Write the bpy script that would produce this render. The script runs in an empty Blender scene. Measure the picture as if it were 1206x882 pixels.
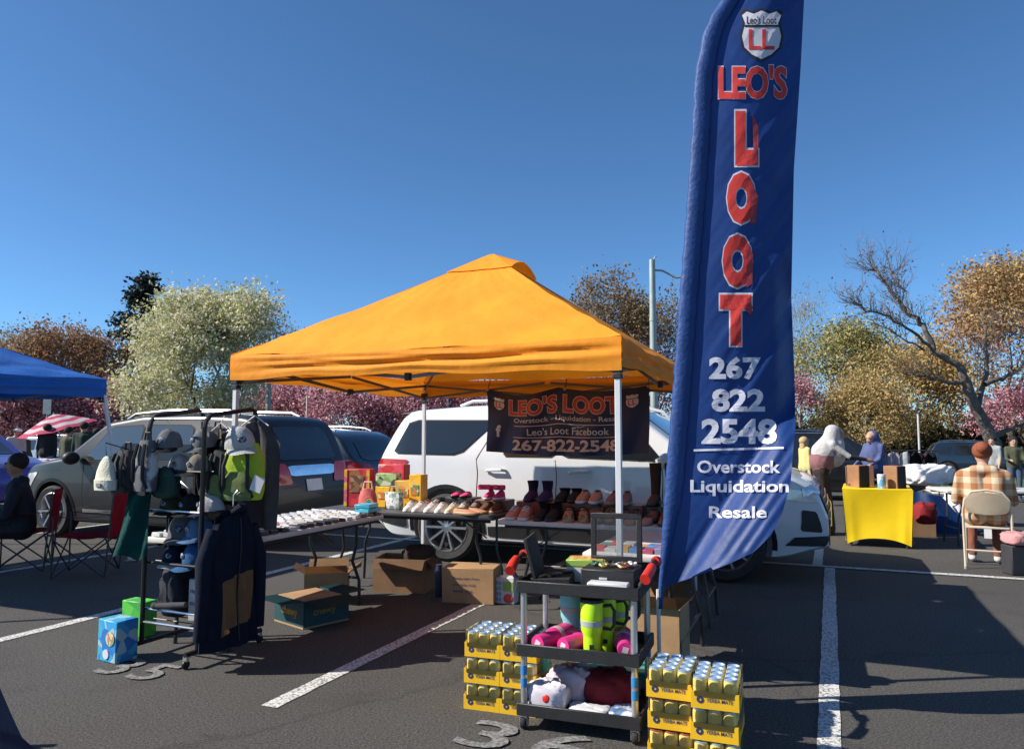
import bpy, bmesh, math, random
import numpy as np
from mathutils import Vector, Matrix, Euler
from mathutils.bvhtree import BVHTree
rnd = random.Random(7)
S = bpy.context.scene
COL = S.collection
R = math.radians
EYE = 1.45
PITCH = math.atan(69 / 880)
# ---------------------------------------------------------------- camera
cam_d = bpy.data.cameras.new('camera'); cam = bpy.data.objects.new('camera', cam_d); COL.objects.link(cam)
cam_d.sensor_width = 36; cam_d.lens = 36 * 880 / 1206; cam_d.clip_end = 2000; cam_d.clip_start = .05
cam.location = (0, 0, EYE); cam.rotation_euler = (R(90) + PITCH, 0, 0)
S.camera = cam
# ---------------------------------------------------------------- sky, sun, exposure
LIGHT = Vector((2.41, .28, -1.84)).normalized()
w = bpy.data.worlds.new('World'); S.world = w; w.use_nodes = True
nt = w.node_tree; bg = nt.nodes['Background']
sky = nt.nodes.new('ShaderNodeTexSky'); sky.sky_type = 'NISHITA'; sky.sun_disc = False
sky.sun_elevation = math.asin(-LIGHT.z); sky.sun_rotation = math.atan2(-LIGHT.x, -LIGHT.y)
sky.air_density = .7; sky.dust_density = .3; sky.ozone_density = 8; sky.altitude = 50
wb_ = nt.nodes.new('ShaderNodeMixRGB'); wb_.blend_type = 'MULTIPLY'; wb_.inputs[0].default_value = 1; wb_.inputs[2].default_value = (.87, 1.05, 1.03, 1)      # the camera's white balance
nt.links.new(sky.outputs[0], wb_.inputs[1]); nt.links.new(wb_.outputs[0], bg.inputs[0]); bg.inputs[1].default_value = .09
sun_d = bpy.data.lights.new('sun', 'SUN'); sun = bpy.data.objects.new('sun', sun_d); COL.objects.link(sun)
sun_d.energy = 4.6; sun_d.angle = R(.53); sun_d.color = (1, .93, .83)
sun.rotation_euler = LIGHT.to_track_quat('-Z', 'Y').to_euler(); sun.location = (-20, -4, 18)
vs = S.view_settings; vs.view_transform = 'Standard'; vs.look = 'None'; vs.exposure = .8; vs.gamma = 1; vs.use_curve_mapping = False
S.cycles.max_bounces = 7; S.cycles.transparent_max_bounces = 12; S.cycles.use_denoising = True
S.cycles.sample_clamp_indirect = 6

# ---------------------------------------------------------------- placing helpers
def ray(px, py):
    u = (px - 603) / 880; v = (441 - py) / 880; c = math.cos(PITCH); s = math.sin(PITCH)
    return Vector((u, c - v * s, s + v * c))
LOT = R(-23)                    # the parking grid: local x runs across the stalls, local y along them
AX = Vector((math.cos(LOT), math.sin(LOT), 0)); AY = Vector((-math.sin(LOT), math.cos(LOT), 0))
def gz(x, y):                   # the lot falls away gently behind the first row of stalls
    b = x * AY.x + y * AY.y; return -.02 * min(60, max(0, b - 9.5))
def G(px, py, z=0.):            # the point at height z above the lot seen in that direction (its own z is counted from the lot)
    d = ray(px, py); t = (z - EYE) / d.z
    for _ in range(30): t = (z + gz(d.x * t, d.y * t) - EYE) / d.z
    return Vector((d.x * t, d.y * t, z))
def P(px, py, Y):               # the point at distance Y seen in that direction
    d = ray(px, py); t = Y / d.y
    return Vector((d.x * t, Y, EYE + d.z * t))
def lot(a, b, z=0.): return AX * a + AY * b + Vector((0, 0, z))
def to_lot(p): return p.x * AX.x + p.y * AX.y, p.x * AY.x + p.y * AY.y
def lerp(a, b, t): return a + (b - a) * t
def sm(a, b, x):
    t = min(1, max(0, (x - a) / (b - a))); return t * t * (3 - 2 * t)

# ---------------------------------------------------------------- materials
MATS = {}
def M(name, col=(.5, .5, .5), rough=.6, metal=0., var=.12, scale=9., bump=0., bscale=60., trl=0., coat=0., spec=.5, col2=None, hard=False, trans=0., ior=1.45):
    if name in MATS: return MATS[name]
    m = bpy.data.materials.new(name); m.use_nodes = True; MATS[name] = m
    n = m.node_tree.nodes; l = m.node_tree.links; b = n['Principled BSDF']
    b.inputs['Roughness'].default_value = rough; b.inputs['Metallic'].default_value = metal
    b.inputs['Coat Weight'].default_value = coat; b.inputs['Coat Roughness'].default_value = .04
    b.inputs['Specular IOR Level'].default_value = spec
    b.inputs['Transmission Weight'].default_value = trans; b.inputs['IOR'].default_value = ior
    b.inputs['Base Color'].default_value = (*col, 1)
    tc = n.new('ShaderNodeTexCoord')
    if var > 0 or col2:
        ns = n.new('ShaderNodeTexNoise'); ns.inputs['Scale'].default_value = scale; ns.inputs['Detail'].default_value = 5
        l.new(tc.outputs['Object'], ns.inputs['Vector'])
        rp = n.new('ShaderNodeValToRGB'); e = rp.color_ramp.elements
        c2 = col2 or tuple(min(1, c * (1 + var)) for c in col); c1 = col if col2 else tuple(c * (1 - var) for c in col)
        e[0].position, e[1].position = (.47, .53) if hard else (.3, .7)
        e[0].color = (*c1, 1); e[1].color = (*c2, 1)
        l.new(ns.outputs['Fac'], rp.inputs[0]); l.new(rp.outputs[0], b.inputs['Base Color'])
    if bump:
        bn = n.new('ShaderNodeTexNoise'); bn.inputs['Scale'].default_value = bscale; bn.inputs['Detail'].default_value = 4
        l.new(tc.outputs['Object'], bn.inputs['Vector'])
        bp = n.new('ShaderNodeBump'); bp.inputs['Strength'].default_value = bump; bp.inputs['Distance'].default_value = .02
        l.new(bn.outputs['Fac'], bp.inputs['Height']); l.new(bp.outputs[0], b.inputs['Normal'])
    if trl:
        t = n.new('ShaderNodeBsdfTranslucent'); mx = n.new('ShaderNodeMixShader'); mx.inputs[0].default_value = trl
        src = b.inputs['Base Color'].links[0].from_socket if b.inputs['Base Color'].links else None
        if src: l.new(src, t.inputs[0])
        else: t.inputs[0].default_value = (*col, 1)
        out = n['Material Output']
        l.new(b.outputs[0], mx.inputs[1]); l.new(t.outputs[0], mx.inputs[2]); l.new(mx.outputs[0], out.inputs[0])
    return m
def film(name, col, k=.12, rough=.08):      # clear thin plastic or glass: mostly see-through with a gloss
    if name in MATS: return MATS[name]
    m = bpy.data.materials.new(name); m.use_nodes = True; MATS[name] = m
    n = m.node_tree.nodes; l = m.node_tree.links
    n.remove(n['Principled BSDF'])
    tr = n.new('ShaderNodeBsdfTransparent'); tr.inputs[0].default_value = (*col, 1)
    gl = n.new('ShaderNodeBsdfGlossy'); gl.inputs['Roughness'].default_value = rough
    fr = n.new('ShaderNodeFresnel'); fr.inputs[0].default_value = 1.45
    ad = n.new('ShaderNodeMath'); ad.operation = 'ADD'; ad.inputs[1].default_value = k
    mx = n.new('ShaderNodeMixShader')
    l.new(fr.outputs[0], ad.inputs[0]); l.new(ad.outputs[0], mx.inputs[0])
    l.new(tr.outputs[0], mx.inputs[1]); l.new(gl.outputs[0], mx.inputs[2]); l.new(mx.outputs[0], n['Material Output'].inputs[0])
    return m
def plaid(name, a, b, c, cell):
    m = bpy.data.materials.new(name); m.use_nodes = True; n = m.node_tree.nodes; l = m.node_tree.links
    bs = n['Principled BSDF']; bs.inputs['Roughness'].default_value = .95
    tc = n.new('ShaderNodeTexCoord'); sp = n.new('ShaderNodeSeparateXYZ'); l.new(tc.outputs['Object'], sp.inputs[0])
    outs = []
    for ax in ('X', 'Z'):
        d = n.new('ShaderNodeMath'); d.operation = 'MULTIPLY'; d.inputs[1].default_value = 1 / cell; l.new(sp.outputs[ax], d.inputs[0])
        f = n.new('ShaderNodeMath'); f.operation = 'FRACT'; l.new(d.outputs[0], f.inputs[0])
        g = n.new('ShaderNodeMath'); g.operation = 'GREATER_THAN'; g.inputs[1].default_value = .5; l.new(f.outputs[0], g.inputs[0]); outs.append(g)
    s = n.new('ShaderNodeMath'); s.operation = 'ADD'; l.new(outs[0].outputs[0], s.inputs[0]); l.new(outs[1].outputs[0], s.inputs[1])
    h = n.new('ShaderNodeMath'); h.operation = 'MULTIPLY'; h.inputs[1].default_value = .5; l.new(s.outputs[0], h.inputs[0])
    rp = n.new('ShaderNodeValToRGB'); e = rp.color_ramp.elements; e[0].color = (*a, 1); e[1].color = (*c, 1)
    k = e.new(.5); k.color = (*b, 1); rp.color_ramp.interpolation = 'CONSTANT'; e[1].position = .3; e[2].position = .8
    l.new(h.outputs[0], rp.inputs[0]); l.new(rp.outputs[0], bs.inputs['Base Color']); MATS[name] = m
    return m

# ---------------------------------------------------------------- mesh helpers
def basis(d):
    d = d.normalized(); u = d.cross(Vector((0, 0, 1)) if abs(d.z) < .95 else Vector((1, 0, 0))).normalized()
    return u, d.cross(u).normalized()
class MB:
    def __init__(s): s.v = []; s.f = []; s.mi = []; s.cur = 0
    def add(s, vs, fs):
        n = len(s.v); s.v += [tuple(p) for p in vs]; s.f += [[i + n for i in f] for f in fs]; s.mi += [s.cur] * len(fs); return s
    def box(s, c, sz, rot=None, top=1.):
        x, y, z = sz[0] / 2, sz[1] / 2, sz[2] / 2
        pts = [Vector((a * x * (top if e > 0 else 1), b * y * (top if e > 0 else 1), e * z)) for a, b, e in
               ((-1, -1, -1), (1, -1, -1), (1, 1, -1), (-1, 1, -1), (-1, -1, 1), (1, -1, 1), (1, 1, 1), (-1, 1, 1))]
        if rot is not None:
            m = Euler(rot).to_matrix(); pts = [m @ p for p in pts]
        c = Vector(c)
        return s.add([p + c for p in pts], [[0, 3, 2, 1], [4, 5, 6, 7], [0, 1, 5, 4], [1, 2, 6, 5], [2, 3, 7, 6], [3, 0, 4, 7]])
    def bar(s, a, b, wd, ht=None):      # rectangular bar between two points
        a = Vector(a); b = Vector(b); u, v = basis(b - a); ht = ht or wd
        q = [(-1, -1), (1, -1), (1, 1), (-1, 1)]
        return s.add([p + u * i * wd / 2 + v * j * ht / 2 for p in (a, b) for i, j in q],
                     [[3, 2, 1, 0], [4, 5, 6, 7]] + [[i, (i + 1) % 4, 4 + (i + 1) % 4, 4 + i] for i in range(4)])
    def loft(s, secs, cap=True, closed=True):
        n = len(secs[0]); vs = [p for q in secs for p in q]; fs = []
        for i in range(len(secs) - 1):
            for j in range(n if closed else n - 1):
                k = (j + 1) % n; fs.append([i * n + j, i * n + k, (i + 1) * n + k, (i + 1) * n + j])
        if cap: fs += [list(range(n))[::-1], [(len(secs) - 1) * n + j for j in range(n)]]
        return s.add(vs, fs)
    def tube(s, pts, r, n=6, cap=True):
        pts = [Vector(p) for p in pts]; rs = r if isinstance(r, (list, tuple)) else [r] * len(pts); secs = []
        d0 = pts[1] - pts[0]; u, v = basis(d0)
        for i, p in enumerate(pts):
            d = (pts[min(i + 1, len(pts) - 1)] - pts[max(i - 1, 0)]).normalized()
            u = (u - d * u.dot(d)).normalized(); v = d.cross(u)
            secs.append([p + (u * math.cos(2 * math.pi * k / n) + v * math.sin(2 * math.pi * k / n)) * rs[i] for k in range(n)])
        return s.loft(secs, cap)
    def cyl(s, a, b, r, r2=None, n=12): return s.tube([a, b], [r, r if r2 is None else r2], n)
    def lathe(s, prof, n=16, c=(0, 0, 0), mat=None, cap=True):
        c = Vector(c); secs = []
        for r, z in prof:
            q = [Vector((r * math.cos(2 * math.pi * k / n), r * math.sin(2 * math.pi * k / n), z)) for k in range(n)]
            if mat is not None: q = [mat @ p for p in q]
            secs.append([p + c for p in q])
        return s.loft(secs, cap)
    def ell(s, c, r, n=12, m=7, rot=None):
        c = Vector(c); r = r if isinstance(r, (tuple, list)) else (r, r, r); secs = []; mt = Euler(rot).to_matrix() if rot else None
        for i in range(m + 1):
            a = -math.pi / 2 + math.pi * max(.02, min(.98, i / m)); q = []
            for k in range(n):
                t = 2 * math.pi * k / n; p = Vector((r[0] * math.cos(a) * math.cos(t), r[1] * math.cos(a) * math.sin(t), r[2] * math.sin(a)))
                q.append(c + (mt @ p if mt else p))
            secs.append(q)
        return s.loft(secs)
    def grid(s, fn, nu, nv):
        vs = [fn(i / nu, j / nv) for j in range(nv + 1) for i in range(nu + 1)]
        return s.add(vs, [[j * (nu + 1) + i, j * (nu + 1) + i + 1, (j + 1) * (nu + 1) + i + 1, (j + 1) * (nu + 1) + i] for j in range(nv) for i in range(nu)])
    def build(s, name, mats, parent=None, smooth=40, bevel=0, seg=1, solid=0, recalc=True):
        bm = bmesh.new(); vs = [bm.verts.new(p) for p in s.v]
        for f, k in zip(s.f, s.mi):
            try:
                q = bm.faces.new([vs[i] for i in f]); q.material_index = k
            except ValueError: pass
        if solid: bmesh.ops.solidify(bm, geom=bm.faces[:] + bm.edges[:] + bm.verts[:], thickness=solid)
        if recalc: bmesh.ops.recalc_face_normals(bm, faces=bm.faces[:])
        if bevel:
            bmesh.ops.bevel(bm, geom=[e for e in bm.edges if len(e.link_faces) == 2 and e.calc_face_angle(0) > .5], offset=bevel, segments=seg, affect='EDGES', profile=.5)
        me = bpy.data.meshes.new(name); bm.to_mesh(me); bm.free()
        return obj(name, me, mats, parent, smooth)
def obj(name, me, mats, parent=None, smooth=40):
    for m in (mats if isinstance(mats, (list, tuple)) else [mats]): me.materials.append(m)
    if smooth:
        me.polygons.foreach_set('use_smooth', [True] * len(me.polygons)); me.set_sharp_from_angle(angle=R(smooth))
    o = bpy.data.objects.new(name, me); COL.objects.link(o); o.parent = parent
    return o
def tag(o, label, cat, group=None):
    o['label'] = label; o['category'] = cat
    if group: o['group'] = group
    return o
def thing(name, label, cat, loc=(0, 0, 0), rz=0, group=None, rot=None):
    o = bpy.data.objects.new(name, None); COL.objects.link(o); o.location = loc; o.rotation_euler = rot or (0, 0, rz); o.empty_display_size = .1
    return tag(o, label, cat, group)
def struct(o, kind='structure'): o['kind'] = kind; return o
def copy_tree(o, parent=None):
    c = o.copy(); COL.objects.link(c); c.parent = parent
    for ch in list(o.children): copy_tree(ch, c)
    return c
def one(mb, name, mats, label, cat, loc=(0, 0, 0), rz=0, group=None, **k):     # a thing that is one mesh
    o = mb.build(name, mats, None, **k); o.location = loc; o.rotation_euler = (0, 0, rz); return tag(o, label, cat, group)
def poly_mesh(pts2, maxe):
    bm = bmesh.new(); f = bm.faces.new([bm.verts.new((x, y, 0)) for x, y in pts2]); bmesh.ops.triangulate(bm, faces=[f]); refine(bm, maxe); return bm
def refine(bm, maxe, it=6):
    for _ in range(it):
        es = [e for e in bm.edges if e.calc_length() > maxe]
        if not es: break
        bmesh.ops.subdivide_edges(bm, edges=es, cuts=1); bmesh.ops.triangulate(bm, faces=[f for f in bm.faces if len(f.verts) > 3])
def chaikin(p, k=.2):
    q = []
    for i in range(len(p)):
        a, b = p[i], p[(i + 1) % len(p)]
        q += [(lerp(a[0], b[0], k), lerp(a[1], b[1], k)), (lerp(a[0], b[0], 1 - k), lerp(a[1], b[1], 1 - k))]
    return q
TXT = {}
def text_geo(body, bold=0., res=3, space=1.):
    key = (body, bold, space)
    if key not in TXT:
        c = bpy.data.curves.new('t', 'FONT'); c.body = body; c.offset = bold; c.resolution_u = res; c.space_character = space; c.fill_mode = 'FRONT'
        o = bpy.data.objects.new('t', c); COL.objects.link(o); bpy.context.view_layer.update()
        me = bpy.data.meshes.new_from_object(o.evaluated_get(bpy.context.evaluated_depsgraph_get()))
        bpy.data.objects.remove(o); bpy.data.curves.remove(c)
        v = [(p.co.x, p.co.y) for p in me.vertices]; f = [list(q.vertices) for q in me.polygons]; bpy.data.meshes.remove(me)
        TXT[key] = (v, f)
    return TXT[key]
def put_text(body, box, fn, mat, parent, name='lettering', bold=.02, maxe=.05, space=1., ref=None):
    """lettering fitted in box (x0, y0, x1, y1) of the surface fn(x, y) -> point"""
    v, f = text_geo(body, bold, 3, space); rv = text_geo(body, ref, 3, space)[0] if ref is not None else v
    xs = [p[0] for p in rv]; ys = [p[1] for p in rv]; x0, x1, y0, y1 = min(xs), max(xs), min(ys), max(ys)
    bm = bmesh.new(); vs = [bm.verts.new((lerp(box[0], box[2], (p[0] - x0) / (x1 - x0)), lerp(box[1], box[3], (p[1] - y0) / (y1 - y0)), 0)) for p in v]
    for q in f:
        try: bm.faces.new([vs[i] for i in q])
        except ValueError: pass
    refine(bm, maxe)
    for p in bm.verts: p.co = fn(p.co.x, p.co.y)
    me = bpy.data.meshes.new(name); bm.to_mesh(me); bm.free()
    return obj(name, me, mat, parent, 0)
def put_poly(pts, fn, mat, parent, name, maxe=.05):
    bm = poly_mesh(pts, maxe)
    for p in bm.verts: p.co = fn(p.co.x, p.co.y)
    me = bpy.data.meshes.new(name); bm.to_mesh(me); bm.free()
    return obj(name, me, mat, parent, 0)
SHIELD = [(-.5, .42), (-.38, .5), (-.2, .45), (0, .52), (.2, .45), (.38, .5), (.5, .42), (.42, .25), (.5, -.02), (.44, -.25), (.25, -.4), (0, -.5), (-.25, -.4), (-.44, -.25), (-.5, -.02), (-.42, .25)]

# ---------------------------------------------------------------- the lot
def asphalt():
    m = M('asphalt', (.069, .066, .063), .9, var=.13, scale=.5, bump=.55, bscale=260)
    n = m.node_tree.nodes; l = m.node_tree.links; b = n['Principled BSDF']; tc = [x for x in n if x.type == 'TEX_COORD'][0]
    base = b.inputs['Base Color'].links[0].from_socket
    g = n.new('ShaderNodeTexNoise'); g.inputs['Scale'].default_value = 80; g.inputs['Detail'].default_value = 4; g.inputs['Roughness'].default_value = .85; l.new(tc.outputs['Object'], g.inputs[0])
    r = n.new('ShaderNodeValToRGB'); r.color_ramp.elements[0].position = .38; r.color_ramp.elements[0].color = (.22, .22, .22, 1); r.color_ramp.elements[1].position = .64; r.color_ramp.elements[1].color = (1.95, 1.9, 1.8, 1)
    l.new(g.outputs[0], r.inputs[0])
    mx = n.new('ShaderNodeMixRGB'); mx.blend_type = 'MULTIPLY'; mx.inputs[0].default_value = 1; l.new(base, mx.inputs[1]); l.new(r.outputs[0], mx.inputs[2])
    # oil spots and cracks with a shape of their own
    o = n.new('ShaderNodeTexNoise'); o.inputs['Scale'].default_value = 1.7; o.inputs['Detail'].default_value = 8; l.new(tc.outputs['Object'], o.inputs[0])
    ro = n.new('ShaderNodeValToRGB'); ro.color_ramp.elements[0].position = .28; ro.color_ramp.elements[0].color = (.8, .78, .78, 1); ro.color_ramp.elements[1].position = .42; ro.color_ramp.elements[1].color = (1, 1, 1, 1); l.new(o.outputs[0], ro.inputs[0])
    v = n.new('ShaderNodeTexVoronoi'); v.feature = 'DISTANCE_TO_EDGE'; v.inputs['Scale'].default_value = .13
    wn = n.new('ShaderNodeTexNoise'); wn.inputs['Scale'].default_value = 2.5; wn.inputs['Detail'].default_value = 6; l.new(tc.outputs['Object'], wn.inputs[0])
    va = n.new('ShaderNodeMixRGB'); va.blend_type = 'ADD'; va.inputs[0].default_value = .5; l.new(tc.outputs['Object'], va.inputs[1]); l.new(wn.outputs['Color'], va.inputs[2]); l.new(va.outputs[0], v.inputs['Vector'])
    rv = n.new('ShaderNodeValToRGB'); rv.color_ramp.elements[0].position = .0006; rv.color_ramp.elements[0].color = (.72, .72, .72, 1); rv.color_ramp.elements[1].position = .0022; rv.color_ramp.elements[1].color = (1, 1, 1, 1); l.new(v.outputs['Distance'], rv.inputs[0])
    m2 = n.new('ShaderNodeMixRGB'); m2.blend_type = 'MULTIPLY'; m2.inputs[0].default_value = 1; l.new(mx.outputs[0], m2.inputs[1]); l.new(ro.outputs[0], m2.inputs[2])
    m3 = n.new('ShaderNodeMixRGB'); m3.blend_type = 'MULTIPLY'; m3.inputs[0].default_value = 1; l.new(m2.outputs[0], m3.inputs[1]); l.new(rv.outputs[0], m3.inputs[2])
    st = n.new('ShaderNodeTexVoronoi'); st.inputs['Scale'].default_value = 55; l.new(tc.outputs['Object'], st.inputs['Vector'])
    rs = n.new('ShaderNodeValToRGB'); rs.color_ramp.elements[0].position = .1; rs.color_ramp.elements[0].color = (1, 1, 1, 1); rs.color_ramp.elements[1].position = .2; rs.color_ramp.elements[1].color = (0, 0, 0, 1); l.new(st.outputs['Distance'], rs.inputs[0])
    sc2 = n.new('ShaderNodeSeparateColor'); l.new(st.outputs['Color'], sc2.inputs[0]); gt = n.new('ShaderNodeMath'); gt.operation = 'GREATER_THAN'; gt.inputs[1].default_value = .72; l.new(sc2.outputs[0], gt.inputs[0])
    ml = n.new('ShaderNodeMath'); ml.operation = 'MULTIPLY'; l.new(rs.outputs[0], ml.inputs[0]); l.new(gt.outputs[0], ml.inputs[1])
    m4 = n.new('ShaderNodeMixRGB'); m4.inputs[2].default_value = (.2, .195, .185, 1); l.new(ml.outputs[0], m4.inputs[0]); l.new(m3.outputs[0], m4.inputs[1]); l.new(m4.outputs[0], b.inputs['Base Color'])
    return m
LB = [-80, 0, 9.5, 20, 40, 69.5, 120, 500]
g = MB(); g.grid(lambda u, v: (lambda p: Vector((p.x, p.y, gz(p.x, p.y))))(lot(lerp(-400, 400, u), LB[round(v * 7)])), 4, 7)
struct(g.build('ground', asphalt(), smooth=0))
paint = M('line_paint', (.6, .6, .57), .75, var=.0, col2=(.62, .62, .59))
def worn(m, dark=(.1, .1, .1)):
    n = m.node_tree.nodes; l = m.node_tree.links; b = n['Principled BSDF']; tc = [x for x in n if x.type == 'TEX_COORD'][0]
    s = b.inputs['Base Color'].links[0].from_socket
    g1 = n.new('ShaderNodeTexNoise'); g1.inputs['Scale'].default_value = 60; g1.inputs['Detail'].default_value = 8; g1.inputs['Roughness'].default_value = .72; l.new(tc.outputs['Object'], g1.inputs[0])
    rr = n.new('ShaderNodeValToRGB'); rr.color_ramp.elements[0].position = .42; rr.color_ramp.elements[1].position = .52; l.new(g1.outputs[0], rr.inputs[0])
    mx = n.new('ShaderNodeMixRGB'); mx.inputs[1].default_value = (*dark, 1); l.new(rr.outputs[0], mx.inputs[0]); l.new(s, mx.inputs[2]); l.new(mx.outputs[0], b.inputs['Base Color'])
worn(paint)
paint2 = M('number_paint', (.3, .3, .29), .8, var=.0, col2=(.2, .2, .195)); worn(paint2, (.09, .088, .085))
for x in paint2.node_tree.nodes:
    if x.type == 'VALTORGB' and abs(x.color_ramp.elements[0].position - .42) < .001: x.color_ramp.elements[0].position = .43; x.color_ramp.elements[1].position = .57
def line(a, b, wd=.105, z=.004):
    a = Vector(a); b = Vector(b); u = (b - a).normalized(); s = Vector((-u.y, u.x, 0)) * wd / 2; n = max(2, int((b - a).length / .12)); vs = []
    for i in range(n + 1):
        p = lerp(a, b, i / n)
        for k in (-1, 1): vs.append(p + s * (k + rnd.uniform(-.07, .07)) + Vector((0, 0, z + gz(p.x, p.y))))
    m = MB(); m.add(vs, [[2 * i, 2 * i + 2, 2 * i + 3, 2 * i + 1] for i in range(n)])
    return struct(m.build('parking_line', paint, smooth=0))
la, lb = to_lot(G(977, 760)); ba, bb = to_lot(G(440, 772)); start = to_lot(G(314, 832))[1]
END = to_lot(G(1080, 675.5))[1]
for k in range(-4, 1): line(lot(ba + k * 2.62, start if k else start), lot(ba + k * 2.62, END))
line(lot(la, start - 1.5), lot(la, END))
line(lot(la + 2.65, start), lot(la + 2.65, END)); line(lot(la + 5.3, start), lot(la + 5.3, END))
line(lot(-14, END + .06), lot(14, END + .06), z=.0085)
for k in range(-6, 7): line(lot(ba + k * 2.62, END + .12), lot(ba + k * 2.62, END + 5.2))
def ground_number(txt, c, w_, h_):
    a, b = to_lot(c)
    o = put_text(txt, (-w_ / 2, -h_ / 2, w_ / 2, h_ / 2), lambda x, y: lot(a + x, b + y, .0085), paint2, None, 'stall_number', .012, .08, 1.15); struct(o)
ground_number('35', G(163, 789), .46, .3)
ground_number('36', G(622, 874), .66, .32)
# far verge and island
ib0 = to_lot(G(1160, 583))[1]; ib1 = to_lot(G(1160, 566))[1]; IW = min(9, max(3, ib1 - ib0)); IC = lot(21.2 + to_lot(G(1112, 583))[0] - 3.4, ib0 + IW / 2); IC.z = gz(IC.x, IC.y)
grass_m = M('grass', (.07, .11, .025), .9, var=.5, scale=3, bump=.6, bscale=40)
m = MB(); m.grid(lambda u, v: lot(lerp(-160, 160, u), lerp(52, 140, v), .04 + gz(*lot(0, lerp(52, 140, v)).xy)), 10, 6); struct(m.build('verge', grass_m))
m = MB(); m.box((0, 0, .06), (36, IW, .12)); isl = m.build('traffic_island', M('kerb_concrete', (.42, .41, .38), .85, var=.2, scale=3, bump=.2), bevel=.02); isl.location = IC; isl.rotation_euler = (0, 0, LOT); struct(isl)
m = MB(); m.grid(lambda u, v: Vector((lerp(-17.8, 17.8, u), lerp(-.5, .5, v) * (IW - .3), .135 + .05 * math.sin(v * 3.14))), 40, 6); o = m.build('island_turf', grass_m); o.location = isl.location; o.rotation_euler = (0, 0, LOT); struct(o)
N = 9000; q = np.random.default_rng(3); bx = q.uniform(-17.7, 0, N); by = q.uniform(-.5, .5, N) * (IW - .4); hh = q.uniform(.05, .13, N); an = q.uniform(0, 6.28, N); wv = .012
vs = np.zeros((N, 3, 3)); z0 = .13
vs[:, 0] = np.stack([bx - wv * np.cos(an), by - wv * np.sin(an), np.full(N, z0)], 1); vs[:, 1] = np.stack([bx + wv * np.cos(an), by + wv * np.sin(an), np.full(N, z0)], 1)
vs[:, 2] = np.stack([bx + q.normal(0, .03, N), by + q.normal(0, .03, N), z0 + hh], 1)
me = bpy.data.meshes.new('grass'); me.from_pydata(vs.reshape(-1, 3).tolist(), [], np.arange(3 * N).reshape(-1, 3).tolist())
o = obj('grass', me, M('grass_blade', (.1, .16, .03), .8, var=.4, scale=1, trl=.3), None, 0); o.location = isl.location; o.rotation_euler = (0, 0, LOT)
struct(o, 'stuff'); o['label'] = 'short green grass on the island beyond the right-hand stalls'; o['category'] = 'grass'
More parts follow.
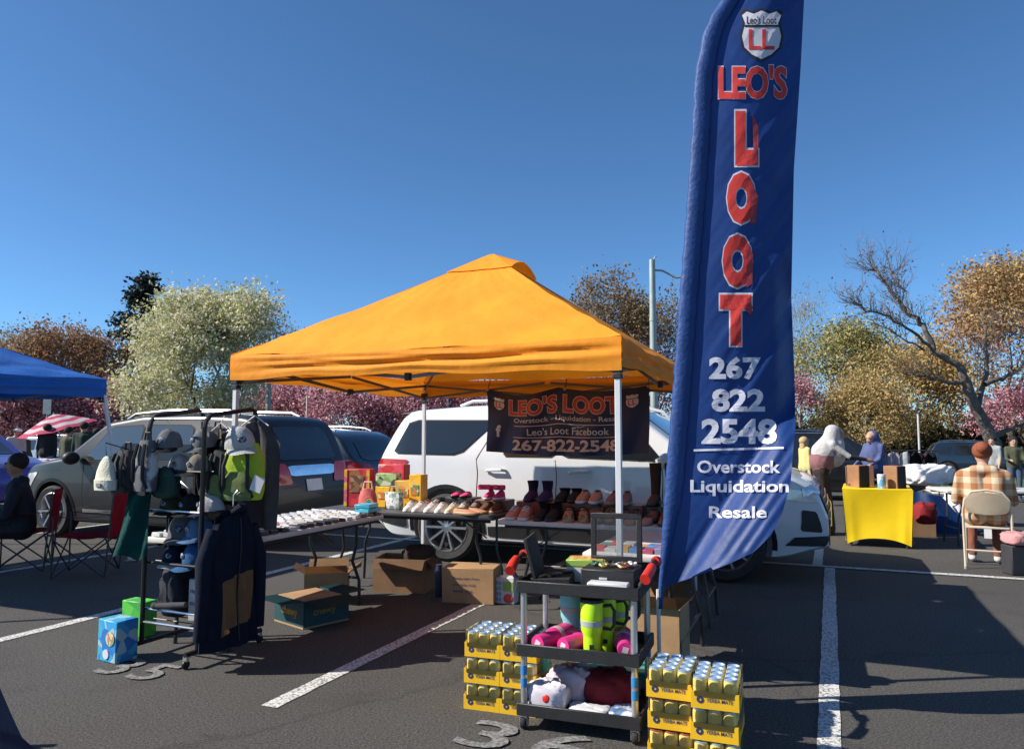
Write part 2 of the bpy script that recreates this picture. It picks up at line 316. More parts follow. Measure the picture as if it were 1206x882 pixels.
# ---------------------------------------------------------------- vehicles
rubber = M('tyre_rubber', (.025, .025, .026), .85, var=.2, scale=20, bump=.1)
blackpl = M('black_plastic', (.018, .018, .019), .55, var=.2, scale=12)
chrome = M('chrome', (.75, .76, .78), .12, 1, var=.05)
alloy = M('alloy', (.42, .43, .45), .3, .9, var=.08)
glass_dark = M('tinted_glass', (.012, .015, .018), .03, 0, var=0, spec=.8, coat=.6)
glass_mid = M('car_glass', (.03, .04, .045), .02, 0, var=0, spec=.9, coat=1)
red_lens = M('tail_lamp_red', (.42, .012, .012), .15, 0, var=.15, scale=30, coat=.7)
clear_lens = M('lamp_clear', (.55, .57, .6), .1, .3, var=.1, scale=30, coat=1)
seam_m = M('seam_black', (.01, .01, .01), .8, var=0)
plate_m = M('plate_white', (.6, .62, .66), .5, var=.05)
def car(name, label, loc, rz, paint_m, L, Wd, top, zb, wb, fo, wr, side, cat='SUV', spokes=10, twin=True, rear=None, front=None, extra=None, belt=1.0, roofw=.80, clad=True, detail=True, glass=None, plate='', trim=None, sw=.07):
    """top: (x, z) outline from the tail (x = 0) to the nose; side: window outlines in (x, z)"""
    t = thing(name, label, cat, loc, rz)
    xs0 = np.array([p[0] for p in top]); zs0 = np.array([p[1] for p in top])
    fine = np.linspace(0, L, 500); zz = np.interp(fine, xs0, zs0); k = np.hanning(19); k /= k.sum()
    zz = np.convolve(np.pad(zz, 9, mode='edge'), k, 'valid')
    zt = lambda x: float(np.interp(x, fine, zz))
    zbot = lambda x: zb + .16 * (1 - sm(0, .35, x)) + .1 * sm(L - .5, L, x)
    def plan(x):
        e = 1.
        if x < .55: e = (1 - ((.55 - x) / .55) ** 2.6 * .16)
        if x > L - .9: e = (1 - ((x - L + .9) / .9) ** 2.4 * .27)
        return Wd / 2 * e
    def Y(x, z):
        if z < .62: s = .93 + .07 * sm(.15, .62, z)
        elif z < belt: s = 1 - .02 * sm(.7, belt, z)
        else: s = .98 - (.98 - roofw) * min(1.1, (z - belt) / (1.66 - belt)) ** 1.12
        return plan(x) * s
    xs = sorted(set([round(v, 4) for v in np.concatenate([np.linspace(0, .3, 16), np.linspace(.3, L - .3, 60), np.linspace(L - .3, L, 14)])]))
    body = MB(); secs = []
    for x in xs:
        a, b = zbot(x), zt(x); rx, rz_ = .09, .07
        b = max(b, a + .2); half = [(0, a), (Y(x, a) * .55, a), (Y(x, a) * .95, a + .005)]
        half += [(Y(x, lerp(a + .03, b - rz_, i / 15)), lerp(a + .03, b - rz_, i / 15)) for i in range(16)]
        yb = Y(x, b - rz_)
        half += [(yb - rx * (1 - math.cos(g)), b - rz_ + rz_ * math.sin(g)) for g in (.4, .8, 1.2, 1.57)]
        ye = yb - rx; half += [(ye * f, b + .022 * (1 - f * f)) for f in (.75, .5, .25, 0)]
        secs.append([Vector((x - L / 2, y, z)) for y, z in half] + [Vector((x - L / 2, -y, z)) for y, z in half[-2:0:-1]])
    body.loft(secs)
    bo = body.build('body', paint_m, t, smooth=50)
    bm = bmesh.new(); bm.from_mesh(bo.data); tree = BVHTree.FromBMesh(bm); bm.free()
    axr, axf = None, None
    xr = fo[0]; wheels_x = (xr - L / 2, xr + wb - L / 2)
    if detail:                       # wheel arches are cut out of the body
        cut = MB()
        for x in wheels_x:
            for s in (-1, 1): cut.cyl((x, s * (Wd / 2 - .27), wr), (x, s * (Wd / 2 + .3), wr), wr + .055, n=36)
        co = cut.build('cut', seam_m, t); md = bo.modifiers.new('b', 'BOOLEAN'); md.object = co; md.operation = 'DIFFERENCE'; md.solver = 'EXACT'
        bpy.context.view_layer.update(); me = bpy.data.meshes.new_from_object(bo.evaluated_get(bpy.context.evaluated_depsgraph_get()))
        bo.modifiers.clear(); bo.data = me; bpy.data.objects.remove(co)
        me.polygons.foreach_set('use_smooth', [True] * len(me.polygons)); me.set_sharp_from_angle(angle=R(40))
    def hit(o, d, off):
        h = tree.ray_cast(Vector(o), Vector(d))
        return None if h[0] is None else h[0] + h[1] * off * (1 if h[1].dot(Vector(d)) < 0 else -1)
    def caster(mode, s, off):
        def fn(a, b):
            if mode == 'side': p = hit((a - L / 2, s * 3, b), (0, -s, 0), off)
            elif mode == 'rear': p = hit((-L / 2 - 2, a, b), (1, 0, 0), off)
            elif mode == 'front': p = hit((L / 2 + 2, a, b), (-1, 0, 0), off)
            else: p = hit((a - L / 2, b, 4), (0, 0, -1), off)
            if p is None: p = Vector((a - L / 2, s * Wd / 2, b)) if mode == 'side' else Vector(((-L / 2) if mode == 'rear' else L / 2, a, b))
            return p
        return fn
    def panel(nm, pts, mode, mat, s=1, off=.005, parent=None, rnd_=True, maxe=.11):
        if rnd_: pts = chaikin(pts, .09)
        bm = poly_mesh(pts, maxe); f = caster(mode, s, off)
        for v in bm.verts: v.co = f(v.co.x, v.co.y)
        bmesh.ops.recalc_face_normals(bm, faces=bm.faces[:])
        me = bpy.data.meshes.new(nm); bm.to_mesh(me); bm.free(); o = obj(nm, me, mat, parent or t, 60); return o
    def seam(pts, mode, s=1, wd=.008, nm='panel_gap', mat=None, off=.003):
        f = caster(mode, s, off); fine_ = []
        for a, b in zip(pts, pts[1:]):
            n = max(2, int(math.dist(a, b) / .06)); fine_ += [(lerp(a[0], b[0], i / n), lerp(a[1], b[1], i / n)) for i in range(n)]
        fine_.append(pts[-1]); vs = []
        for i, p in enumerate(fine_):
            a = fine_[max(0, i - 1)]; b = fine_[min(len(fine_) - 1, i + 1)]; d = math.dist(a, b) or 1; nx, ny = -(b[1] - a[1]) / d, (b[0] - a[0]) / d
            vs += [f(p[0] + nx * wd / 2, p[1] + ny * wd / 2), f(p[0] - nx * wd / 2, p[1] - ny * wd / 2)]
        m = MB(); m.add(vs, [[2 * i, 2 * i + 1, 2 * i + 3, 2 * i + 2] for i in range(len(fine_) - 1)]); return m.build(nm, mat or seam_m, t)
    C = dict(t=t, panel=panel, seam=seam, caster=caster, L=L, W=Wd, Y=Y, zt=zt, hit=hit, wr=wr, wx=wheels_x)
    for s in (-1, 1):
        for nm, pts, mt in side:
            fr = panel('window_trim', [(x + (.018 if x > np.mean([p[0] for p in pts]) else -.018), z + (.018 if z > np.mean([p[1] for p in pts]) else -.018)) for x, z in pts], 'side', trim or seam_m, s, .003)
            panel(nm, pts, 'side', mt or glass or glass_dark, s, .007, fr)
    # windscreen and rear glass lie in the outline itself
    wh = []
    for i, x in enumerate(wheels_x):
        for s in (-1, 1):
            wroot = MB(); prof = [(wr * .71, -.1), (wr * .9, -.115), (wr * .985, -.085), (wr, -.04), (wr, .04), (wr * .985, .085), (wr * .9, .115), (wr * .71, .1)]
            mt = Matrix.Rotation(R(-90 * s), 3, 'X')
            wroot.lathe(prof, 36, mat=mt, cap=False)
            ty = wroot.build('wheel', rubber, t); ty.location = (x, s * (Wd / 2 - .115), wr); ty['label'] = ''
            del ty['label']
            rim = MB(); rr = wr * .725
            rim.lathe([(rr * .9, -.1), (rr, -.1), (rr, .1), (rr * .95, .108), (rr * .9, .09), (rr * .88, -.05)], 36, mat=mt, cap=False)
            rim.lathe([(.001, .05), (.055, .06), (.065, .075), (.05, .095), (.001, .1)], 14, mat=mt, cap=False)
            for q in range(spokes):
                a0 = 2 * math.pi * q / spokes + (.0)
                for da in ((-.1, .1) if twin else (0,)):
                    a1 = a0 + da * .7; a2 = a0 + da * 1.3
                    p = [(math.cos(a1) * .045, math.sin(a1) * .045), (math.cos(a2) * rr * .93, math.sin(a2) * rr * .93)]
                    rim.bar(mt @ Vector((p[0][0], p[0][1], .082)), mt @ Vector((p[1][0], p[1][1], .095)), .03 if twin else sw, .024)
            rm = rim.build('rim', alloy, ty)
            bk = MB(); bk.lathe([(.001, .0), (rr * .88, .0), (rr * .88, -.02), (.001, -.02)], 24, mat=mt, cap=False); bk.build('brake_disc', blackpl, ty)
            if clad:
                f = caster('side', s, .006); vs = []; n = 22
                for j in range(n + 1):
                    a = -.12 + (math.pi + .24) * j / n
                    for r_ in (wr + .053, wr + .1): vs.append(f(x + L / 2 + math.cos(a) * r_, wr + math.sin(a) * r_))
                m = MB(); m.add(vs, [[2 * j, 2 * j + 1, 2 * j + 3, 2 * j + 2] for j in range(n)]); m.build('arch_trim', clad if not isinstance(clad, bool) else blackpl, t, solid=.012)
    if extra: extra(C)
    return t

# ----- white SUV behind the tables
white_paint = M('white_paint', (.6, .61, .62), .28, 0, var=.03, scale=1.5, coat=.8)
def white_extra(C):
    p, s_, t, L = C['panel'], C['seam'], C['t'], C['L']
    for s in (-1, 1):
        p('rocker_cladding', [(1.56, .3), (3.55, .3), (3.55, .43), (1.56, .43)], 'side', blackpl, s, .006)
        for n_, x in (('rear', 1.42), ('mid', 2.36), ('front', 3.5)):
            s_([(x, .45), (x + .02, 1.0), (x, 1.16)], 'side', s)
        s_([(1.42, 1.16), (1.64, 1.56)], 'side', s); s_([(1.3, .72), (3.4, .74)], 'side', s, .012, 'body_crease', M('crease', (.5, .51, .52), .4))
        for x in (1.55, 2.52):
            h = MB(); h.tube([C['caster']('side', s, .01)(x, 1.03), C['caster']('side', s, .045)(x + .03, 1.04), C['caster']('side', s, .05)(x + .2, 1.045), C['caster']('side', s, .01)(x + .23, 1.04)], .017, 8); h.build('door_handle', white_paint, t)
        m = MB(); a = [C['caster']('top', 1, .0)(x, s * .62) for x in (1.05, 1.2, 1.6, 2.2, 2.8, 3.2, 3.3)]
        a = [q + Vector((0, 0, .055 if 0 < i < 6 else .01)) for i, q in enumerate(a)]; m.tube(a, .02, 8); m.build('roof_rail', white_paint, t)
        q = C['caster']('side', s, 0)(3.58, 1.14); m = MB(); m.ell(q + Vector((0, s * .13, .03)), (.09, .12, .085)); mr = m.build('wing_mirror', white_paint, t)
        m = MB(); m.bar(q, q + Vector((0, s * .1, 0)), .06, .04); m.build('mirror_arm', blackpl, mr)
        p('headlight', [(L - .78, .96), (L - .2, .9), (L - .08, .78), (L - .3, .8)], 'side', clear_lens, s, .008)
        p('headlight', [(s * .64, .88), (s * .86, .84), (s * .86, .93), (s * .6, .97)], 'front', clear_lens, 1, .014)
        p('tail_light', [(.05, 1.02), (.13, 1.15), (.55, 1.14), (.48, 1.05)], 'side', red_lens, s, .012)
        p('tail_light', [(s * .4, 1.06), (s * .9, 1.02), (s * .9, 1.14), (s * .43, 1.13)], 'rear', red_lens, 1, .012)
        p('bumper_side', [(.06, .42), (.06, .58), (.52, .54), (.52, .36)], 'side', blackpl, s, .01)
        p('fog_recess', [(s * .76, .5), (s * .87, .52), (s * .87, .72), (s * .8, .7)], 'front', blackpl, 1, .008)
        p('hub_badge', [(3.62, .8), (3.86, .8), (3.86, .83), (3.62, .83)], 'side', chrome, s, .006, rnd_=False)
    p('front_lip', [(-.9, .37), (.9, .37), (.88, .47), (-.88, .47)], 'front', blackpl, 1, .01)
    p('rear_bumper', [(-.9, .3), (.9, .3), (.9, .56), (-.9, .56)], 'rear', blackpl, 1, .01)
    p('rear_window', [(-.66, 1.2), (.66, 1.2), (.58, 1.57), (-.58, 1.57)], 'rear', glass_dark, 1, .008)
    p('windscreen', [(3.18, -.6), (3.18, .6), (3.86, .7), (3.86, -.7)], 'top', glass_mid, 1, .008)
    gr = p('grille', [(-.66, .52), (.66, .52), (.74, .88), (-.74, .88)], 'front', blackpl, 1, .012)
    for i in range(5):
        f = C['caster']('front', 1, .022); m = MB(); z = .56 + i * .065; m.tube([f(y / 10 * .66, z) for y in range(-10, 11)], .008, 5); m.build('grille_bar', chrome, gr)
    m = MB(); m.grid(lambda u, v: Vector((lerp(-L / 2 + .2, -L / 2 + .52, v), lerp(-.66, .66, u) * (.96 + .04 * v), 1.685 + .04 * v + .012 * math.sin(u * 3.14))), 8, 4); m.build('spoiler', white_paint, t, solid=.03)
    p('plate', [(-.17, .66), (.17, .66), (.17, .82), (-.17, .82)], 'rear', plate_m, 1, .012, rnd_=False)
rw = G(527, 661); wb = 3.06; L = 5.05; ro = 1.05; wid = 2.0
c = rw + AX * (L / 2 - ro) + AY * (wid / 2 - .05); c.z = 0
car('white_suv', 'large white SUV parked crosswise right behind the shoe tables', c, LOT, white_paint, L, wid,
    [(0, .62), (.03, 1.02), (.08, 1.15), (.14, 1.22), (.36, 1.64), (.46, 1.72), (1.2, 1.765), (2.2, 1.78), (2.9, 1.75), (3.2, 1.66), (3.85, 1.18), (4.1, 1.14), (4.7, 1.05), (4.97, .92), (5.05, .62)],
    .24, wb, (ro,), .385,
    [('side_window', [(.33, 1.22), (1.2, 1.21), (1.62, 1.58), (.5, 1.59)], None),
     ('side_window', [(1.74, 1.2), (2.36, 1.2), (2.36, 1.62), (1.98, 1.6)], None),
     ('side_window', [(2.42, 1.2), (3.52, 1.17), (3.12, 1.57), (2.42, 1.62)], None)], extra=white_extra, belt=1.16, spokes=10, twin=False, sw=.036)

# ----- grey SUV at left
grey_paint = M('grey_metallic', (.017, .018, .02), .38, .2, var=.06, scale=2, coat=.25)
def grey_extra(C):
    p, s_, t, L = C['panel'], C['seam'], C['t'], C['L']
    for s in (-1, 1):
        p('rocker_strip', [(1.45, .37), (3.2, .37), (3.2, .42), (1.45, .42)], 'side', chrome, s, .01, rnd_=False)
        p('rocker_cladding', [(1.45, .28), (3.2, .28), (3.2, .35), (1.45, .35)], 'side', blackpl, s, .006)
        for x in (1.32, 2.2, 3.2): s_([(x, .42), (x + .01, 1.05)], 'side', s)
        for x in (1.45, 2.35):
            h = MB(); f = C['caster']; h.tube([f('side', s, .01)(x, .93), f('side', s, .045)(x + .03, .94), f('side', s, .05)(x + .2, .945), f('side', s, .01)(x + .23, .94)], .017, 8); h.build('door_handle', chrome, t)
        m = MB(); a = [C['caster']('top', 1, .0)(x, s * .6) for x in (.75, .9, 1.4, 2.0, 2.6, 2.75)]
        a = [q + Vector((0, 0, .06 if 0 < i < 5 else .01)) for i, q in enumerate(a)]; m.tube(a, .02, 8); m.build('roof_rail', alloy, t)
        q = C['caster']('side', s, 0)(3.3, 1.08); m = MB(); m.ell(q + Vector((0, s * .13, .03)), (.09, .12, .09)); m.build('wing_mirror', blackpl, t)
        p('headlight', [(L - .55, .9), (L - .15, .86), (L - .12, .66), (L - .34, .68)], 'side', clear_lens, s, .008)
        p('tail_light', [(.02, .8), (.04, 1.06), (.3, 1.06), (.24, .8)], 'side', red_lens, s, .012)
        p('tail_light', [(s * .42, .8), (s * .86, .8), (s * .86, 1.06), (s * .5, 1.06)], 'rear', red_lens, 1, .014)
        s_([(L - 1.0, .94), (L - .5, .92)], 'side', s, .02, 'body_crease', grey_paint)
    p('chrome_bar', [(-.44, .9), (.44, .9), (.48, 1.03), (-.48, 1.03)], 'rear', chrome, 1, .016)
    p('rear_window', [(-.62, 1.1), (.62, 1.1), (.54, 1.53), (-.54, 1.53)], 'rear', glass_dark, 1, .008)
    p('rear_bumper', [(-.85, .3), (.85, .3), (.85, .52), (-.85, .52)], 'rear', blackpl, 1, .01)
    pl = p('plate', [(-.16, .7), (.16, .7), (.16, .85), (-.16, .85)], 'rear', plate_m, 1, .012, rnd_=False)
    p('windscreen', [(2.95, -.58), (2.95, .58), (3.62, .66), (3.62, -.66)], 'top', glass_mid, 1, .008)
    p('grille', [(-.55, .55), (.55, .55), (.6, .85), (-.6, .85)], 'front', chrome, 1, .012)
    for y in (-.3, .3):
        m = MB(); m.tube([(-L / 2 + .06, y, .3), (-L / 2 - .03, y, .3)], .04, 10); m.build('exhaust_tip', chrome, t)
fw = G(62, 632); L = 4.7; wid = 1.85; wb = 2.86; ro = .95
c = fw + AX * (ro + wb - L / 2) + AY * (wid / 2 - .05)
car('grey_suv', 'dark grey SUV with red camp chairs in front, tail towards the tables', (c.x, c.y, 0), LOT + math.pi, grey_paint, L, wid,
    [(0, .55), (.03, .9), (.08, 1.07), (.14, 1.1), (.34, 1.58), (.5, 1.66), (1.2, 1.69), (2.3, 1.69), (2.95, 1.6), (3.6, 1.12), (3.9, 1.08), (4.4, 1.0), (4.62, .9), (4.7, .6)],
    .22, wb, (ro,), .36,
    [('side_window', [(.55, 1.14), (1.12, 1.12), (1.2, 1.52), (.72, 1.5)], None),
     ('side_window', [(1.26, 1.1), (2.15, 1.1), (2.15, 1.55), (1.34, 1.54)], glass_mid),
     ('side_window', [(2.22, 1.1), (3.2, 1.08), (2.82, 1.52), (2.22, 1.55)], glass_mid)], extra=grey_extra, spokes=6, twin=False, clad=grey_paint, belt=1.06)

# ----- dark blue hatchback between them
blue_paint = M('dark_blue_paint', (.02, .028, .04), .3, .3, var=.06, scale=2, coat=1)
def hatch_extra(C):
    p, s_, t, L = C['panel'], C['seam'], C['t'], C['L']
    for s in (-1, 1):
        p('tail_light', [(.03, .82), (.05, .98), (.4, .96), (.3, .84)], 'side', red_lens, s, .012)
        p('tail_light', [(s * .4, .84), (s * .84, .84), (s * .84, .99), (s * .5, .97)], 'rear', red_lens, 1, .014)
        m = MB(); a = [C['caster']('top', 1, .0)(x, s * .55) for x in (.75, .9, 1.4, 2.0, 2.4, 2.55)]
        a = [q + Vector((0, 0, .05 if 0 < i < 5 else .01)) for i, q in enumerate(a)]; m.tube(a, .018, 8); m.build('roof_rail', alloy, t)
        for x in (1.3, 2.2): s_([(x, .42), (x + .01, .95)], 'side', s)
        q = C['caster']('side', s, 0)(3.1, 1.0); m = MB(); m.ell(q + Vector((0, s * .12, .03)), (.08, .11, .08)); m.build('wing_mirror', blackpl, t)
        p('headlight', [(L - .5, .82), (L - .15, .78), (L - .12, .66), (L - .34, .68)], 'side', clear_lens, s, .008)
    p('rear_window', [(-.58, 1.02), (.58, 1.02), (.5, 1.36), (-.5, 1.36)], 'rear', glass_dark, 1, .008)
    p('windscreen', [(2.7, -.55), (2.7, .55), (3.45, .64), (3.45, -.64)], 'top', glass_mid, 1, .008)
    p('rear_bumper', [(-.82, .3), (.82, .3), (.82, .5), (-.82, .5)], 'rear', blackpl, 1, .01)
    p('plate', [(-.16, .6), (.16, .6), (.16, .74), (-.16, .74)], 'rear', plate_m, 1, .012, rnd_=False)
HATCH = dict(L=4.4, Wd=1.8, top=[(0, .55), (.03, .85), (.1, .99), (.2, 1.05), (.5, 1.42), (.68, 1.5), (1.3, 1.55), (2.2, 1.55), (2.75, 1.46), (3.45, 1.04), (3.7, 1.0), (4.15, .9), (4.34, .8), (4.4, .55)],
    zb=.2, wb=2.65, fo=(.85,), wr=.34,
    side=[('side_window', [(.6, 1.04), (1.1, 1.02), (1.16, 1.36), (.82, 1.34)], None), ('side_window', [(1.22, 1.0), (2.1, 1.0), (2.1, 1.42), (1.28, 1.39)], None), ('side_window', [(2.16, 1.0), (3.05, .98), (2.65, 1.4), (2.16, 1.42)], None)],
    extra=hatch_extra, belt=.98, spokes=5, trim=alloy)
p0 = P(424, 545, 12.2); c = Vector((p0.x, p0.y, 0)) - AX * 2.2 + AY * .9
car('dark_hatchback', 'dark blue hatchback half hidden between the grey and the white SUV', c, LOT + math.pi, blue_paint, **HATCH)
# ----- dark blue SUV beyond the island, a black one behind the veiled shopper, a purple one at far left, a pale far one
def plain_extra(C):
    p, s_, t, L = C['panel'], C['seam'], C['t'], C['L']
    for s in (-1, 1):
        p('tail_light', [(.02, .88), (.05, 1.06), (.42, 1.02), (.3, .86)], 'side', red_lens, s, .012)
        p('tail_light', [(s * .5, .88), (s * .86, .88), (s * .86, 1.06), (s * .55, 1.04)], 'rear', red_lens, 1, .014)
        m = MB(); a = [C['caster']('top', 1, .0)(x, s * .57) for x in (.75, .9, 1.4, 2.0, 2.6, 2.75)]
        a = [q + Vector((0, 0, .06 if 0 < i < 5 else .01)) for i, q in enumerate(a)]; m.tube(a, .022, 8); m.build('roof_rail', chrome, t)
        for x in (1.25, 2.2): s_([(x, .42), (x + .01, 1.0)], 'side', s)
        q = C['caster']('side', s, 0)(3.3, 1.04); m = MB(); m.ell(q + Vector((0, s * .12, .03)), (.08, .11, .08)); m.build('wing_mirror', blackpl, t)
        p('headlight', [(L - .55, .86), (L - .15, .82), (L - .12, .7), (L - .34, .7)], 'side', clear_lens, s, .008)
        p('rocker_cladding', [(1.4, .28), (3.15, .28), (3.15, .38), (1.4, .38)], 'side', blackpl, s, .006)
    p('rear_window', [(-.6, 1.1), (.6, 1.1), (.52, 1.5), (-.52, 1.5)], 'rear', glass_dark, 1, .008)
    p('windscreen', [(2.85, -.56), (2.85, .56), (3.55, .66), (3.55, -.66)], 'top', glass_mid, 1, .008)
    p('grille', [(-.5, .5), (.5, .5), (.55, .78), (-.55, .78)], 'front', blackpl, 1, .01)
    p('rear_bumper', [(-.82, .28), (.82, .28), (.82, .5), (-.82, .5)], 'rear', blackpl, 1, .01)
    p('plate', [(-.16, .66), (.16, .66), (.16, .8), (-.16, .8)], 'rear', plate_m, 1, .012, rnd_=False)
SUVP = dict(L=4.65, Wd=1.84, top=[(0, .55), (.03, .9), (.1, 1.05), (.2, 1.12), (.5, 1.58), (.68, 1.64), (1.3, 1.69), (2.3, 1.68), (2.9, 1.58), (3.55, 1.1), (3.85, 1.06), (4.35, .96), (4.56, .86), (4.65, .55)],
    zb=.22, wb=2.7, fo=(.95,), wr=.36,
    side=[('side_window', [(.55, 1.14), (1.05, 1.1), (1.15, 1.46), (.8, 1.44)], None), ('side_window', [(1.2, 1.08), (2.15, 1.08), (2.15, 1.53), (1.28, 1.5)], None), ('side_window', [(2.22, 1.08), (3.2, 1.06), (2.8, 1.5), (2.22, 1.53)], None)],
    extra=plain_extra, spokes=5, belt=1.04)
rogue_p = M('navy_paint', (.014, .03, .055), .28, .35, var=.05, scale=2, coat=1)
b0 = G(1117, 562); c = b0 + AX * (4.65 / 2 - .95) + AY * .9
car('navy_suv', 'navy blue SUV with chrome roof rails beyond the grass island at right', (c.x, c.y, 0), LOT, rogue_p, **SUVP)
blk = M('black_paint', (.012, .013, .015), .25, .2, var=.05, scale=2, coat=1)
c = P(975, 540, 19.5)
car('black_suv', 'black SUV parked behind the grey veiled shopper', (c.x - .2, c.y, 0), LOT + R(8), blk, **SUVP)
c = P(-75, 540, 14)
car('purple_car', 'purple car cut off by the left edge of the picture', (c.x, c.y, 0), LOT, M('purple_paint', (.1, .07, .3), .3, .3, var=.05, coat=1), **HATCH)
c = P(66, 520, 31)
car('silver_car', 'silver car far behind the shoppers under the striped parasol', (c.x, c.y, 0), LOT + R(4), M('silver_paint', (.4, .41, .43), .3, .6, var=.05, coat=1), **HATCH)
c = P(880, 520, 24)
car('maroon_car', 'dark maroon car far behind the feather flag', (c.x, c.y, 0), LOT, M('maroon_paint', (.08, .012, .015), .3, .4, var=.05, coat=1), **SUVP)
# ---------------------------------------------------------------- canopies
tube_w = M('white_tube', (.62, .63, .64), .4, .1, var=.06, scale=6)
tube_g = M('grey_tube', (.13, .135, .14), .45, .5, var=.08, scale=6)
def canopy(name, label, corner, rz, side, eave, vh, peak, fab, legs, slant=0., leg_m=None, trusses=True, vent=True):
    """corner: near-right corner; local -x goes left, +y goes away"""
    leg_m = leg_m or tube_w
    t = thing(name, label, 'canopy', corner, rz)
    h = side / 2; cx, cy = -h, h; top = eave + vh
    def roof(ang, grow, drop, z1, t0, t1, seed):
        def fn(u, v):
            v = lerp(t0, t1, v); a = lerp(-1, 1, u); r = h * grow * (1 - v)
            x, y = a * r, -r
            z = lerp(top, z1, v) - .025 * math.sin(math.pi * min(1, v)) * (1 - .25 * abs(a)) + drop
            wr_ = math.sin(a * 7 + seed + v * 9) * .007 * (1 - v) + math.sin(a * 13 - v * 31 + seed * 2) * .004 * (1 - v) + math.sin(a * 31 + v * 22 + seed) * .0022 * (1 - v) ** .5 - .012 * math.exp(-((v - .12 - .05 * math.sin(a * 3)) / .03) ** 2)
            z += wr_ - .02 * (1 - a * a) * (1 - v) ** 3
            c, s = math.cos(ang), math.sin(ang)
            return Vector((cx + x * c - y * s, cy + x * s + y * c, z))
        return fn
    for k in range(4):
        m = MB(); m.grid(roof(k * math.pi / 2, 1, 0, peak, 0, .86 if vent else .995, k * 2.1), 40, 26); m.build('roof_panel', fab, t, smooth=180)
        if vent:
            m = MB(); rf_ = roof(k * math.pi / 2, 1, .012, peak, .8, .985, k); m.grid(lambda u, v: rf_(u, v) + Vector((0, 0, .09 * (1 - (2 * u - 1) ** 2) * (1 - v) if k == 1 else 0)), 16, 8); m.build('vent_cap', fab, t, smooth=180)
        def val(u, v, k=k):
            a = lerp(-1, 1, u); q = math.pi / 2 * k; c, s = math.cos(q), math.sin(q)
            x = a * h; y = -h - (.016 * math.sin(v * 8 + u * 2.6 + k) + .014 * math.sin(v * 15 + u * 6 + 2 * k) + .006 * math.sin(v * 24 - u * 17)) * math.sin(math.pi * u) ** .4 * math.sin(math.pi * min(1, v * 1.2)) - .02 * v * (1 - v)
            z = lerp(top - .02 * (1 - a * a), eave - .008 * math.sin(u * 21 + k) , v) + .012 * math.sin(u * 5 + k) * v
            return Vector((cx + x * c - y * s, cy + x * s + y * c, z))
        m = MB(); m.grid(val, 60, 12); m.build('valance', fab, t, smooth=180)
    cs = [(-.03, .03), (-.03, side - .03), (-side + .03, side - .03), (-side + .03, .03)]
    for i, (x, y) in enumerate(cs):
        ox, oy = (x + h) * slant, (y - h) * slant
        m = MB(); m.bar((x, y, top - .06), (x + ox, y + oy, .02), .034); lg = m.build('leg', leg_m, t, bevel=.003)
        m = MB(); m.box((x + ox, y + oy, .008), (.09, .09, .012)); m.build('foot', tube_g, lg)
        m = MB(); m.box((x, y, eave + .005), (.055, .055, .07)); m.box((x, y, eave - .05), (.05, .05, .03)); m.build('bracket', blackpl, lg, bevel=.004)
    if trusses:
        zl, zh = eave - .012, eave + .12
        for i in range(4):
            a = Vector((*cs[i], 0)); b = Vector((*cs[(i + 1) % 4], 0)); inn = Vector((cx, cy, 0)) - (a + b) / 2; inn = inn.normalized() * .02
            for k in range(2):
                p, q = lerp(a, b, k * .5 + .01) + inn, lerp(a, b, k * .5 + .49) + inn
                for z1, z2, of in ((zl, zh, 0), (zh, zl, .022)):
                    m = MB(); m.bar(p + Vector((0, 0, z1)) + inn * of * 40, q + Vector((0, 0, z2)) + inn * of * 40, .013, .024); m.build('truss_bar', tube_g, t)
            mid = (a + b) / 2 + inn; m = MB(); m.box(mid + Vector((0, 0, zl)), (.04, .04, .05)); m.build('truss_joint', blackpl, t, bevel=.004)
            p = Vector((*cs[i], top - .1)); m = MB(); m.bar(p, Vector((cx, cy, peak - .12)), .016, .022); m.build('rafter', tube_g, t)
        m = MB(); m.box((cx, cy, peak - .13), (.1, .1, .12)); m.build('hub', blackpl, t, bevel=.01)
    return t
def cloth_m(name, col, trl, col2=None):
    m = M(name, col, .75, var=.09, scale=2.2, bump=.3, bscale=9, trl=trl, col2=None); return m
orange = cloth_m('orange_canvas', (.9, .32, .015), .22)
bluef = cloth_m('blue_canvas', (.015, .14, .5), .16)
NEAR = Vector((.632, 4.29, 0))
canopy('pop_up_canopy', 'orange pop-up canopy over the shoe tables', NEAR, R(-22), 2.87, 1.83, .18, 2.94, orange, None)
B_ = P(125, 465, 8.5); fr = Vector((B_.x, B_.y, 0)); near = fr - AY * 3.0
canopy('pop_up_canopy', 'blue pop-up canopy at left with slanted legs', near, LOT, 3.0, 1.86, .2, 2.75, bluef, None, slant=.17, leg_m=tube_w)

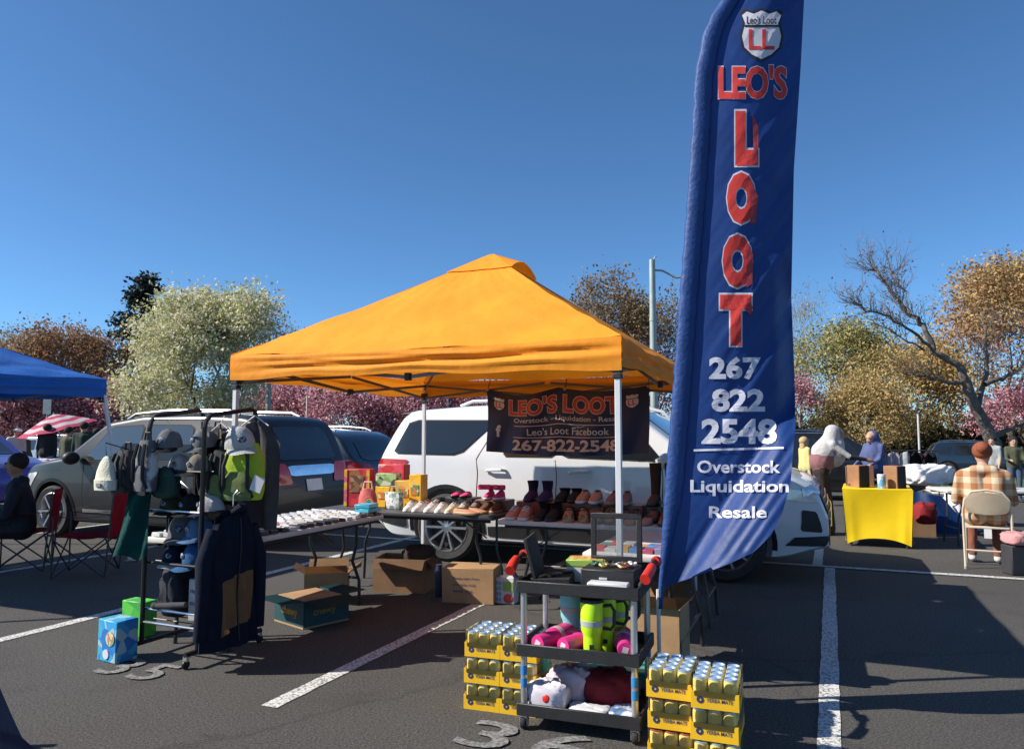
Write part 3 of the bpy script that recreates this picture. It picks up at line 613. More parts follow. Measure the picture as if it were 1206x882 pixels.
# ---------------------------------------------------------------- feather flag
D = 4.12
LE = [(-62, 945), (-58, 925), (-48, 898), (-30, 872), (0, 850), (20, 837), (40, 828), (90, 818), (150, 815), (250, 808), (350, 800), (450, 793), (550, 785), (650, 778), (690, 775.5), (716, 774)]
RE = [(-62, 946), (-55, 949), (-30, 949), (0, 947), (80, 943), (200, 935), (350, 932), (450, 936), (500, 937), (570, 931), (605, 921), (630, 908), (650, 888), (664, 858), (676, 826), (690, 786), (696, 781), (716, 780)]
def li(tb, y): return float(np.interp(y, [p[0] for p in tb], [p[1] for p in tb]))
def sl(py): return li(LE, py) + 22 * sm(-60, 10, py) * (1 - .7 * sm(560, 700, py))      # inner edge of the pole sleeve
def disp(px, py):
    l, r = sl(py), li(RE, py); u = min(1, max(0, (px - l) / max(6, r - l)))
    d = -.05 * math.sin(math.pi * u) * sm(690, 560, py)
    # tension folds running up to the right
    q = (px - 790) * .86 + (py - 690) * .5
    d += u * (.011 * math.sin(q * .10 + 1 + .6 * math.sin(py * .013)) + .007 * math.sin(q * .21 + py * .012) + .003 * math.sin(q * .5 + py * .05)) * (.45 + .55 * sm(60, 500, py))
    # the lower part is blown forward along a diagonal
    e = (px - 785) / 158 - (690 - py) / 258           # right of the line from the foot up to the right edge
    d -= .26 * sm(-.06, .55, e) * sm(380, 520, py)
    d += .012 * math.sin(e * 22) * sm(-.1, .05, e) * sm(420, 560, py)
    # a rolled right edge above it
    d += .09 * sm(.8, 1.0, u) * sm(300, 360, py) * (1 - sm(470, 540, py))
    return d
def FS(off=0.):
    return lambda px, py: P(px, py, D + disp(px, py) - off)
ft = thing('feather_flag', 'tall navy feather flag with red and white lettering beside the cart', 'flag', (0, 0, 0))
navy = M('flag_navy', (.012, .05, .21), .5, var=.12, scale=4, bump=.1, bscale=25, trl=.3)
sleeve = M('flag_sleeve', (.012, .05, .19), .6, var=.12, scale=8, bump=.25, bscale=40)
red_p = M('print_red', (.72, .06, .05), .6, var=.06, trl=.3); white_p = M('print_white', (.72, .72, .8), .6, var=.04, trl=.25)
m = MB()
def fl(u, v):
    py = lerp(-58, 695, v); px = lerp(sl(py) - 1, li(RE, py), u); return FS()(px, py)
m.grid(fl, 60, 220); m.build('cloth', navy, ft, smooth=180)
m = MB(); secs = []
for i in range(90):                                        # the pole sleeve is a flattened tube
    py = lerp(-60, 716, i / 89); a, b = li(LE, py), max(sl(py), li(LE, py) + 5); pa, pb = P(a, py, D), P(b, py, D); c = (pa + pb) / 2; hw = (pb - pa).length / 2
    w2 = hw * (1 + .05 * math.sin(i * 1.7) + .04 * math.sin(i * 2.9))
    secs.append([c + Vector((w2 * math.cos(k * math.pi / 5), min(.022, hw) * math.sin(k * math.pi / 5), 0)) for k in range(10)])
m.loft(secs); m.build('pole_sleeve', sleeve, ft, smooth=180)
foot = P(775.5, 716, D); base = Vector((foot.x - .02, D, 0))
m = MB(); m.tube([base + Vector((0, 0, .02)), foot - Vector((0, 0, .3)), foot + Vector((0, 0, .1))], .011, 8); m.build('pole', tube_w, ft)
m = MB()
for k in range(4):
    a = k * math.pi / 2 + .4; m.bar(base + Vector((0, 0, .015)), base + Vector((.3 * math.cos(a), .3 * math.sin(a), .012)), .03, .014)
m.cyl(base, base + Vector((0, 0, .09)), .02, n=10); m.build('cross_base', tube_g, ft)
def flag_text(s, box, outline=True, bold=.03, mat=None, sk=0, name='lettering', ow=.018):
    x0, y0, x1, y1 = box; xc = (x0 + x1) / 2
    fn = lambda off: (lambda x, y: FS(off)(x + sk * (y - y0), -y))
    b = (x0, -y1, x1, -y0)
    if outline: put_text(s, b, lambda x, y: FS(.004)(x, -y), white_p, ft, name + '_outline', bold + ow, 9, ref=bold)
    put_text(s, b, lambda x, y: FS(.007)(x, -y), mat or red_p, ft, name, bold, 9)
def shield(cx, cy, w_, h_, fn, par, maxe, ink, txt=True):
    sc = lambda k: [(cx + x * w_ * k, cy - y * h_ * k) for x, y in SHIELD]
    put_poly(sc(1.12), fn(.004), ink, par, 'emblem_border', maxe); e = put_poly(sc(1), fn(.006), white_p, par, 'emblem', maxe)
    y = cy - .2 * h_; put_poly([(cx - .44 * w_, y - .02 * h_), (cx + .44 * w_, y - .02 * h_), (cx + .44 * w_, y + .025 * h_), (cx - .44 * w_, y + .025 * h_)], fn(.008), ink, par, 'emblem_band', maxe)
    put_text('LL', (cx - .33 * w_, -(cy + .3 * h_), cx + .33 * w_, -(cy - .13 * h_)), lambda a, b: fn(.008)(a, -b), red_p, par, 'emblem_letters', .02, maxe)
    if txt: put_text("Leo's Loot", (cx - .38 * w_, -(cy - .24 * h_), cx + .38 * w_, -(cy - .41 * h_)), lambda a, b: fn(.008)(a, -b), ink, par, 'emblem_letters', .01, maxe)
ink = M('print_ink', (.02, .03, .12), .6, var=.05)
shield(897, 42, 46, 56, FS, ft, 9, M('emblem_black', (.012, .012, .02), .6, var=.05))
flag_text("LEO'S", (846, 77, 927, 117), bold=.035)
for s_, bx_ in (('L', (866, 131, 893, 195)), ('O', (856, 203, 890, 264)), ('O', (851, 276, 886, 339)), ('T', (848, 347, 885, 407))): flag_text(s_, bx_, bold=.075, ow=.03)
# the drop faces of the block letters
for pts in ([(886, 134), (893, 150), (893, 178), (888, 190)], [(884, 212), (893, 232), (890, 262), (884, 264)], [(880, 286), (887, 300), (886, 334), (879, 339)], [(880, 350), (887, 362), (884, 371), (878, 366)]):
    put_poly(pts, FS(.009), M('print_red_dark', (.4, .05, .06), .6, trl=.2), ft, 'letter_side', 9)
for s_, bx_ in (('267', (835, 420, 896, 447)), ('822', (838, 458, 901, 485)), ('2548', (826, 493, 915, 523))): flag_text(s_, bx_, False, .04, white_p)
put_poly([(817, 529), (923, 526), (923, 528.5), (817, 531.5)], FS(.006), white_p, ft, 'printed_rule', 9)
for s_, bx_ in (('Overstock', (821, 542, 919, 557)), ('Liquidation', (813, 565, 929, 584)), ('Resale', (835, 596, 903, 610))): flag_text(s_, bx_, False, .024, white_p)
bpy.context.view_layer.update()
# the flag hangs from the origin of its own foot
for ch in ft.children: ch.location = (-base.x, -base.y, 0)
ft.location = base

# ---------------------------------------------------------------- banner at the back of the canopy
cA, sA = math.cos(R(-22)), math.sin(R(-22)); ex = Vector((cA, sA, 0)); ey = Vector((-sA, cA, 0))
BK = NEAR - ex * 2.83 + ey * 2.81                      # back corner leg
bn = thing('vinyl_banner', 'navy vinyl banner with red lettering tied under the orange canopy', 'banner', (0, 0, 0))
def hp(px):                                           # where that direction meets the vertical plane of the back truss
    d = ray(px, 500); nrm = ey; k = (BK - Vector((0, 0, 0))).dot(nrm) / d.dot(nrm); p = d * k; return (p - BK).dot(ex)
x0, x1 = hp(576), hp(766); z1b, z0b = 1.9, 1.265
def BN(off=0.):
    def fn(u, v):                                     # u 0..190 along, v 0..70 down, in print units
        a = u / 190; b = v / 70
        sag = .05 * math.sin(math.pi * min(1, abs(a - .46) / .54)) * (1 - b) if a > .46 else .09 * math.sin(math.pi * a / .46) * (1 - b) * .8
        low = -.035 * b * math.sin(a * 3.1)
        y = .03 * math.sin(a * 14 + b * 2) * (1 - .4 * b) + .02 * math.sin(a * 31 + b * 5) * (.4 + b) - off
        p = BK + ex * lerp(x0, x1, a) + ey * (y - .06); p.z = lerp(z1b, z0b, b) - sag + low; return p
    return fn
bnv = M('banner_navy', (.02, .024, .065), .5, var=.1, scale=5, bump=.08, bscale=18)
bw = M('banner_white', (.6, .55, .52), .6, var=.05); br = M('banner_red', (.55, .06, .03), .6, var=.06); bp_ = M('banner_cream', (.7, .5, .4), .6, var=.05)
m = MB(); m.grid(lambda u, v: BN()(u * 190, v * 70), 90, 16); m.build('sheet', bnv, bn, smooth=180)
def btext(s, box, mat, bold, off=.005, outline=None):
    b = (box[0], -box[3], box[2], -box[1])
    if outline: put_text(s, b, lambda x, y: BN(.004)(x, -y), outline, bn, 'lettering_outline', bold + .03, 4, ref=bold)
    put_text(s, b, lambda x, y: BN(.007)(x, -y), mat, bn, 'lettering', bold, 4)
btext("LEO'S LOOT", (28, 6, 158, 25), br, .03, outline=bw)
btext('Overstock - Liquidation - Resale', (34, 28, 160, 35), bw, .01); btext("Leo's Loot Facebook", (52, 40, 146, 48), bw, .01); btext('267-822-2548', (34, 53, 158, 66), bp_, .03)
for y in (36.8, 50.2): put_poly([(34, y), (160, y), (160, y + .8), (34, y + .8)], BN(.005), bp_, bn, 'printed_rule', 4)
for c_ in (15, 172): shield(c_, 14, 14, 14, BN, bn, 3, bnv, False)
btext('f', (12, 38, 18, 52), bw, .05)
for u_ in (1, 95, 189):
    p = BN()(u_, 1); m = MB(); m.tube([p, p + Vector((0, .02, .1)) + ey * .06], .004, 5); m.build('tie_cord', blackpl, bn)
    m = MB(); m.lathe([(.008, 0), (.014, .002), (.008, .004)], 10, p - ey * .006, Matrix.Rotation(R(90), 3, 'X')); m.build('eyelet', alloy, bn)
for ch in bn.children: ch.location = -BK
bn.location = BK

# ---------------------------------------------------------------- folding tables
tab_w = M('table_plastic', (.55, .53, .5), .5, var=.06, scale=12, bump=.08, bscale=200)
tab_k = M('table_dark', (.05, .05, .055), .5, var=.1)
def table(label, corner, rz, ln, dp, topm, edge=.028, group='folding tables'):
    """corner: near-left corner of the top, local x along, y back"""
    t = thing('folding_table', label, 'table', corner, rz, group)
    m = MB(); m.box((ln / 2, dp / 2, .74 - .019), (ln, dp, .038)); m.build('table_top', topm, t, bevel=.009, seg=2)
    
    for y in (.05, dp - .05):
        m = MB(); m.box((ln / 2, y, .69), (ln - .1, .02, .03)); m.build('side_rail', blackpl, t)
    for x, s in ((.22, 1), (ln - .22, -1)):
        for y in (.13, dp - .13):
            m = MB(); m.tube([(x, y, .7), (x, y, .5), (x - s * .02, y + (.05 if y < .3 else -.05), .36), (x - s * .05, y, .2), (x - s * .06, y, .0)], .0135, 8); m.build('leg', M('leg_steel', (.05, .05, .055), .4, .6), t)
        m = MB(); m.tube([(x - s * .045, .13, .22), (x - s * .045, dp - .13, .22)], .0115, 8); m.build('leg_brace', M('leg_steel'), t)
        m = MB(); m.tube([(x, .13, .66), (x, dp - .13, .66)], .0115, 8); m.build('leg_brace', M('leg_steel'), t)
        m = MB(); m.bar((x, dp / 2, .5), (x + s * .32, dp / 2, .7), .02, .008); m.build('folding_strut', M('leg_steel'), t)
    return t
TZ = .74
T1 = thing_loc = G(452, 606, TZ); t1c = Vector((T1.x, T1.y, 0)) - AY * 1.83     # left table: its long side runs away from the camera
T1O = Vector((t1c.x, t1c.y, 0))
table('white folding table at left covered with rows of white packets', T1O - AX * .74 * 0 , R(67), 1.83, .74, tab_w)
T2R = G(581, 608, TZ); T2O = Vector((T2R.x, T2R.y, 0)) - ex * 1.83
table('dark-topped folding table with toys and white sneakers at the back', T2O, R(-22), 1.83, .72, tab_k)
T3L = G(583, 612, TZ); T3O = Vector((T3L.x, T3L.y, 0)) + ex * .02
table('pale folding table loaded with boots behind the cart', T3O, R(-22), 1.83, .72, tab_w)
T4O = Vector((.42, 4.55, 0))
table('pale folding table with books beside the feather flag', T4O, R(-22), .72, 1.1, tab_w)
# ---------------------------------------------------------------- small goods builders
card = M('cardboard', (.36, .22, .11), .85, var=.12, scale=6, bump=.08, bscale=30)
card_d = M('cardboard_dark', (.24, .14, .075), .85, var=.15, scale=6)
cloth_white = M('cloth_white', (.66, .66, .66), .9, var=.06, scale=15, bump=.15, bscale=50)
def cm(name, col=(.5, .5, .5), **k): return M(name, col, **{**dict(rough=.85, var=.12, scale=14, bump=.12, bscale=60), **k})
def pm(name, col=(.5, .5, .5), **k): return M(name, col, **{**dict(rough=.35, var=.06), **k})
def carton(name, label, loc, rz, sx, sy, sz, mat=None, flaps=True, tape=True, cat='box', group=None, fl_open=.9, inner=True):
    mat = mat or card; t = thing(name, label, cat, loc, rz, group); w = .006
    if inner:
        for nm, c, s in (('side_wall', (0, -sy / 2, sz / 2), (sx, w, sz)), ('side_wall', (0, sy / 2, sz / 2), (sx, w, sz)), ('side_wall', (-sx / 2, 0, sz / 2), (w, sy - .012, sz - .002)), ('side_wall', (sx / 2, 0, sz / 2), (w, sy - .012, sz - .002)), ('bottom', (0, 0, w), (sx - .02, sy - .02, w))):
            m = MB(); m.box(c, s); m.build(nm, mat, t)
    else:
        m = MB(); m.box((0, 0, sz / 2), (sx, sy, sz)); m.build('shell', mat, t, bevel=.006)
    if flaps:
        for a, ln, dx, dy in ((0, sx, 0, -1), (math.pi, sx, 0, 1), (math.pi / 2, sy, 1, 0), (-math.pi / 2, sy, -1, 0)):
            op = fl_open + rnd.uniform(-.3, .3); h = min(sx, sy) * .45; x0, y0 = dx * sx / 2, dy * sy / 2
            ox, oy = dx * math.cos(op) * h, dy * math.cos(op) * h; oz = math.sin(op) * h * (.6)
            tx, ty = (1, 0) if dy else (0, 1); m = MB()
            m.add([(x0 - tx * ln / 2 * .97, y0 - ty * ln / 2 * .97, sz), (x0 + tx * ln / 2 * .97, y0 + ty * ln / 2 * .97, sz), (x0 + tx * ln / 2 * .95 + ox, y0 + ty * ln / 2 * .95 + oy, sz + oz), (x0 - tx * ln / 2 * .95 + ox, y0 - ty * ln / 2 * .95 + oy, sz + oz)], [[0, 1, 2, 3]])
            m.build('flap', mat, t, solid=.005)
    return t
def face_text(t, s, box, y, mat, bold=.01, side='front', x=None):
    fn = (lambda a, b: Vector((a, y, b))) if side == 'front' else (lambda a, b: Vector((y, a, b)))
    return put_text(s, box, fn, mat, t, 'printing', bold, 9)
def crumple(name, label, loc, rz, sx, sy, sz, mat, seed=0, cat='bag', group=None, tag_=True, n=22):
    r_ = random.Random(seed); ph = [r_.uniform(0, 6.3) for _ in range(6)]; m = MB(); secs = []
    for i in range(n + 1):
        a = -math.pi / 2 + math.pi * max(.02, min(.98, i / n)); q = []
        for k in range(n + 4):
            t_ = 2 * math.pi * k / (n + 4); sgn = lambda v, e: math.copysign(abs(v) ** e, v)
            x = sgn(math.cos(a), .5) * sgn(math.cos(t_), .55); y = sgn(math.cos(a), .5) * sgn(math.sin(t_), .55); z = sgn(math.sin(a), .6)
            f = 1 + .09 * math.sin(3 * t_ + ph[0] + 2 * a) + .06 * math.sin(7 * t_ + ph[1] + 5 * a) + .045 * math.sin(11 * t_ - 9 * a + ph[2])
            q.append((x * sx / 2 * f, y * sy / 2 * f, sz / 2 + z * sz / 2 * (f if z > 0 else 1)))
        secs.append(q)
    m.loft(secs)
    return one(m, name, mat, label, cat, loc, rz, group, smooth=70) if tag_ else m.build(name, mat, None, smooth=70)
def cap(label, loc, rz, mat, brim=None, tilt=(0, 0), group='caps on the rack', sc=1., patch=None):
    sc *= .84
    t = thing('cap', label, 'cap', loc, rz, group, rot=(tilt[0], tilt[1], rz)); m = MB()
    def dome(u, v):
        a = 2 * math.pi * u; f = v * math.pi / 2; r = math.cos(f) ** .75
        return Vector((.088 * sc * r * math.cos(a) * (1 + .03 * math.cos(6 * a)), .1 * sc * r * math.sin(a), .125 * sc * math.sin(f) * (1 - .06 * math.sin(a))))
    m.grid(dome, 28, 10); m.build('crown', mat, t, smooth=70, solid=.003)
    m = MB()
    def br(u, v):
        a = lerp(R(200), R(340), u); r0 = Vector((.088 * math.cos(a), .1 * math.sin(a), .004)); o = Vector((math.cos(a) * .022, -.075, -.018)) * math.sin(math.pi * u) ** .5
        return (r0 + o * v + Vector((0, 0, -.02 * abs(math.cos(a)) * v))) * sc
    m.grid(br, 18, 6); m.build('brim', brim or mat, t, smooth=70, solid=.004)
    m = MB(); m.ell((0, 0, .126 * sc), (.008, .008, .005)); m.build('button', brim or mat, t)
    m = MB(); m.ell((0, -.094 * sc, .06 * sc), (.026 * sc, .012 * sc, .022 * sc), 10, 6); m.build('front_patch', patch or cm('patch_mixed', (.3, .32, .36), col2=(.05, .06, .12), scale=60, hard=True, var=0), t); return t
def backpack(label, loc, rz, sx, sy, sz, mat, mat2, group='backpacks on the rack'):
    t = thing('backpack', label, 'backpack', loc, rz, group)
    def shell(kx, ky, kz, oy):
        m = MB(); secs = []
        for i in range(11):
            f = i / 10; w_ = (1 - .35 * max(0, f - .7) / .3 - .12 * max(0, .15 - f) / .15) ; q = []
            for k in range(18):
                a = 2 * math.pi * k / 18; g_ = lambda v: math.copysign(abs(v) ** .6, v)
                q.append((sx / 2 * kx * w_ * g_(math.cos(a)), oy + sy / 2 * ky * w_ * g_(math.sin(a)), sz * kz * f))
            secs.append(q)
        m.loft(secs); return m
    shell(1, 1, 1, 0).build('bag', mat, t, smooth=60); shell(.72, .5, .5, -sy * .45).build('front_pocket', mat2, t, smooth=60)
    for s in (-1, 1):
        m = MB(); m.tube([(s * sx * .22, -sy * .5, sz * .92), (s * sx * .3, -sy * .72, sz * .6), (s * sx * .3, -sy * .7, sz * .25), (s * sx * .35, -sy * .4, .02)], .012, 6); m.build('strap', blackpl, t)
    m = MB(); m.tube([(-.03, 0, sz * .97), (-.02, 0, sz + .05), (.02, 0, sz + .05), (.03, 0, sz * .97)], .007, 6); m.build('haul_loop', blackpl, t); return t
def tumbler(label, loc, mat, lid, rot=(0, 0, 0), handle=True, sc=1., group='tumblers on the cart', straw=False):
    t = thing('tumbler', label, 'tumbler', loc, 0, group, rot=rot); k = sc
    m = MB(); m.lathe([(.001, 0), (.036 * k, 0), (.038 * k, .01), (.038 * k, .085 * k), (.041 * k, .1 * k), (.048 * k, .115 * k), (.052 * k, .235 * k), (.05 * k, .24 * k), (.001, .24 * k)], 24, cap=False); b = m.build('cup', mat, t)
    m = MB(); m.lathe([(.0488 * k, .135 * k), (.0498 * k, .136 * k), (.0512 * k, .16 * k), (.0502 * k, .161 * k)], 24, cap=False); m.build('sleeve_label', pm('tumbler_label', (.36, .4, .36)), b)
    m = MB(); m.lathe([(.001, -.001), (.02 * k, -.001)], 4, cap=False); m.build('base_sticker', pm('sticker_pale', (.6, .5, .5)), b)
    m = MB(); m.lathe([(.001, .252 * k), (.05 * k, .252 * k), (.053 * k, .246 * k), (.053 * k, .238 * k)], 24, cap=False); m.build('lid', lid, t)
    if handle:
        m = MB(); m.tube([(.047 * k, 0, .22 * k), (.085 * k, 0, .225 * k), (.1 * k, 0, .2 * k), (.098 * k, 0, .14 * k), (.085 * k, 0, .12 * k), (.045 * k, 0, .125 * k)], .008 * k, 8); m.build('handle', lid, t)
    m = MB(); m.box((.0, -.0375 * k, .05 * k), (.02 * k, .002, .02 * k)); m.build('badge', lid, b)
    return t
def shoe(label, loc, rz, up, sole, ln=.26, kind='sneaker', shaft=.0, lace=None, group='shoes on the tables', tilt=0):
    t = thing('boot' if kind == 'boot' else 'shoe', label, 'boot' if kind == 'boot' else 'shoe', loc, 0, group, rot=(tilt, 0, rz)); k = ln / .26
    st = [(0, .016, .035), (.03, .036, .052), (.07, .045, .062), (.11, .046, .075), (.145, .042, .09), (.18, .037, .1), (.21, .036, .098), (.235, .034, .096), (.255, .02, .085)]
    if kind == 'flat': st = [(x, w_, h * (.62 if x < .12 else .58)) for x, w_, h in st]
    m = MB(); secs = []
    for x, w_, h in st:
        q = []
        for j in range(14):
            a = math.pi * j / 13; y = w_ * math.copysign(abs(math.cos(a)) ** .7, math.cos(a)); z = .018 + (h - .018) * abs(math.sin(a)) ** .8
            q.append(Vector((y, -.13 + x, z)) * k)
        secs.append(q)
    m.loft(secs); m.build('upper', up, t, smooth=60)
    m = MB(); secs = []
    for z, e in ((0, .0), (.006, .004), (.018, .005), (.024, .002)):
        loop = [(w_ + e, x) for x, w_, h in st] + [(-w_ - e, x) for x, w_, h in st[::-1]]
        secs.append([Vector((y, -.13 + x + (e if x > .13 else -e), z)) * k for y, x in loop])
    m.loft(secs); m.build('sole', sole, t, smooth=50)
    if kind == 'boot':
        m = MB(); secs = []
        for i in range(9):
            f = i / 8; z = .07 + shaft * f; rx = .036 + .014 * f; ry = .05 + .008 * f
            secs.append([Vector((rx * math.cos(2 * math.pi * j / 16), .055 + ry * math.sin(2 * math.pi * j / 16) * (1 - .02 * math.sin(f * 20)) + .015 * math.sin(f * 3), z)) * k for j in range(16)])
        m.loft(secs, cap=False); m.build('shaft', up, t, smooth=60, solid=.004)
    else:
        m = MB(); m.ell(Vector((0, .055, (.1 if kind == 'sneaker' else .058))) * k, (.026 * k, .048 * k, .006 * k)); m.build('opening', cm('shoe_lining', (.06, .05, .05)), t)
    if lace:
        for i in range(4):
            m = MB(); y = -.045 + i * .024; z = .076 + i * .009; m.tube([Vector((-.028, y, z - .008)) * k, Vector((0, y - .006, z + .006)) * k, Vector((.028, y, z - .008)) * k], .0035 * k, 5); m.build('lace', lace, t)
    return t
def on_table(origin, rz, x, y, z=TZ):
    c, s = math.cos(rz), math.sin(rz); return Vector((origin.x + x * c - y * s, origin.y + x * s + y * c, z))

# ---------------------------------------------------------------- garment rack
steel = M('rack_chrome', (.6, .6, .62), .25, .9, var=.06); rackb = M('rack_black', (.012, .012, .013), .45, .2, var=.1)
FL = G(166, 772); FRt = G(232, 783); rx = (FRt - FL).length; RRZ = math.atan2(FRt.y - FL.y, FRt.x - FL.x); RD = .46
rk = thing('garment_rack', 'black rolling garment rack hung with caps, bags and a jacket', 'rack', FL, RRZ)
for x in (0, rx):
    for y, nm in ((0, 'post'), (RD, 'post')):
        zt_ = 1.5 if y == 0 else 1.58
        m = MB(); m.tube([(x, y, .09), (x, y, zt_ - .02)], .0155, 8); m.build('post', rackb, rk)
    m = MB(); m.tube([(x, 0, 1.48), (x, .012, 1.53), (x, .05, 1.565), (x, RD - .05, 1.615), (x, RD - .012, 1.6), (x, RD, 1.56)], .0155, 8); m.build('top_hoop', rackb, rk)
    m = MB(); m.tube([(x, -.1, .085), (x, RD + .1, .085)], .016, 8); m.build('foot_bar', rackb, rk)
    for y in (-.09, RD + .09):
        m = MB(); m.lathe([(.001, -.011), (.024, -.011), (.028, -.006), (.028, .006), (.024, .011), (.001, .011)], 14, (x, y, .028), Matrix.Rotation(R(90), 3, 'Y')); cw = m.build('caster', rackb, rk)
        m = MB(); m.box((x, y, .062), (.03, .02, .03)); m.build('caster_fork', steel, cw)
for z, y in ((1.545, .03), (1.6, RD - .04), (1.2, 0.02), (1.2, RD), (.94, .02), (.94, RD), (.6, .02), (.6, RD), (.22, .0), (.3, .02), (.22, RD)):
    m = MB(); m.tube([(0, y, z), (rx, y, z)], .009, 8); m.build('rail', steel if z in (1.545, .94, .22, .3) or y > .4 and z > 1.5 else rackb, rk)
for z in (1.2, .94, .6, .22):
    for i in range(4):
        y = .09 + i * .1; m = MB(); m.tube([(0, y, z), (rx, y, z)], .004, 5); m.build('shelf_wire', rackb, rk)
def RK(x, y, z):
    c, s = math.cos(RRZ), math.sin(RRZ); return Vector((FL.x + x * c - y * s, FL.y + x * s + y * c, z))
def fit(px, py, dep): return P(px, py, dep)
# caps and small goods standing on its wires
capm = dict(grey=cm('cap_grey', (.25, .25, .26)), blk=cm('cap_black', (.02, .02, .022)), wht=cm('cap_white', (.62, .62, .62)), sky=cm('cap_sky', (.16, .3, .5)), olv=cm('cap_olive', (.07, .09, .04)), nvy=cm('cap_navy', (.02, .03, .07)), blu=cm('cap_blue', (.05, .17, .38)), sand=cm('cap_sand', (.32, .29, .24)))
for lab, x, y, z, rz, a, b, sc in (
        ('grey cap hanging high on the rack, brim towards the camera', .12, .06, 1.36, .3, 'grey', 'blk', 1.1),
        ('white-fronted cap at the top right of the rack rails', .3, .2, 1.36, -.4, 'grey', 'grey', 1.1),
        ('white cap with blue crest on the upper rack shelf', .16, .12, 1.205, .3, 'wht', 'wht', 1.),
        ('black cap with pale front on the upper rack shelf', .36, .1, 1.205, -.2, 'sand', 'blk', 1.),
        ('olive cap with dark brim on the middle rack shelf', .1, .12, .946, .1, 'olv', 'blk', 1.),
        ('black cap with gold front on the middle rack shelf', .31, .1, .946, -.3, 'blk', 'blk', 1.),
        ('wide grey cap under the middle shelf of the rack', .12, .2, .76, .5, 'grey', 'grey', 1.3),
        ('sky blue cap beside the wide grey one', .34, .14, .78, -.3, 'sky', 'sky', 1.1),
        ('white and navy cap on the lower rack shelf', .13, .12, .606, .4, 'nvy', 'wht', 1.),
        ('bright blue cap on the lower rack shelf', .34, .13, .606, -.5, 'blu', 'blu', 1.2)):
    cap(lab, RK(x, y, z), RRZ + rz, capm[a], capm[b], sc=sc, tilt=(.12, .05))
for x, y, z in ((.1, .06, 1.36), (.31, .2, 1.36), (.12, .2, .76), (.34, .14, .78)):      # hooks that carry the hanging ones
    m = MB(); m.tube([(x, y + .02, z + .13), (x, y + .01, z + .16), (x, .03, z + (.19 if z > 1 else .18))], .003, 5); m.build('hook', steel, rk)
for lab, x, y, z, rz, a, b in (
        ('dark navy cap hanging behind the grey one at the rack top', .2, .33, 1.34, .8, 'nvy', 'blk'), ('white visor cap at the back of the upper shelf', .3, .32, 1.205, .1, 'wht', 'blk'), ('black cap at the back of the upper shelf', .12, .34, 1.205, .6, 'blk', 'blk'),
        ('sand cap at the back of the middle shelf', .42, .33, .946, -.3, 'sand', 'sand'), ('grey cap at the back of the middle shelf', .2, .34, .946, .3, 'grey', 'blk'), ('white cap at the right of the middle shelf', .47, .1, .946, -.7, 'wht', 'nvy'),
        ('olive cap at the back of the lower shelf', .16, .34, .606, .2, 'olv', 'olv'), ('pale cap at the back of the lower shelf', .4, .34, .606, -.4, 'sand', 'wht')):
    cap(lab, RK(x, y, z), RRZ + rz, capm[a], capm[b], tilt=(.1, -.06))
backpack('black drawstring bag hanging low inside the rack', RK(.22, .38, .98), RRZ, .26, .12, .5, cm('black_nylon', (.012, .012, .013)), cm('black_nylon2', (.02, .02, .022)))
crumple('garment', 'dark green garment folded over the rack rail', RK(.14, .03, 1.02), RRZ, .2, .1, .2, cm('green_cloth', (.015, .05, .04)), 61, 'clothing')
for i, (x, y, w_, z0, z1, cl_, lab) in enumerate(((.12, .4, .3, .7, 1.42, (.014, .014, .016), 'black hoodie hanging at the back left of the rack'), (.34, .36, .3, .62, 1.44, (.03, .032, .03), 'charcoal sweater hanging in the middle of the rack'), (.5, .2, .26, .98, 1.46, (.02, .028, .02), 'dark green vest hanging at the right of the rack'), (.0, .25, .2, .5, 1.1, (.012, .014, .02), 'dark navy trousers hanging at the left end of the rack'))):
    hg = thing('garment', lab, 'clothing', RK(x, y, z0), RRZ + (.1 - .2 * i % .5)); m = MB(); r0 = i * 1.7
    m.grid(lambda u, v: Vector((lerp(-.5, .5, u) * w_ * (1 - .35 * sm(.86, 1, v)), .025 * math.sin(u * 15 + r0 + v * 2) + .012 * math.sin(u * 33 + v * 5), (z1 - z0) * v - .05 * abs(2 * u - 1) * v)), 24, 14); m.build('panel', cm('dark_garment%d' % i, cl_), hg, smooth=70, solid=.006)
    m = MB(); m.tube([(-.1, 0, z1 - z0 - .03), (0, 0, z1 - z0 + .03), (.1, 0, z1 - z0 - .03)], .005, 5); m.build('hanger', steel, hg)
# goods on the lowest wires
carton('printed_box', 'grey printed carton on the bottom shelf of the rack', RK(.38, .22, .226), RRZ + .1, .22, .2, .27, pm('box_grey', (.42, .42, .44)), flaps=False, inner=False)
b = bpy.data.objects['printed_box']; face_text(b, 'HoodieZone', (-.09, .18, .09, .205), -.1035, ink, .02); face_text(b, 'Danger', (-.09, .1, .03, .125), -.1035, ink, .02)
crumple('garment', 'dark folded clothing stuffed on the left of the bottom rack shelf', RK(.12, .2, .226), RRZ, .18, .26, .34, cm('dark_cloth', (.018, .02, .03)), 5, 'clothing')
crumple('shoe_bag', 'pale crumpled bag at the right of the bottom rack shelf', RK(.5, .08, .31), RRZ, .1, .12, .2, cm('pale_cloth', (.5, .5, .52)), 9, 'bag')
m = MB(); m.tube([(0, 0, 0), (.12, .0, .012), (.26, 0, .03)], [.02, .022, .018], 10); m.ell((-.01, 0, 0), (.03, .025, .024)); one(m, 'umbrella', [cm('umbrella_dark', (.03, .03, .035))], 'short folded dark umbrella lying on the lowest rack bars', 'umbrella', RK(.12, -.0, .33), RRZ)
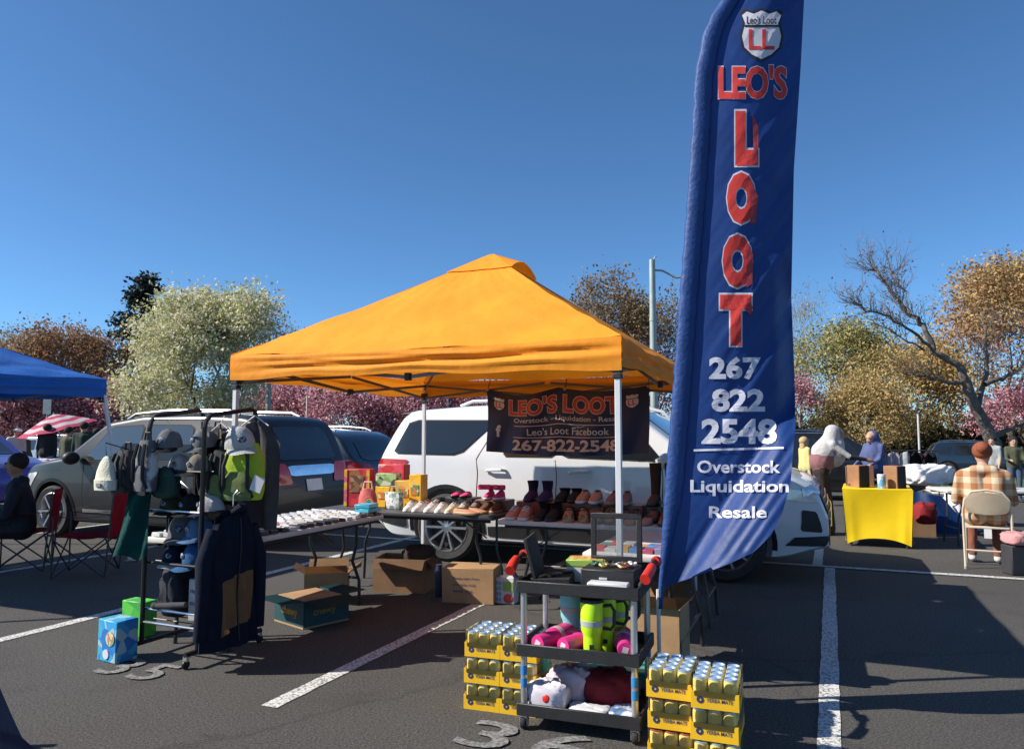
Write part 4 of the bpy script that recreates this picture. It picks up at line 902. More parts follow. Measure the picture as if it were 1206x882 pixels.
# jacket on the right side
jk = thing('jacket', 'navy and brown zip jacket hanging on the right of the rack', 'jacket', (0, 0, 0)); jn = cm('jacket_navy', (.009, .012, .024), bump=.3, bscale=16, spec=.15); jb = cm('jacket_brown', (.15, .075, .03), bump=.2, bscale=22)
JO = fit(240, 618, 4.62); JX = fit(306, 612, 5.0); jd = Vector((JX.x - JO.x, JX.y - JO.y, 0)); jl = jd.length; jd.normalize(); jnrm = Vector((jd.y, -jd.x, 0))
JT, JBm = .96, .12
def jac(off, half=1.):
    def fn(u, v):
        wd_ = lerp(.34, .5, sm(0, .16, v)) * jl / .5 * .92; x = jl / 2 + (u - .5) * 2 * wd_ * .5 * half * (1 + .05 * v)
        z = lerp(JT - .075 * abs(2 * u - 1) ** 1.6, JBm, v); d = .05 * math.sqrt(max(0, 1 - (2 * u - 1) ** 2)) + .012 * math.sin(u * 17 + v * 4) * v + .008 * math.sin(u * 31 - v * 9)
        return Vector((JO.x, JO.y, 0)) + jd * x + jnrm * (d + off) + Vector((0, 0, z))
    return fn
m = MB(); m.grid(lambda u, v: jac(0)(u, v), 30, 30); m.build('front', jn, jk, smooth=180)
m = MB(); m.grid(lambda u, v: jac(-.001)(u, v) - jnrm * (.1 * math.sqrt(max(0, 1 - (2 * u - 1) ** 2)) + .004), 30, 30); m.build('back', jn, jk, smooth=180)
m = MB(); m.grid(lambda u, v: jac(.005)(lerp(.24, .52, u), lerp(.5 - .03 * u, .9 - .06 * u, v)), 14, 14); m.build('lower_panel', jb, jk, smooth=180)
m = MB(); m.grid(lambda u, v: jac(.005)(lerp(.545, .82, u), lerp(.47 - .04 * u, .84 - .02 * u, v)), 14, 14); m.build('lower_panel', jb, jk, smooth=180)
m = MB(); m.tube([jac(.01)(.533, i / 20 * .9 + .05) for i in range(21)], .004, 5); m.build('zip', blackpl, jk)
for u0, px_ in ((0.02, -1), (.98, 1)):
    m = MB(); p = [jac(0)(u0, .05) + jd * px_ * .0, jac(0)(u0, .3) + jd * px_ * .015, jac(0)(u0, .6) + jd * px_ * .02, jac(0)(u0, .9) + jd * px_ * .015]
    m.tube([q - jnrm * .01 for q in p], [.045, .05, .045, .036], 12); m.build('sleeve', jn, jk, smooth=70)
m = MB(); m.tube([jac(.0)(.36, .0), jac(.03)(.44, -.03), jac(.03)(.56, -.03), jac(.0)(.64, .0)], [.02, .028, .028, .02], 8); m.build('collar', jn, jk)
m = MB(); m.ell(jac(.012)(.29, .86), (.02, .008, .016)); m.build('badge', cm('badge_tan', (.5, .2, .06)), jk)
m = MB(); hk = jac(-.05)(.5, -.03); m.tube([hk, hk + Vector((0, 0, .07)), hk + Vector((.02, .01, .1)), hk + Vector((.03, .05, .09)), hk + Vector((.0, .06, .07))], .004, 6); m.build('hanger', steel, jk)
for ch in jk.children: ch.location = -JO
jk.location = JO
# teal garment at the left, beanie, backpacks
tl = thing('garment', 'teal green garment hanging from the left end of the rack', 'clothing', fit(160, 580, 4.95)); m = MB()
m.grid(lambda u, v: Vector((lerp(-.05, .1, u) - .09 * v * (1 - u), .03 * math.sin(u * 9 + v * 3), -.42 * v + .02 * math.sin(u * 7))), 14, 16); m.build('panel', cm('teal_cloth', (.012, .11, .1), trl=.2), tl, solid=.006, smooth=70)
m = MB(); m.tube([(0, .0, -.02), (.02, 0, .06), (.05, .01, .08)], .004, 5); m.build('hanger', steel, tl)
lime = cm('lime_nylon', (.36, .5, .03)); olive_n = cm('olive_nylon', (.13, .17, .05))
backpack('lime green backpack hanging on the right of the rack', fit(286, 588, 4.98) , RRZ + .3, .27, .16, .37, lime, olive_n)
m = MB(); pp = fit(303, 570, 4.84); m.box((0, 0, 0), (.075, .003, .1)); o = one(m, 'price_card', pm('card_white', (.6, .58, .6)), 'white price card pinned to the lime backpack', 'card', pp, RRZ + .3); o.rotation_euler = (0, .35, RRZ + .3)
backpack('dark olive backpack beside the lime one', fit(262, 588, 5.02), RRZ + .2, .16, .14, .33, cm('dark_nylon', (.02, .022, .02)), olive_n)
backpack('small charcoal backpack hanging at the left of the rack', fit(149, 580, 5.0), RRZ, .17, .13, .28, cm('charcoal_nylon', (.035, .034, .034)), cm('charcoal_nylon2', (.05, .05, .05)))
backpack('grey and white sling bag between the rack posts at left', fit(172, 578, 4.93), RRZ, .14, .1, .33, cm('bag_greywhite', (.1, .1, .11), col2=(.5, .5, .52), hard=True, scale=5, var=0), cm('bag_grey', (.12, .12, .13)))
cap('white cap with blue patch sitting on the lime backpack', fit(283, 527, 4.96), RRZ + .9, capm['wht'], capm['wht'], sc=1.3, tilt=(.1, -.1))
m = MB(); secs = []                                   # the knitted hat hangs from a rail end
for f, r_ in ((0, .085), (.12, .088), (.3, .09), (.31, .082), (.55, .072), (.8, .05), (.95, .025), (1, .006)):
    secs.append([(r_ * math.cos(a * math.pi / 16) * (1 + .03 * math.cos(a * 8)), .55 * r_ * math.sin(a * math.pi / 16), .22 * f) for a in range(32)])
bt = thing('beanie', 'cream knitted beanie hanging at the left of the rack', 'hat', fit(124, 577, 4.9), RRZ); m.loft(secs[2:] ); m.build('crown', cm('cream_knit', (.55, .53, .42), bump=.4, bscale=90), bt, smooth=70)
m = MB(); m.loft(secs[:3]); m.build('cuff', cm('cream_knit'), bt, smooth=70); m = MB(); m.box((0, -.052, .035), (.045, .006, .025)); m.build('patch', cm('patch_grey', (.2, .2, .2)), bt, bevel=.002)
m = MB(); hp0 = fit(124, 525, 4.93); m.tube([bt.location + Vector((0, 0, .2)), hp0 + Vector((0, 0, .02)), RK(-.005, 0.02, 1.3)], .004, 5); m.build('hook', rackb, rk)
for o in rk.children:
    if o.name.startswith('hook') and o.data.vertices[0].co.length > 2: o.matrix_parent_inverse = (Matrix.Translation(FL) @ Matrix.Rotation(RRZ, 4, 'Z')).inverted()
m = MB(); cl = []
sh = thing('shirt', 'pale sand shirt hanging inside the rack', 'clothing', RK(.33, .3, .86), RRZ); m.grid(lambda u, v: Vector((lerp(-.13, .13, u) * (1 - .3 * sm(.9, 1, v)), .02 * math.sin(u * 16 + v * 2), .62 * v - .05 * abs(2 * u - 1) * v)), 20, 14); m.build('panel', cm('sand_cloth', (.42, .38, .3), trl=.2), sh, smooth=70, solid=.005)
m = MB(); m.tube([(-.12, 0, .58), (0, 0, .66), (.12, 0, .58)], .005, 5); m.tube([(0, 0, .66), (.0, .05, .74)], .004, 5); m.build('hanger', pm('hanger_white', (.6, .6, .6)), sh)
sh = thing('shirt', 'grey hoodie hanging at the back right of the rack', 'clothing', RK(.52, .42, .8), RRZ); m = MB(); m.grid(lambda u, v: Vector((lerp(-.16, .2, u) * (1 - .35 * sm(.85, 1, v)), .03 * math.sin(u * 13 + v * 2), .74 * v - .05 * abs(2 * u - 1) * v)), 20, 14); m.build('panel', cm('grey_cloth', (.12, .12, .125), trl=.1), sh, smooth=70, solid=.006)
m = MB(); m.tube([(-.12, 0, .7), (0, 0, .77), (.12, 0, .7)], .005, 5); m.build('hanger', pm('hanger_white'), sh)

# ---------------------------------------------------------------- boxes on the ground
def motley(name, cols, scale, rough=.5):
    m = M(name, cols[0], rough, var=.05); n = m.node_tree.nodes; l = m.node_tree.links; b = n['Principled BSDF']; tc = [x for x in n if x.type == 'TEX_COORD'][0]
    ns = n.new('ShaderNodeTexVoronoi'); ns.inputs['Scale'].default_value = scale; l.new(tc.outputs['Object'], ns.inputs['Vector'])
    sp = n.new('ShaderNodeSeparateColor'); l.new(ns.outputs['Color'], sp.inputs[0])
    rp = n.new('ShaderNodeValToRGB'); rp.color_ramp.interpolation = 'CONSTANT'; e = rp.color_ramp.elements; e[0].color = (*cols[0], 1); e[0].position = 0; e[1].position = 1 / len(cols); e[1].color = (*cols[1], 1)
    for i, c in enumerate(cols[2:], 2): k = e.new(i / len(cols)); k.color = (*c, 1)
    l.new(sp.outputs[0], rp.inputs[0]); l.new(rp.outputs[0], b.inputs['Base Color']); return m
tb = carton('toy_box', 'bright blue toy box standing beside the rack', G(138, 776), RRZ - .12, .2, .15, .26, motley('toy_blue', [(.02, .2, .5), (.03, .3, .6), (.05, .35, .5), (.02, .16, .45), (.3, .45, .5)], 16), flaps=False, inner=False)
m = MB(); m.lathe([(.001, -.003), (.03, -.003), (.03, .003), (.001, .003)], 18, (.0, -.078, .05), Matrix.Rotation(R(90), 3, 'X')); m.build('printed_seal', white_p, tb)
m = MB(); m.lathe([(.001, -.002), (.045, -.002), (.045, .002), (.001, .002)], 18, (.04, -.078, .15), Matrix.Rotation(R(90), 3, 'X')); m.build('printed_picture', motley('toy_pic', [(.5, .2, .12), (.6, .5, .4), (.2, .3, .1)], 60), tb)
carton('toy_box', 'green toy box behind the bright blue one', G(150, 752) + Vector((.03, .1, 0)), RRZ, .22, .12, .25, motley('toy_green', [(.06, .4, .04), (.1, .5, .06), (.05, .32, .05)], 14), flaps=False, inner=False)
teal_c = M('box_teal', (.01, .055, .065), .6, var=.1)
ch = carton('delivery_box', 'dark teal delivery box with orange lettering left of the table legs', G(352, 741) + Vector((.02, .28, 0)), R(-42), .4, .4, .2, teal_c, fl_open=-.15)
m = MB(); m.box((0, -.2035, .006), (.4, .004, .012)); m.build('edge_strip', card, ch)
m = MB(); m.box((.2035, 0, .006), (.004, .4, .012)); m.build('edge_strip', card, ch)
face_text(ch, 'chewy', (-.1, .06, .12, .14), -.2045, cm('print_orange', (.55, .3, .04)), .04); face_text(ch, 'chewy', (-.12, .07, .08, .14), .2045, cm('print_orange_shaded', (.3, .2, .06)), .03, 'side')  # side lettering: orange print darkened, that face's shade put into its colour
m = MB(); m.box((0, -.02, .196), (.36, .34, .012)); m.build('packing_sheet', card, ch)
carton('open_box', 'open brown carton behind the teal delivery box', G(380, 712) + Vector((0, .15, 0)), R(10), .36, .3, .26, card)
ob = carton('open_box', 'open dark brown carton with a bag on it under the tables', G(474, 697) + Vector((0, .14, 0)), R(-10), .5, .34, .3, card_d, fl_open=-.9)
p = G(474, 697) + Vector((.12, .16, .2)); crumple('bag', 'dark brown handbag resting in the open dark carton', p, .4, .3, .16, .2, cm('bag_brown', (.05, .03, .022)), 3, 'bag')
am = carton('shipping_box', 'plain tan shipping box with printed lines under the table edge', G(555, 711) + Vector((0, .14, 0)), R(-12), .46, .3, .3, card, flaps=False, inner=False)
for i, s_ in enumerate(('Please open from', 'this side only', '9999 100')): face_text(am, s_, (-.13, .2 - i * .055, .1 - i * .03, .225 - i * .055), -.1535, ink, .01)
gb = carton('game_box', 'small white game box with a red and green front beside the tan box', G(597, 712) + Vector((0, .08, 0)), R(-20), .17, .12, .22, pm('game_white', (.6, .6, .6)), flaps=False, inner=False)
for i in range(8):
    m = MB(); m.box((-.068 + (i % 2) * .028, -.0625, .04 + (i // 2) * .045), (.02, .004, .028)); m.build('printed_tile', pm('tile_blue', (.2, .35, .55)), gb)
m = MB(); m.box((.03, -.0625, .15), (.09, .004, .08)); m.build('printed_panel', pm('panel_green', (.3, .45, .1)), gb); m = MB(); m.ell((.035, -.062, .05), (.045, .006, .04)); m.build('printed_apple', pm('apple_red', (.6, .07, .06)), gb)
th = MB(); th.lathe([(.001, 0), (.036, 0), (.038, .02), (.038, .22), (.03, .25), (.03, .28), (.001, .28)], 16); one(th, 'bottle', pm('bottle_navy', (.02, .03, .07)), 'dark navy bottle standing between the cartons', 'bottle', G(517, 702), smooth=50)
carton('carton', 'brown carton behind the cart under the book table', T4O + ex * .35 + ey * .3, R(-22), .4, .36, .42, card, flaps=True)
tt = carton('plastic_tote', 'teal plastic tote on the ground behind the cart', T4O + ex * .25 - ey * .2, R(-22), .4, .24, .17, pm('tote_teal', (.03, .32, .28)), flaps=False)
m = MB(); m.box((0, 0, .175), (.42, .26, .014)); m.build('lid', pm('tote_teal'), tt, bevel=.005)

# ---------------------------------------------------------------- utility cart
CL = G(618, 858); CRr = G(747, 876); cw_ = (CRr - CL).length; CRZ = math.atan2(CRr.y - CL.y, CRr.x - CL.x); CD = .38
ct = thing('utility_cart', 'black three-shelf utility cart with silver posts and red grips', 'cart', CL, CRZ)
def CT(x, y, z):
    c, s = math.cos(CRZ), math.sin(CRZ); return Vector((CL.x + x * c - y * s, CL.y + x * s + y * c, z))
trayb = M('cart_plastic', (.02, .02, .021), .5, var=.15, scale=15, bump=.1, bscale=80)
LV = (.12, .405, .71)
for z in LV:
    tr = None; m = MB(); m.box((cw_ / 2, CD / 2, z - .045), (cw_ + .06, CD + .04, .012)); tr = m.build('tray', trayb, ct, bevel=.003)
    for c, s in (((cw_ / 2, -.02, z - .02), (cw_ + .07, .014, .06)), ((cw_ / 2, CD + .02, z - .02), (cw_ + .07, .014, .06)), ((-.03, CD / 2, z - .02), (.014, CD + .026, .06)), ((cw_ + .03, CD / 2, z - .02), (.014, CD + .026, .06))):
        m = MB(); m.box(c, s); m.build('rim', trayb, tr, bevel=.004)
for x in (-.005, cw_ + .005):
    for y in (0.005, CD - .005):
        m = MB(); m.cyl((x, y, .075), (x, y, .7), .0165, n=12); po = m.build('post', M('post_alu', (.55, .56, .57), .35, .8, var=.05), ct)
        for z in ((.2, .26) if y < .1 else (.3,)):
            m = MB(); m.cyl((x, y, z), (x, y, z + .045), .0175, n=12); m.build('tape', pm('tape_blue', (.03, .2, .45)), po)
        m = MB(); m.lathe([(.001, -.014), (.03, -.014), (.034, -.008), (.034, .008), (.03, .014), (.001, .014)], 16, (x, y, .035), Matrix.Rotation(R(90), 3, 'Y')); wv_ = m.build('caster', rubber, ct)
        m = MB(); m.box((x, y, .068), (.04, .04, .02)); m.build('caster_plate', steel, wv_)
        for s in (-1, 1):
            m = MB(); m.box((x + s * .019, y, .045), (.004, .03, .05)); m.build('caster_fork', steel, wv_)
redg = pm('grip_red', (.62, .03, .02))
for x, s in ((-.04, -1), (cw_ + .04, 1)):
    m = MB(); m.tube([(x, -.01, .73), (x + s * .03, -.02, .78), (x + s * .035, CD * .5, .815), (x + s * .03, CD + .01, .78), (x, CD + .0, .73)], .013, 10); h = m.build('handle', blackpl, ct)
    m = MB(); m.tube([(x + s * .026, -.03, .765), (x + s * .036, .05, .79), (x + s * .038, .1, .802)], [.026, .024, .022], 12); m.build('grip', redg, h)
    m = MB(); m.tube([(x + s * .037, .2, .815), (x + s * .034, .28, .805)], [.021, .024], 12); m.build('grip', redg, h)
# top shelf goods
LT = LV[2] - .039
cs_ = thing('watch_case', 'open black case at the left of the cart top', 'case', CT(.1, .17, LT), CRZ + .15)
m = MB(); m.box((0, 0, .03), (.2, .28, .05)); m.build('tray', cm('case_black', (.015, .015, .016)), cs_, bevel=.004); m = MB(); m.box((-.1, .0, .15), (.02, .28, .2), rot=(0, -.25, 0)); m.build('lid', cm('case_black'), cs_, bevel=.004)
for i in range(7):
    m = MB(); m.tube([(-.06 + .02 * i, -.12 + .035 * i, .058), (-.03 + .02 * i, -.08 + .02 * i, .064), (0 + .015 * i, -.1 + .03 * i, .06)], .007, 6); one(m, 'watch', pm('watch_%d' % (i % 3), [(.3, .2, .06), (.05, .05, .05), (.25, .12, .08)][i % 3], metal=.4), 'small watch lying in the open black case', 'watch', CT(.1, .17, LT), CRZ + .15, 'watches in the black case')
jb_ = thing('jewellery_box', 'black jewellery box with a raised glass lid on the cart', 'box', CT(.4, .2, LT), CRZ)
kb = cm('jewel_black', (.02, .02, .022), rough=.5)
m = MB(); m.box((0, 0, .055), (.27, .22, .1)); m.build('tray', kb, jb_, bevel=.005)
fw_ = .028; LZ = .11; LH = .25
for c, s in (((0, .12, LZ + fw_ / 2), (.27, .02, fw_)), ((0, .12, LZ + LH - fw_ / 2), (.27, .02, fw_)), ((-.135 + fw_ / 2, .12, LZ + LH / 2), (fw_, .018, LH)), ((.135 - fw_ / 2, .12, LZ + LH / 2), (fw_, .018, LH))):
    m = MB(); m.box(c, s); m.build('lid_frame', kb, jb_, bevel=.003)
m = MB(); m.box((0, .12, LZ + LH / 2), (.27 - 2 * fw_, .004, LH - 2 * fw_)); m.build('glass_pane', film('lid_glass', (.82, .85, .88), .16, .03), jb_)
m = MB(); m.box((-.02, -.112, .06), (.04, .006, .018)); m.build('clasp', chrome, jb_)
for i, (x, y, r_, mt) in enumerate(((-.07, 0, .03, pm('trinket_green', (.03, .1, .05))), (-.03, -.04, .022, pm('trinket_gold', (.4, .28, .1), metal=.6)), (.03, .01, .028, pm('trinket_dark', (.06, .05, .05))), (.07, -.03, .03, pm('trinket_copper', (.25, .11, .06), metal=.4)), (.1, .03, .018, pm('trinket_white', (.55, .55, .55))))):
    m = MB(); m.tube([(r_ * math.cos(a * .7), r_ * math.sin(a * .7), .012 + .004 * math.sin(a * 2)) for a in range(9)], .009, 6); m.ell((0, -r_, .018), (.014, .014, .008))
    one(m, 'bracelet_watch', mt, ['green', 'gold', 'dark', 'copper', 'white'][i] + ' bracelet watch lying in the glass-lid jewellery box', 'watch', CT(.4 + x, .2 + y, LT + .105), CRZ + i, 'watches in the jewellery box')
for i in range(9):
    m = MB(); r_ = rnd.uniform(.018, .03); m.tube([(r_ * math.cos(a * .75), r_ * .8 * math.sin(a * .75), .01 + .004 * math.sin(a * 2 + i)) for a in range(9)], .008, 6); m.ell((0, -r_ * .8, .016), (.015, .013, .008))
    one(m, 'bracelet_watch', pm('strap_%d' % (i % 4), [(.03, .03, .035), (.28, .16, .06), (.35, .36, .38), (.12, .04, .03)][i % 4], metal=.3), ['black', 'tan', 'steel', 'brown'][i % 4] + f' bracelet watch, number {i + 1} from the left along the cart top' if False else ['black', 'tan', 'steel', 'brown'][i % 4] + ' bracelet watch in the loose heap between the two cases on the cart', 'watch', CT(.16 + .026 * (i % 5), .02 + .05 * (i // 5) + rnd.uniform(-.01, .01), LT + .002), CRZ + i, 'loose watches on the cart top')
carton('flat_carton', 'flat white carton at the front of the cart top', CT(.42, .03, LT), CRZ - .03, .2, .07, .06, pm('carton_white', (.6, .6, .62)), flaps=False, inner=False)
gx = carton('puzzle_box', 'white puzzle box with green and orange lid behind the black case', CT(.24, .33, LT + .0), CRZ + .1, .2, .13, .085, pm('puzzle_white', (.58, .58, .52)), flaps=False, inner=False)
m = MB(); m.box((0, 0, .1), (.206, .136, .035)); lidp = m.build('lid', pm('puzzle_green', (.3, .45, .08)), gx, bevel=.003); m = MB(); m.box((0, 0, .119), (.18, .115, .003)); m.build('picture', motley('puzzle_pic', [(.6, .4, .08), (.55, .2, .06), (.6, .5, .2), (.3, .3, .1)], 45), lidp)
# middle shelf: tumblers
MT = LV[1] - .039; pink = pm('tumbler_pink', (.6, .03, .2)); neon = pm('tumbler_neon', (.5, .8, .02)); tq = pm('tumbler_teal', (.2, .55, .55))
pal = pm('lid_pink', (.5, .05, .2))
tumbler('pink tumbler lying on the cart shelf, leftmost of the pink ones', CT(.07, -.01, MT + .053), pink, pal, rot=(R(-90), R(160), CRZ - .35), sc=1.05)
tumbler('pink tumbler lying on the cart shelf beside the neon ones', CT(.2, -.01, MT + .053), pink, pal, rot=(R(-90), R(60), CRZ - .45), sc=1.05)
tumbler('pink tumbler lying behind the front right post of the cart', CT(.5, .02, MT + .053), pink, pal, rot=(R(-90), R(60), CRZ + .25), sc=1.)
tumbler('neon yellow tumbler with black lid, frontmost on the cart shelf', CT(.33, .05, MT), neon, blackpl, rot=(0, 0, CRZ + .2), sc=1.1)
tumbler('neon yellow tumbler with black lid, middle of the three', CT(.37, .17, MT), neon, blackpl, rot=(0, 0, CRZ + .2), sc=1.1)
tumbler('neon yellow tumbler with black lid, rearmost on the cart shelf', CT(.41, .29, MT), neon, blackpl, rot=(0, 0, CRZ + .2), sc=1.1)
tumbler('pale teal tumbler without handle at the back of the cart shelf', CT(.17, .26, MT), tq, tq, handle=False, sc=1.15)
# bottom shelf: bags and packets
BT = LV[0] - .039
pk = crumple('plastic_bag', 'white plastic bag with a red print on the bottom cart shelf', CT(.1, .07, BT), CRZ, .2, .13, .14, pm('bag_white', (.6, .56, .6), rough=.3), 1)
m = MB(); m.ell((.01, -.07, .075), (.02, .006, .02)); o = m.build('printed_emblem', redg, pk)
crumple('plastic_bag', 'crumpled clear pink bag behind the white printed one', CT(.18, .24, BT), CRZ, .24, .2, .17, pm('bag_pinkish', (.6, .45, .5), rough=.25), 4)
crumple('cloth_bundle', 'dark red cloth bundle on the bottom cart shelf', CT(.38, .24, BT), CRZ, .26, .2, .17, cm('red_cloth', (.18, .008, .014)), 8, 'clothing')
crumple('packet', 'flat white packet at the front of the bottom cart shelf', CT(.32, .05, BT), CRZ, .2, .12, .05, pm('packet_white', (.58, .58, .6)), 6, 'packet')
crumple('packet', 'flat blue and white packet at the right of the bottom cart shelf', CT(.48, .08, BT), CRZ, .13, .16, .05, pm('packet_blue', (.1, .18, .32), col2=(.55, .55, .6), hard=True, scale=12, var=0), 7, 'packet')

# ---------------------------------------------------------------- cases of drink cans
yel = M('case_yellow', (.72, .42, .012), .55, var=.04, scale=10); can_y = M('can_yellow', (.72, .5, .05), .3, 0., var=.25, scale=28, col2=(.8, .68, .22)); can_b = M('can_lid_blue', (.2, .4, .65), .3, .5, var=.15, scale=60, col2=(.65, .7, .76)); can_r = M('can_lid_red', (.5, .12, .1), .25, .5, var=.15, scale=60); wrap = film('shrink_wrap', (.97, .97, .97), .09, .22)
CW, CDp, CH = .2, .264, .134
def case_proto(lid):
    t = thing('drink_case', '', 'case'); rr = .031
    can_me = None
    m = MB(); w2, d2, h = CW / 2, CDp / 2, .072; th = .003
    for c, s in (((0, -d2, h / 2), (CW, th, h)), ((0, d2, h / 2), (CW, th, h)), ((-w2, 0, h / 2), (th, CDp - th, h)), ((w2, 0, h / 2), (th, CDp - th, h)), ((0, 0, .002), (CW - .004, CDp - .004, .003))): m.box(c, s)
    tr = m.build('cardboard_tray', yel, t)
    put_text('YERBA MATE', (-.035, .03, .075, .046), lambda a, b: Vector((a, -d2 - .003, b)), ink, tr, 'printing', .01, 9)
    put_text('YERBA MATE', (-.06, .03, .06, .046), lambda a, b: Vector((w2 + .003, a, b)), ink, tr, 'printing', .01, 9)
    m = MB(); m.lathe([(.006, 0), (.015, 0), (.015, .0012), (.006, .0012)], 16, (-.062, -d2 - .0025, .038), Matrix.Rotation(R(90), 3, 'X'), cap=False); m.build('printed_ring', ink, tr)
    for i in range(3):
        for j in range(4):
            x, y = (i - 1) * .0645, (j - 1.5) * .0645
            if can_me is None:
                m = MB(); m.lathe([(.001, .005), (.024, .005), (rr, .012), (rr, .108), (.028, .12)], 16, cap=False); c = m.build('can', can_y, t); can_me = c.data
                m = MB(); m.lathe([(.0285, .1185), (.0275, .127), (.0255, .127), (.0245, .123), (.001, .123)], 16, cap=False); ld = m.build('can_lid', lid, c); lid_me = ld.data
            else:
                c = bpy.data.objects.new('can', can_me); COL.objects.link(c); c.parent = t; ld = bpy.data.objects.new('can_lid', lid_me); COL.objects.link(ld); ld.parent = c
            c.location = (x, y, 0)
    def wf(k):
        def fn(u, v):
            a = 2 * math.pi * u; g_ = lambda q: math.copysign(abs(q) ** .22, q); f = 1 + .006 * math.sin(a * 19 + v * 12) + .004 * math.sin(a * 41 - v * 25)
            return Vector((g_(math.cos(a)) * (w2 + .004) * f, g_(math.sin(a)) * (d2 + .004) * f, lerp(.05, .1305, v)))
        return fn
    m = MB(); m.grid(wf(0), 60, 6); m.build('plastic_wrap', wrap, t, smooth=60); return t
pb, pr = case_proto(can_b), case_proto(can_r)
used = set()
def place_case(p, label, loc, rz):
    o = p if p not in used else copy_tree(p); used.add(p); o.location = loc; o.rotation_euler = (0, 0, rz); o['label'] = label; o['group'] = 'stacked cases of drink cans'
YL = G(546, 833); YRZ = R(-20); yx = Vector((math.cos(YRZ), math.sin(YRZ), 0)); yy = Vector((-yx.y, yx.x, 0))
lev = ('bottom', 'middle', 'top')
for c_, nm in ((0, 'outer'), (1, 'inner')):
    for k in range(3):
        p = YL + yx * (CW / 2 + c_ * .208 + rnd.uniform(-.004, .004)) + yy * (CDp / 2 + rnd.uniform(-.006, .006)); place_case(pb, f'yellow can case, {lev[k]} of the {nm} column left of the cart', (p.x, p.y, k * CH), YRZ + rnd.uniform(-.03, .03))
YR_ = G(764, 893) ; Y2 = G(815, 908)
for c_, nm, o_ in ((0, 'inner', YR_), (1, 'outer', Y2)):
    for k in range(3):
        p = o_ + yx * (CW / 2 + rnd.uniform(-.006, .006)) + yy * (CDp / 2 + rnd.uniform(-.008, .008)); place_case(pr if (c_ == 0 and k < 2) else pb, f'yellow can case, {lev[k]} of the {nm} column right of the cart', (p.x, p.y, k * CH), YRZ + rnd.uniform(-.05, .05))

# ---------------------------------------------------------------- table goods
# left table: rows of packets
pmats = [pm('pack_white', (.55, .55, .56)), pm('pack_pale', (.42, .43, .45)), pm('pack_cream', (.5, .48, .4)), pm('pack_rose', (.45, .12, .14)), pm('pack_black', (.03, .03, .03))]
pmesh = {}
for i in range(18):
    for j in range(7):
        mt = pmats[rnd.choices(range(5), (9, 5, 2, .8, .6))[0]]; key = mt.name
        if j == 0 and rnd.random() < .7: key = 'pack_black'; mt = pmats[4]
        if key not in pmesh:
            m = MB(); m.box((0, 0, .014), (.082, .092, .026), top=.94); pmesh[key] = m.build('packet', mt, None, bevel=.004); o = pmesh[key]
        else: o = pmesh[key].copy(); COL.objects.link(o)
        x = .06 + i * .1; y = .06 + j * .1; o.location = on_table(T1O, R(67), x + rnd.uniform(-.008, .008), y + rnd.uniform(-.008, .008), TZ + .001); o.rotation_euler = (rnd.uniform(-.05, .05), rnd.uniform(-.02, .25), R(67) + rnd.uniform(-.15, .15))
        tag(o, {'pack_white': 'small white packet lying in rows on the left folding table', 'pack_pale': 'small pale grey packet among the rows on the left table', 'pack_cream': 'small cream packet among the rows on the left table', 'pack_rose': 'small rose packet among the white rows on the left table', 'pack_black': 'small black packet among the rows on the left table'}[key], 'packet', 'packets in rows on the left table')
for i, s_ in enumerate((('lower', 0), ('upper', .036))):
    m = MB(); m.box((0, 0, .017), (.2, .14, .032)); one(m, 'folder', pm('folder_blue', (.06, .4, .55)), f'bright turquoise folder, {s_[0]} of two at the right end of the left table', 'folder', on_table(T1O, R(67), 1.74, .1 + i * .02, TZ + .03 + s_[1]), R(67) + .2 * i, 'turquoise folders', bevel=.004)
# toys at the left end of the middle table
RZ2 = R(-22)
def t2(x, y, z=TZ): return on_table(T2O, RZ2, x, y, z)
tb2 = carton('toy_box', 'tall red toy box with yellow border at the left of the middle table', t2(.25, .35), RZ2 + .2, .26, .14, .36, motley('toy_red', [(.5, .02, .03), (.6, .04, .05), (.4, .02, .03), (.3, .12, .04)], 12), flaps=False, inner=False)
for s in (-1, 1):
    m = MB(); m.box((s * .115, -.074, .18), (.03, .005, .35)); m.build('printed_border', motley('toy_yellow', [(.65, .35, .02), (.6, .1, .2), (.65, .45, .03)], 20), tb2)
m = MB(); m.box((0, -.074, .22), (.14, .004, .16)); m.build('printed_picture', motley('toy_face', [(.25, .12, .05), (.4, .2, .1), (.12, .06, .03)], 25), tb2)
m = MB(); m.box((0, 0, .43), (.3, .12, .12)); carton('toy_box', 'red toy box standing behind the yellow ones', t2(.5, .58), RZ2, .3, .12, .4, motley('toy_red2', [(.5, .03, .03), (.6, .06, .1), (.5, .3, .3)], 14), flaps=False, inner=False)
for i, (x, y, w_, h, z) in enumerate(((.55, .38, .2, .2, 0), (.74, .4, .18, .26, 0), (.9, .36, .13, .32, 0))):
    yb_ = carton('toy_box', ['short yellow toy box next to the pink bag', 'yellow toy box in the middle of the row', 'tall amber toy box nearest the canopy leg'][i], t2(x, y), RZ2 + rnd.uniform(-.1, .1), w_, .13, h, motley('toy_yel%d' % i, [(.65, .35, .015), (.7, .42, .02), (.6, .28, .02), (.65, .4, .1)], 14 + i), flaps=False, inner=False)
    m = MB(); m.box((0, -.0685, h * .55), (w_ * .6, .004, h * .3)); m.build('printed_picture', motley('toy_yp%d' % i, [(.5, .15, .03), (.6, .5, .3), (.1, .2, .1)], 30), yb_)
gx2 = carton('toy_box', 'green and white toy box lying on the yellow boxes', t2(.56, .38, TZ + .202), RZ2 + .1, .22, .12, .12, motley('toy_gw', [(.35, .5, .2), (.55, .58, .45), (.2, .35, .1), (.05, .06, .05)], 22), flaps=False, inner=False)
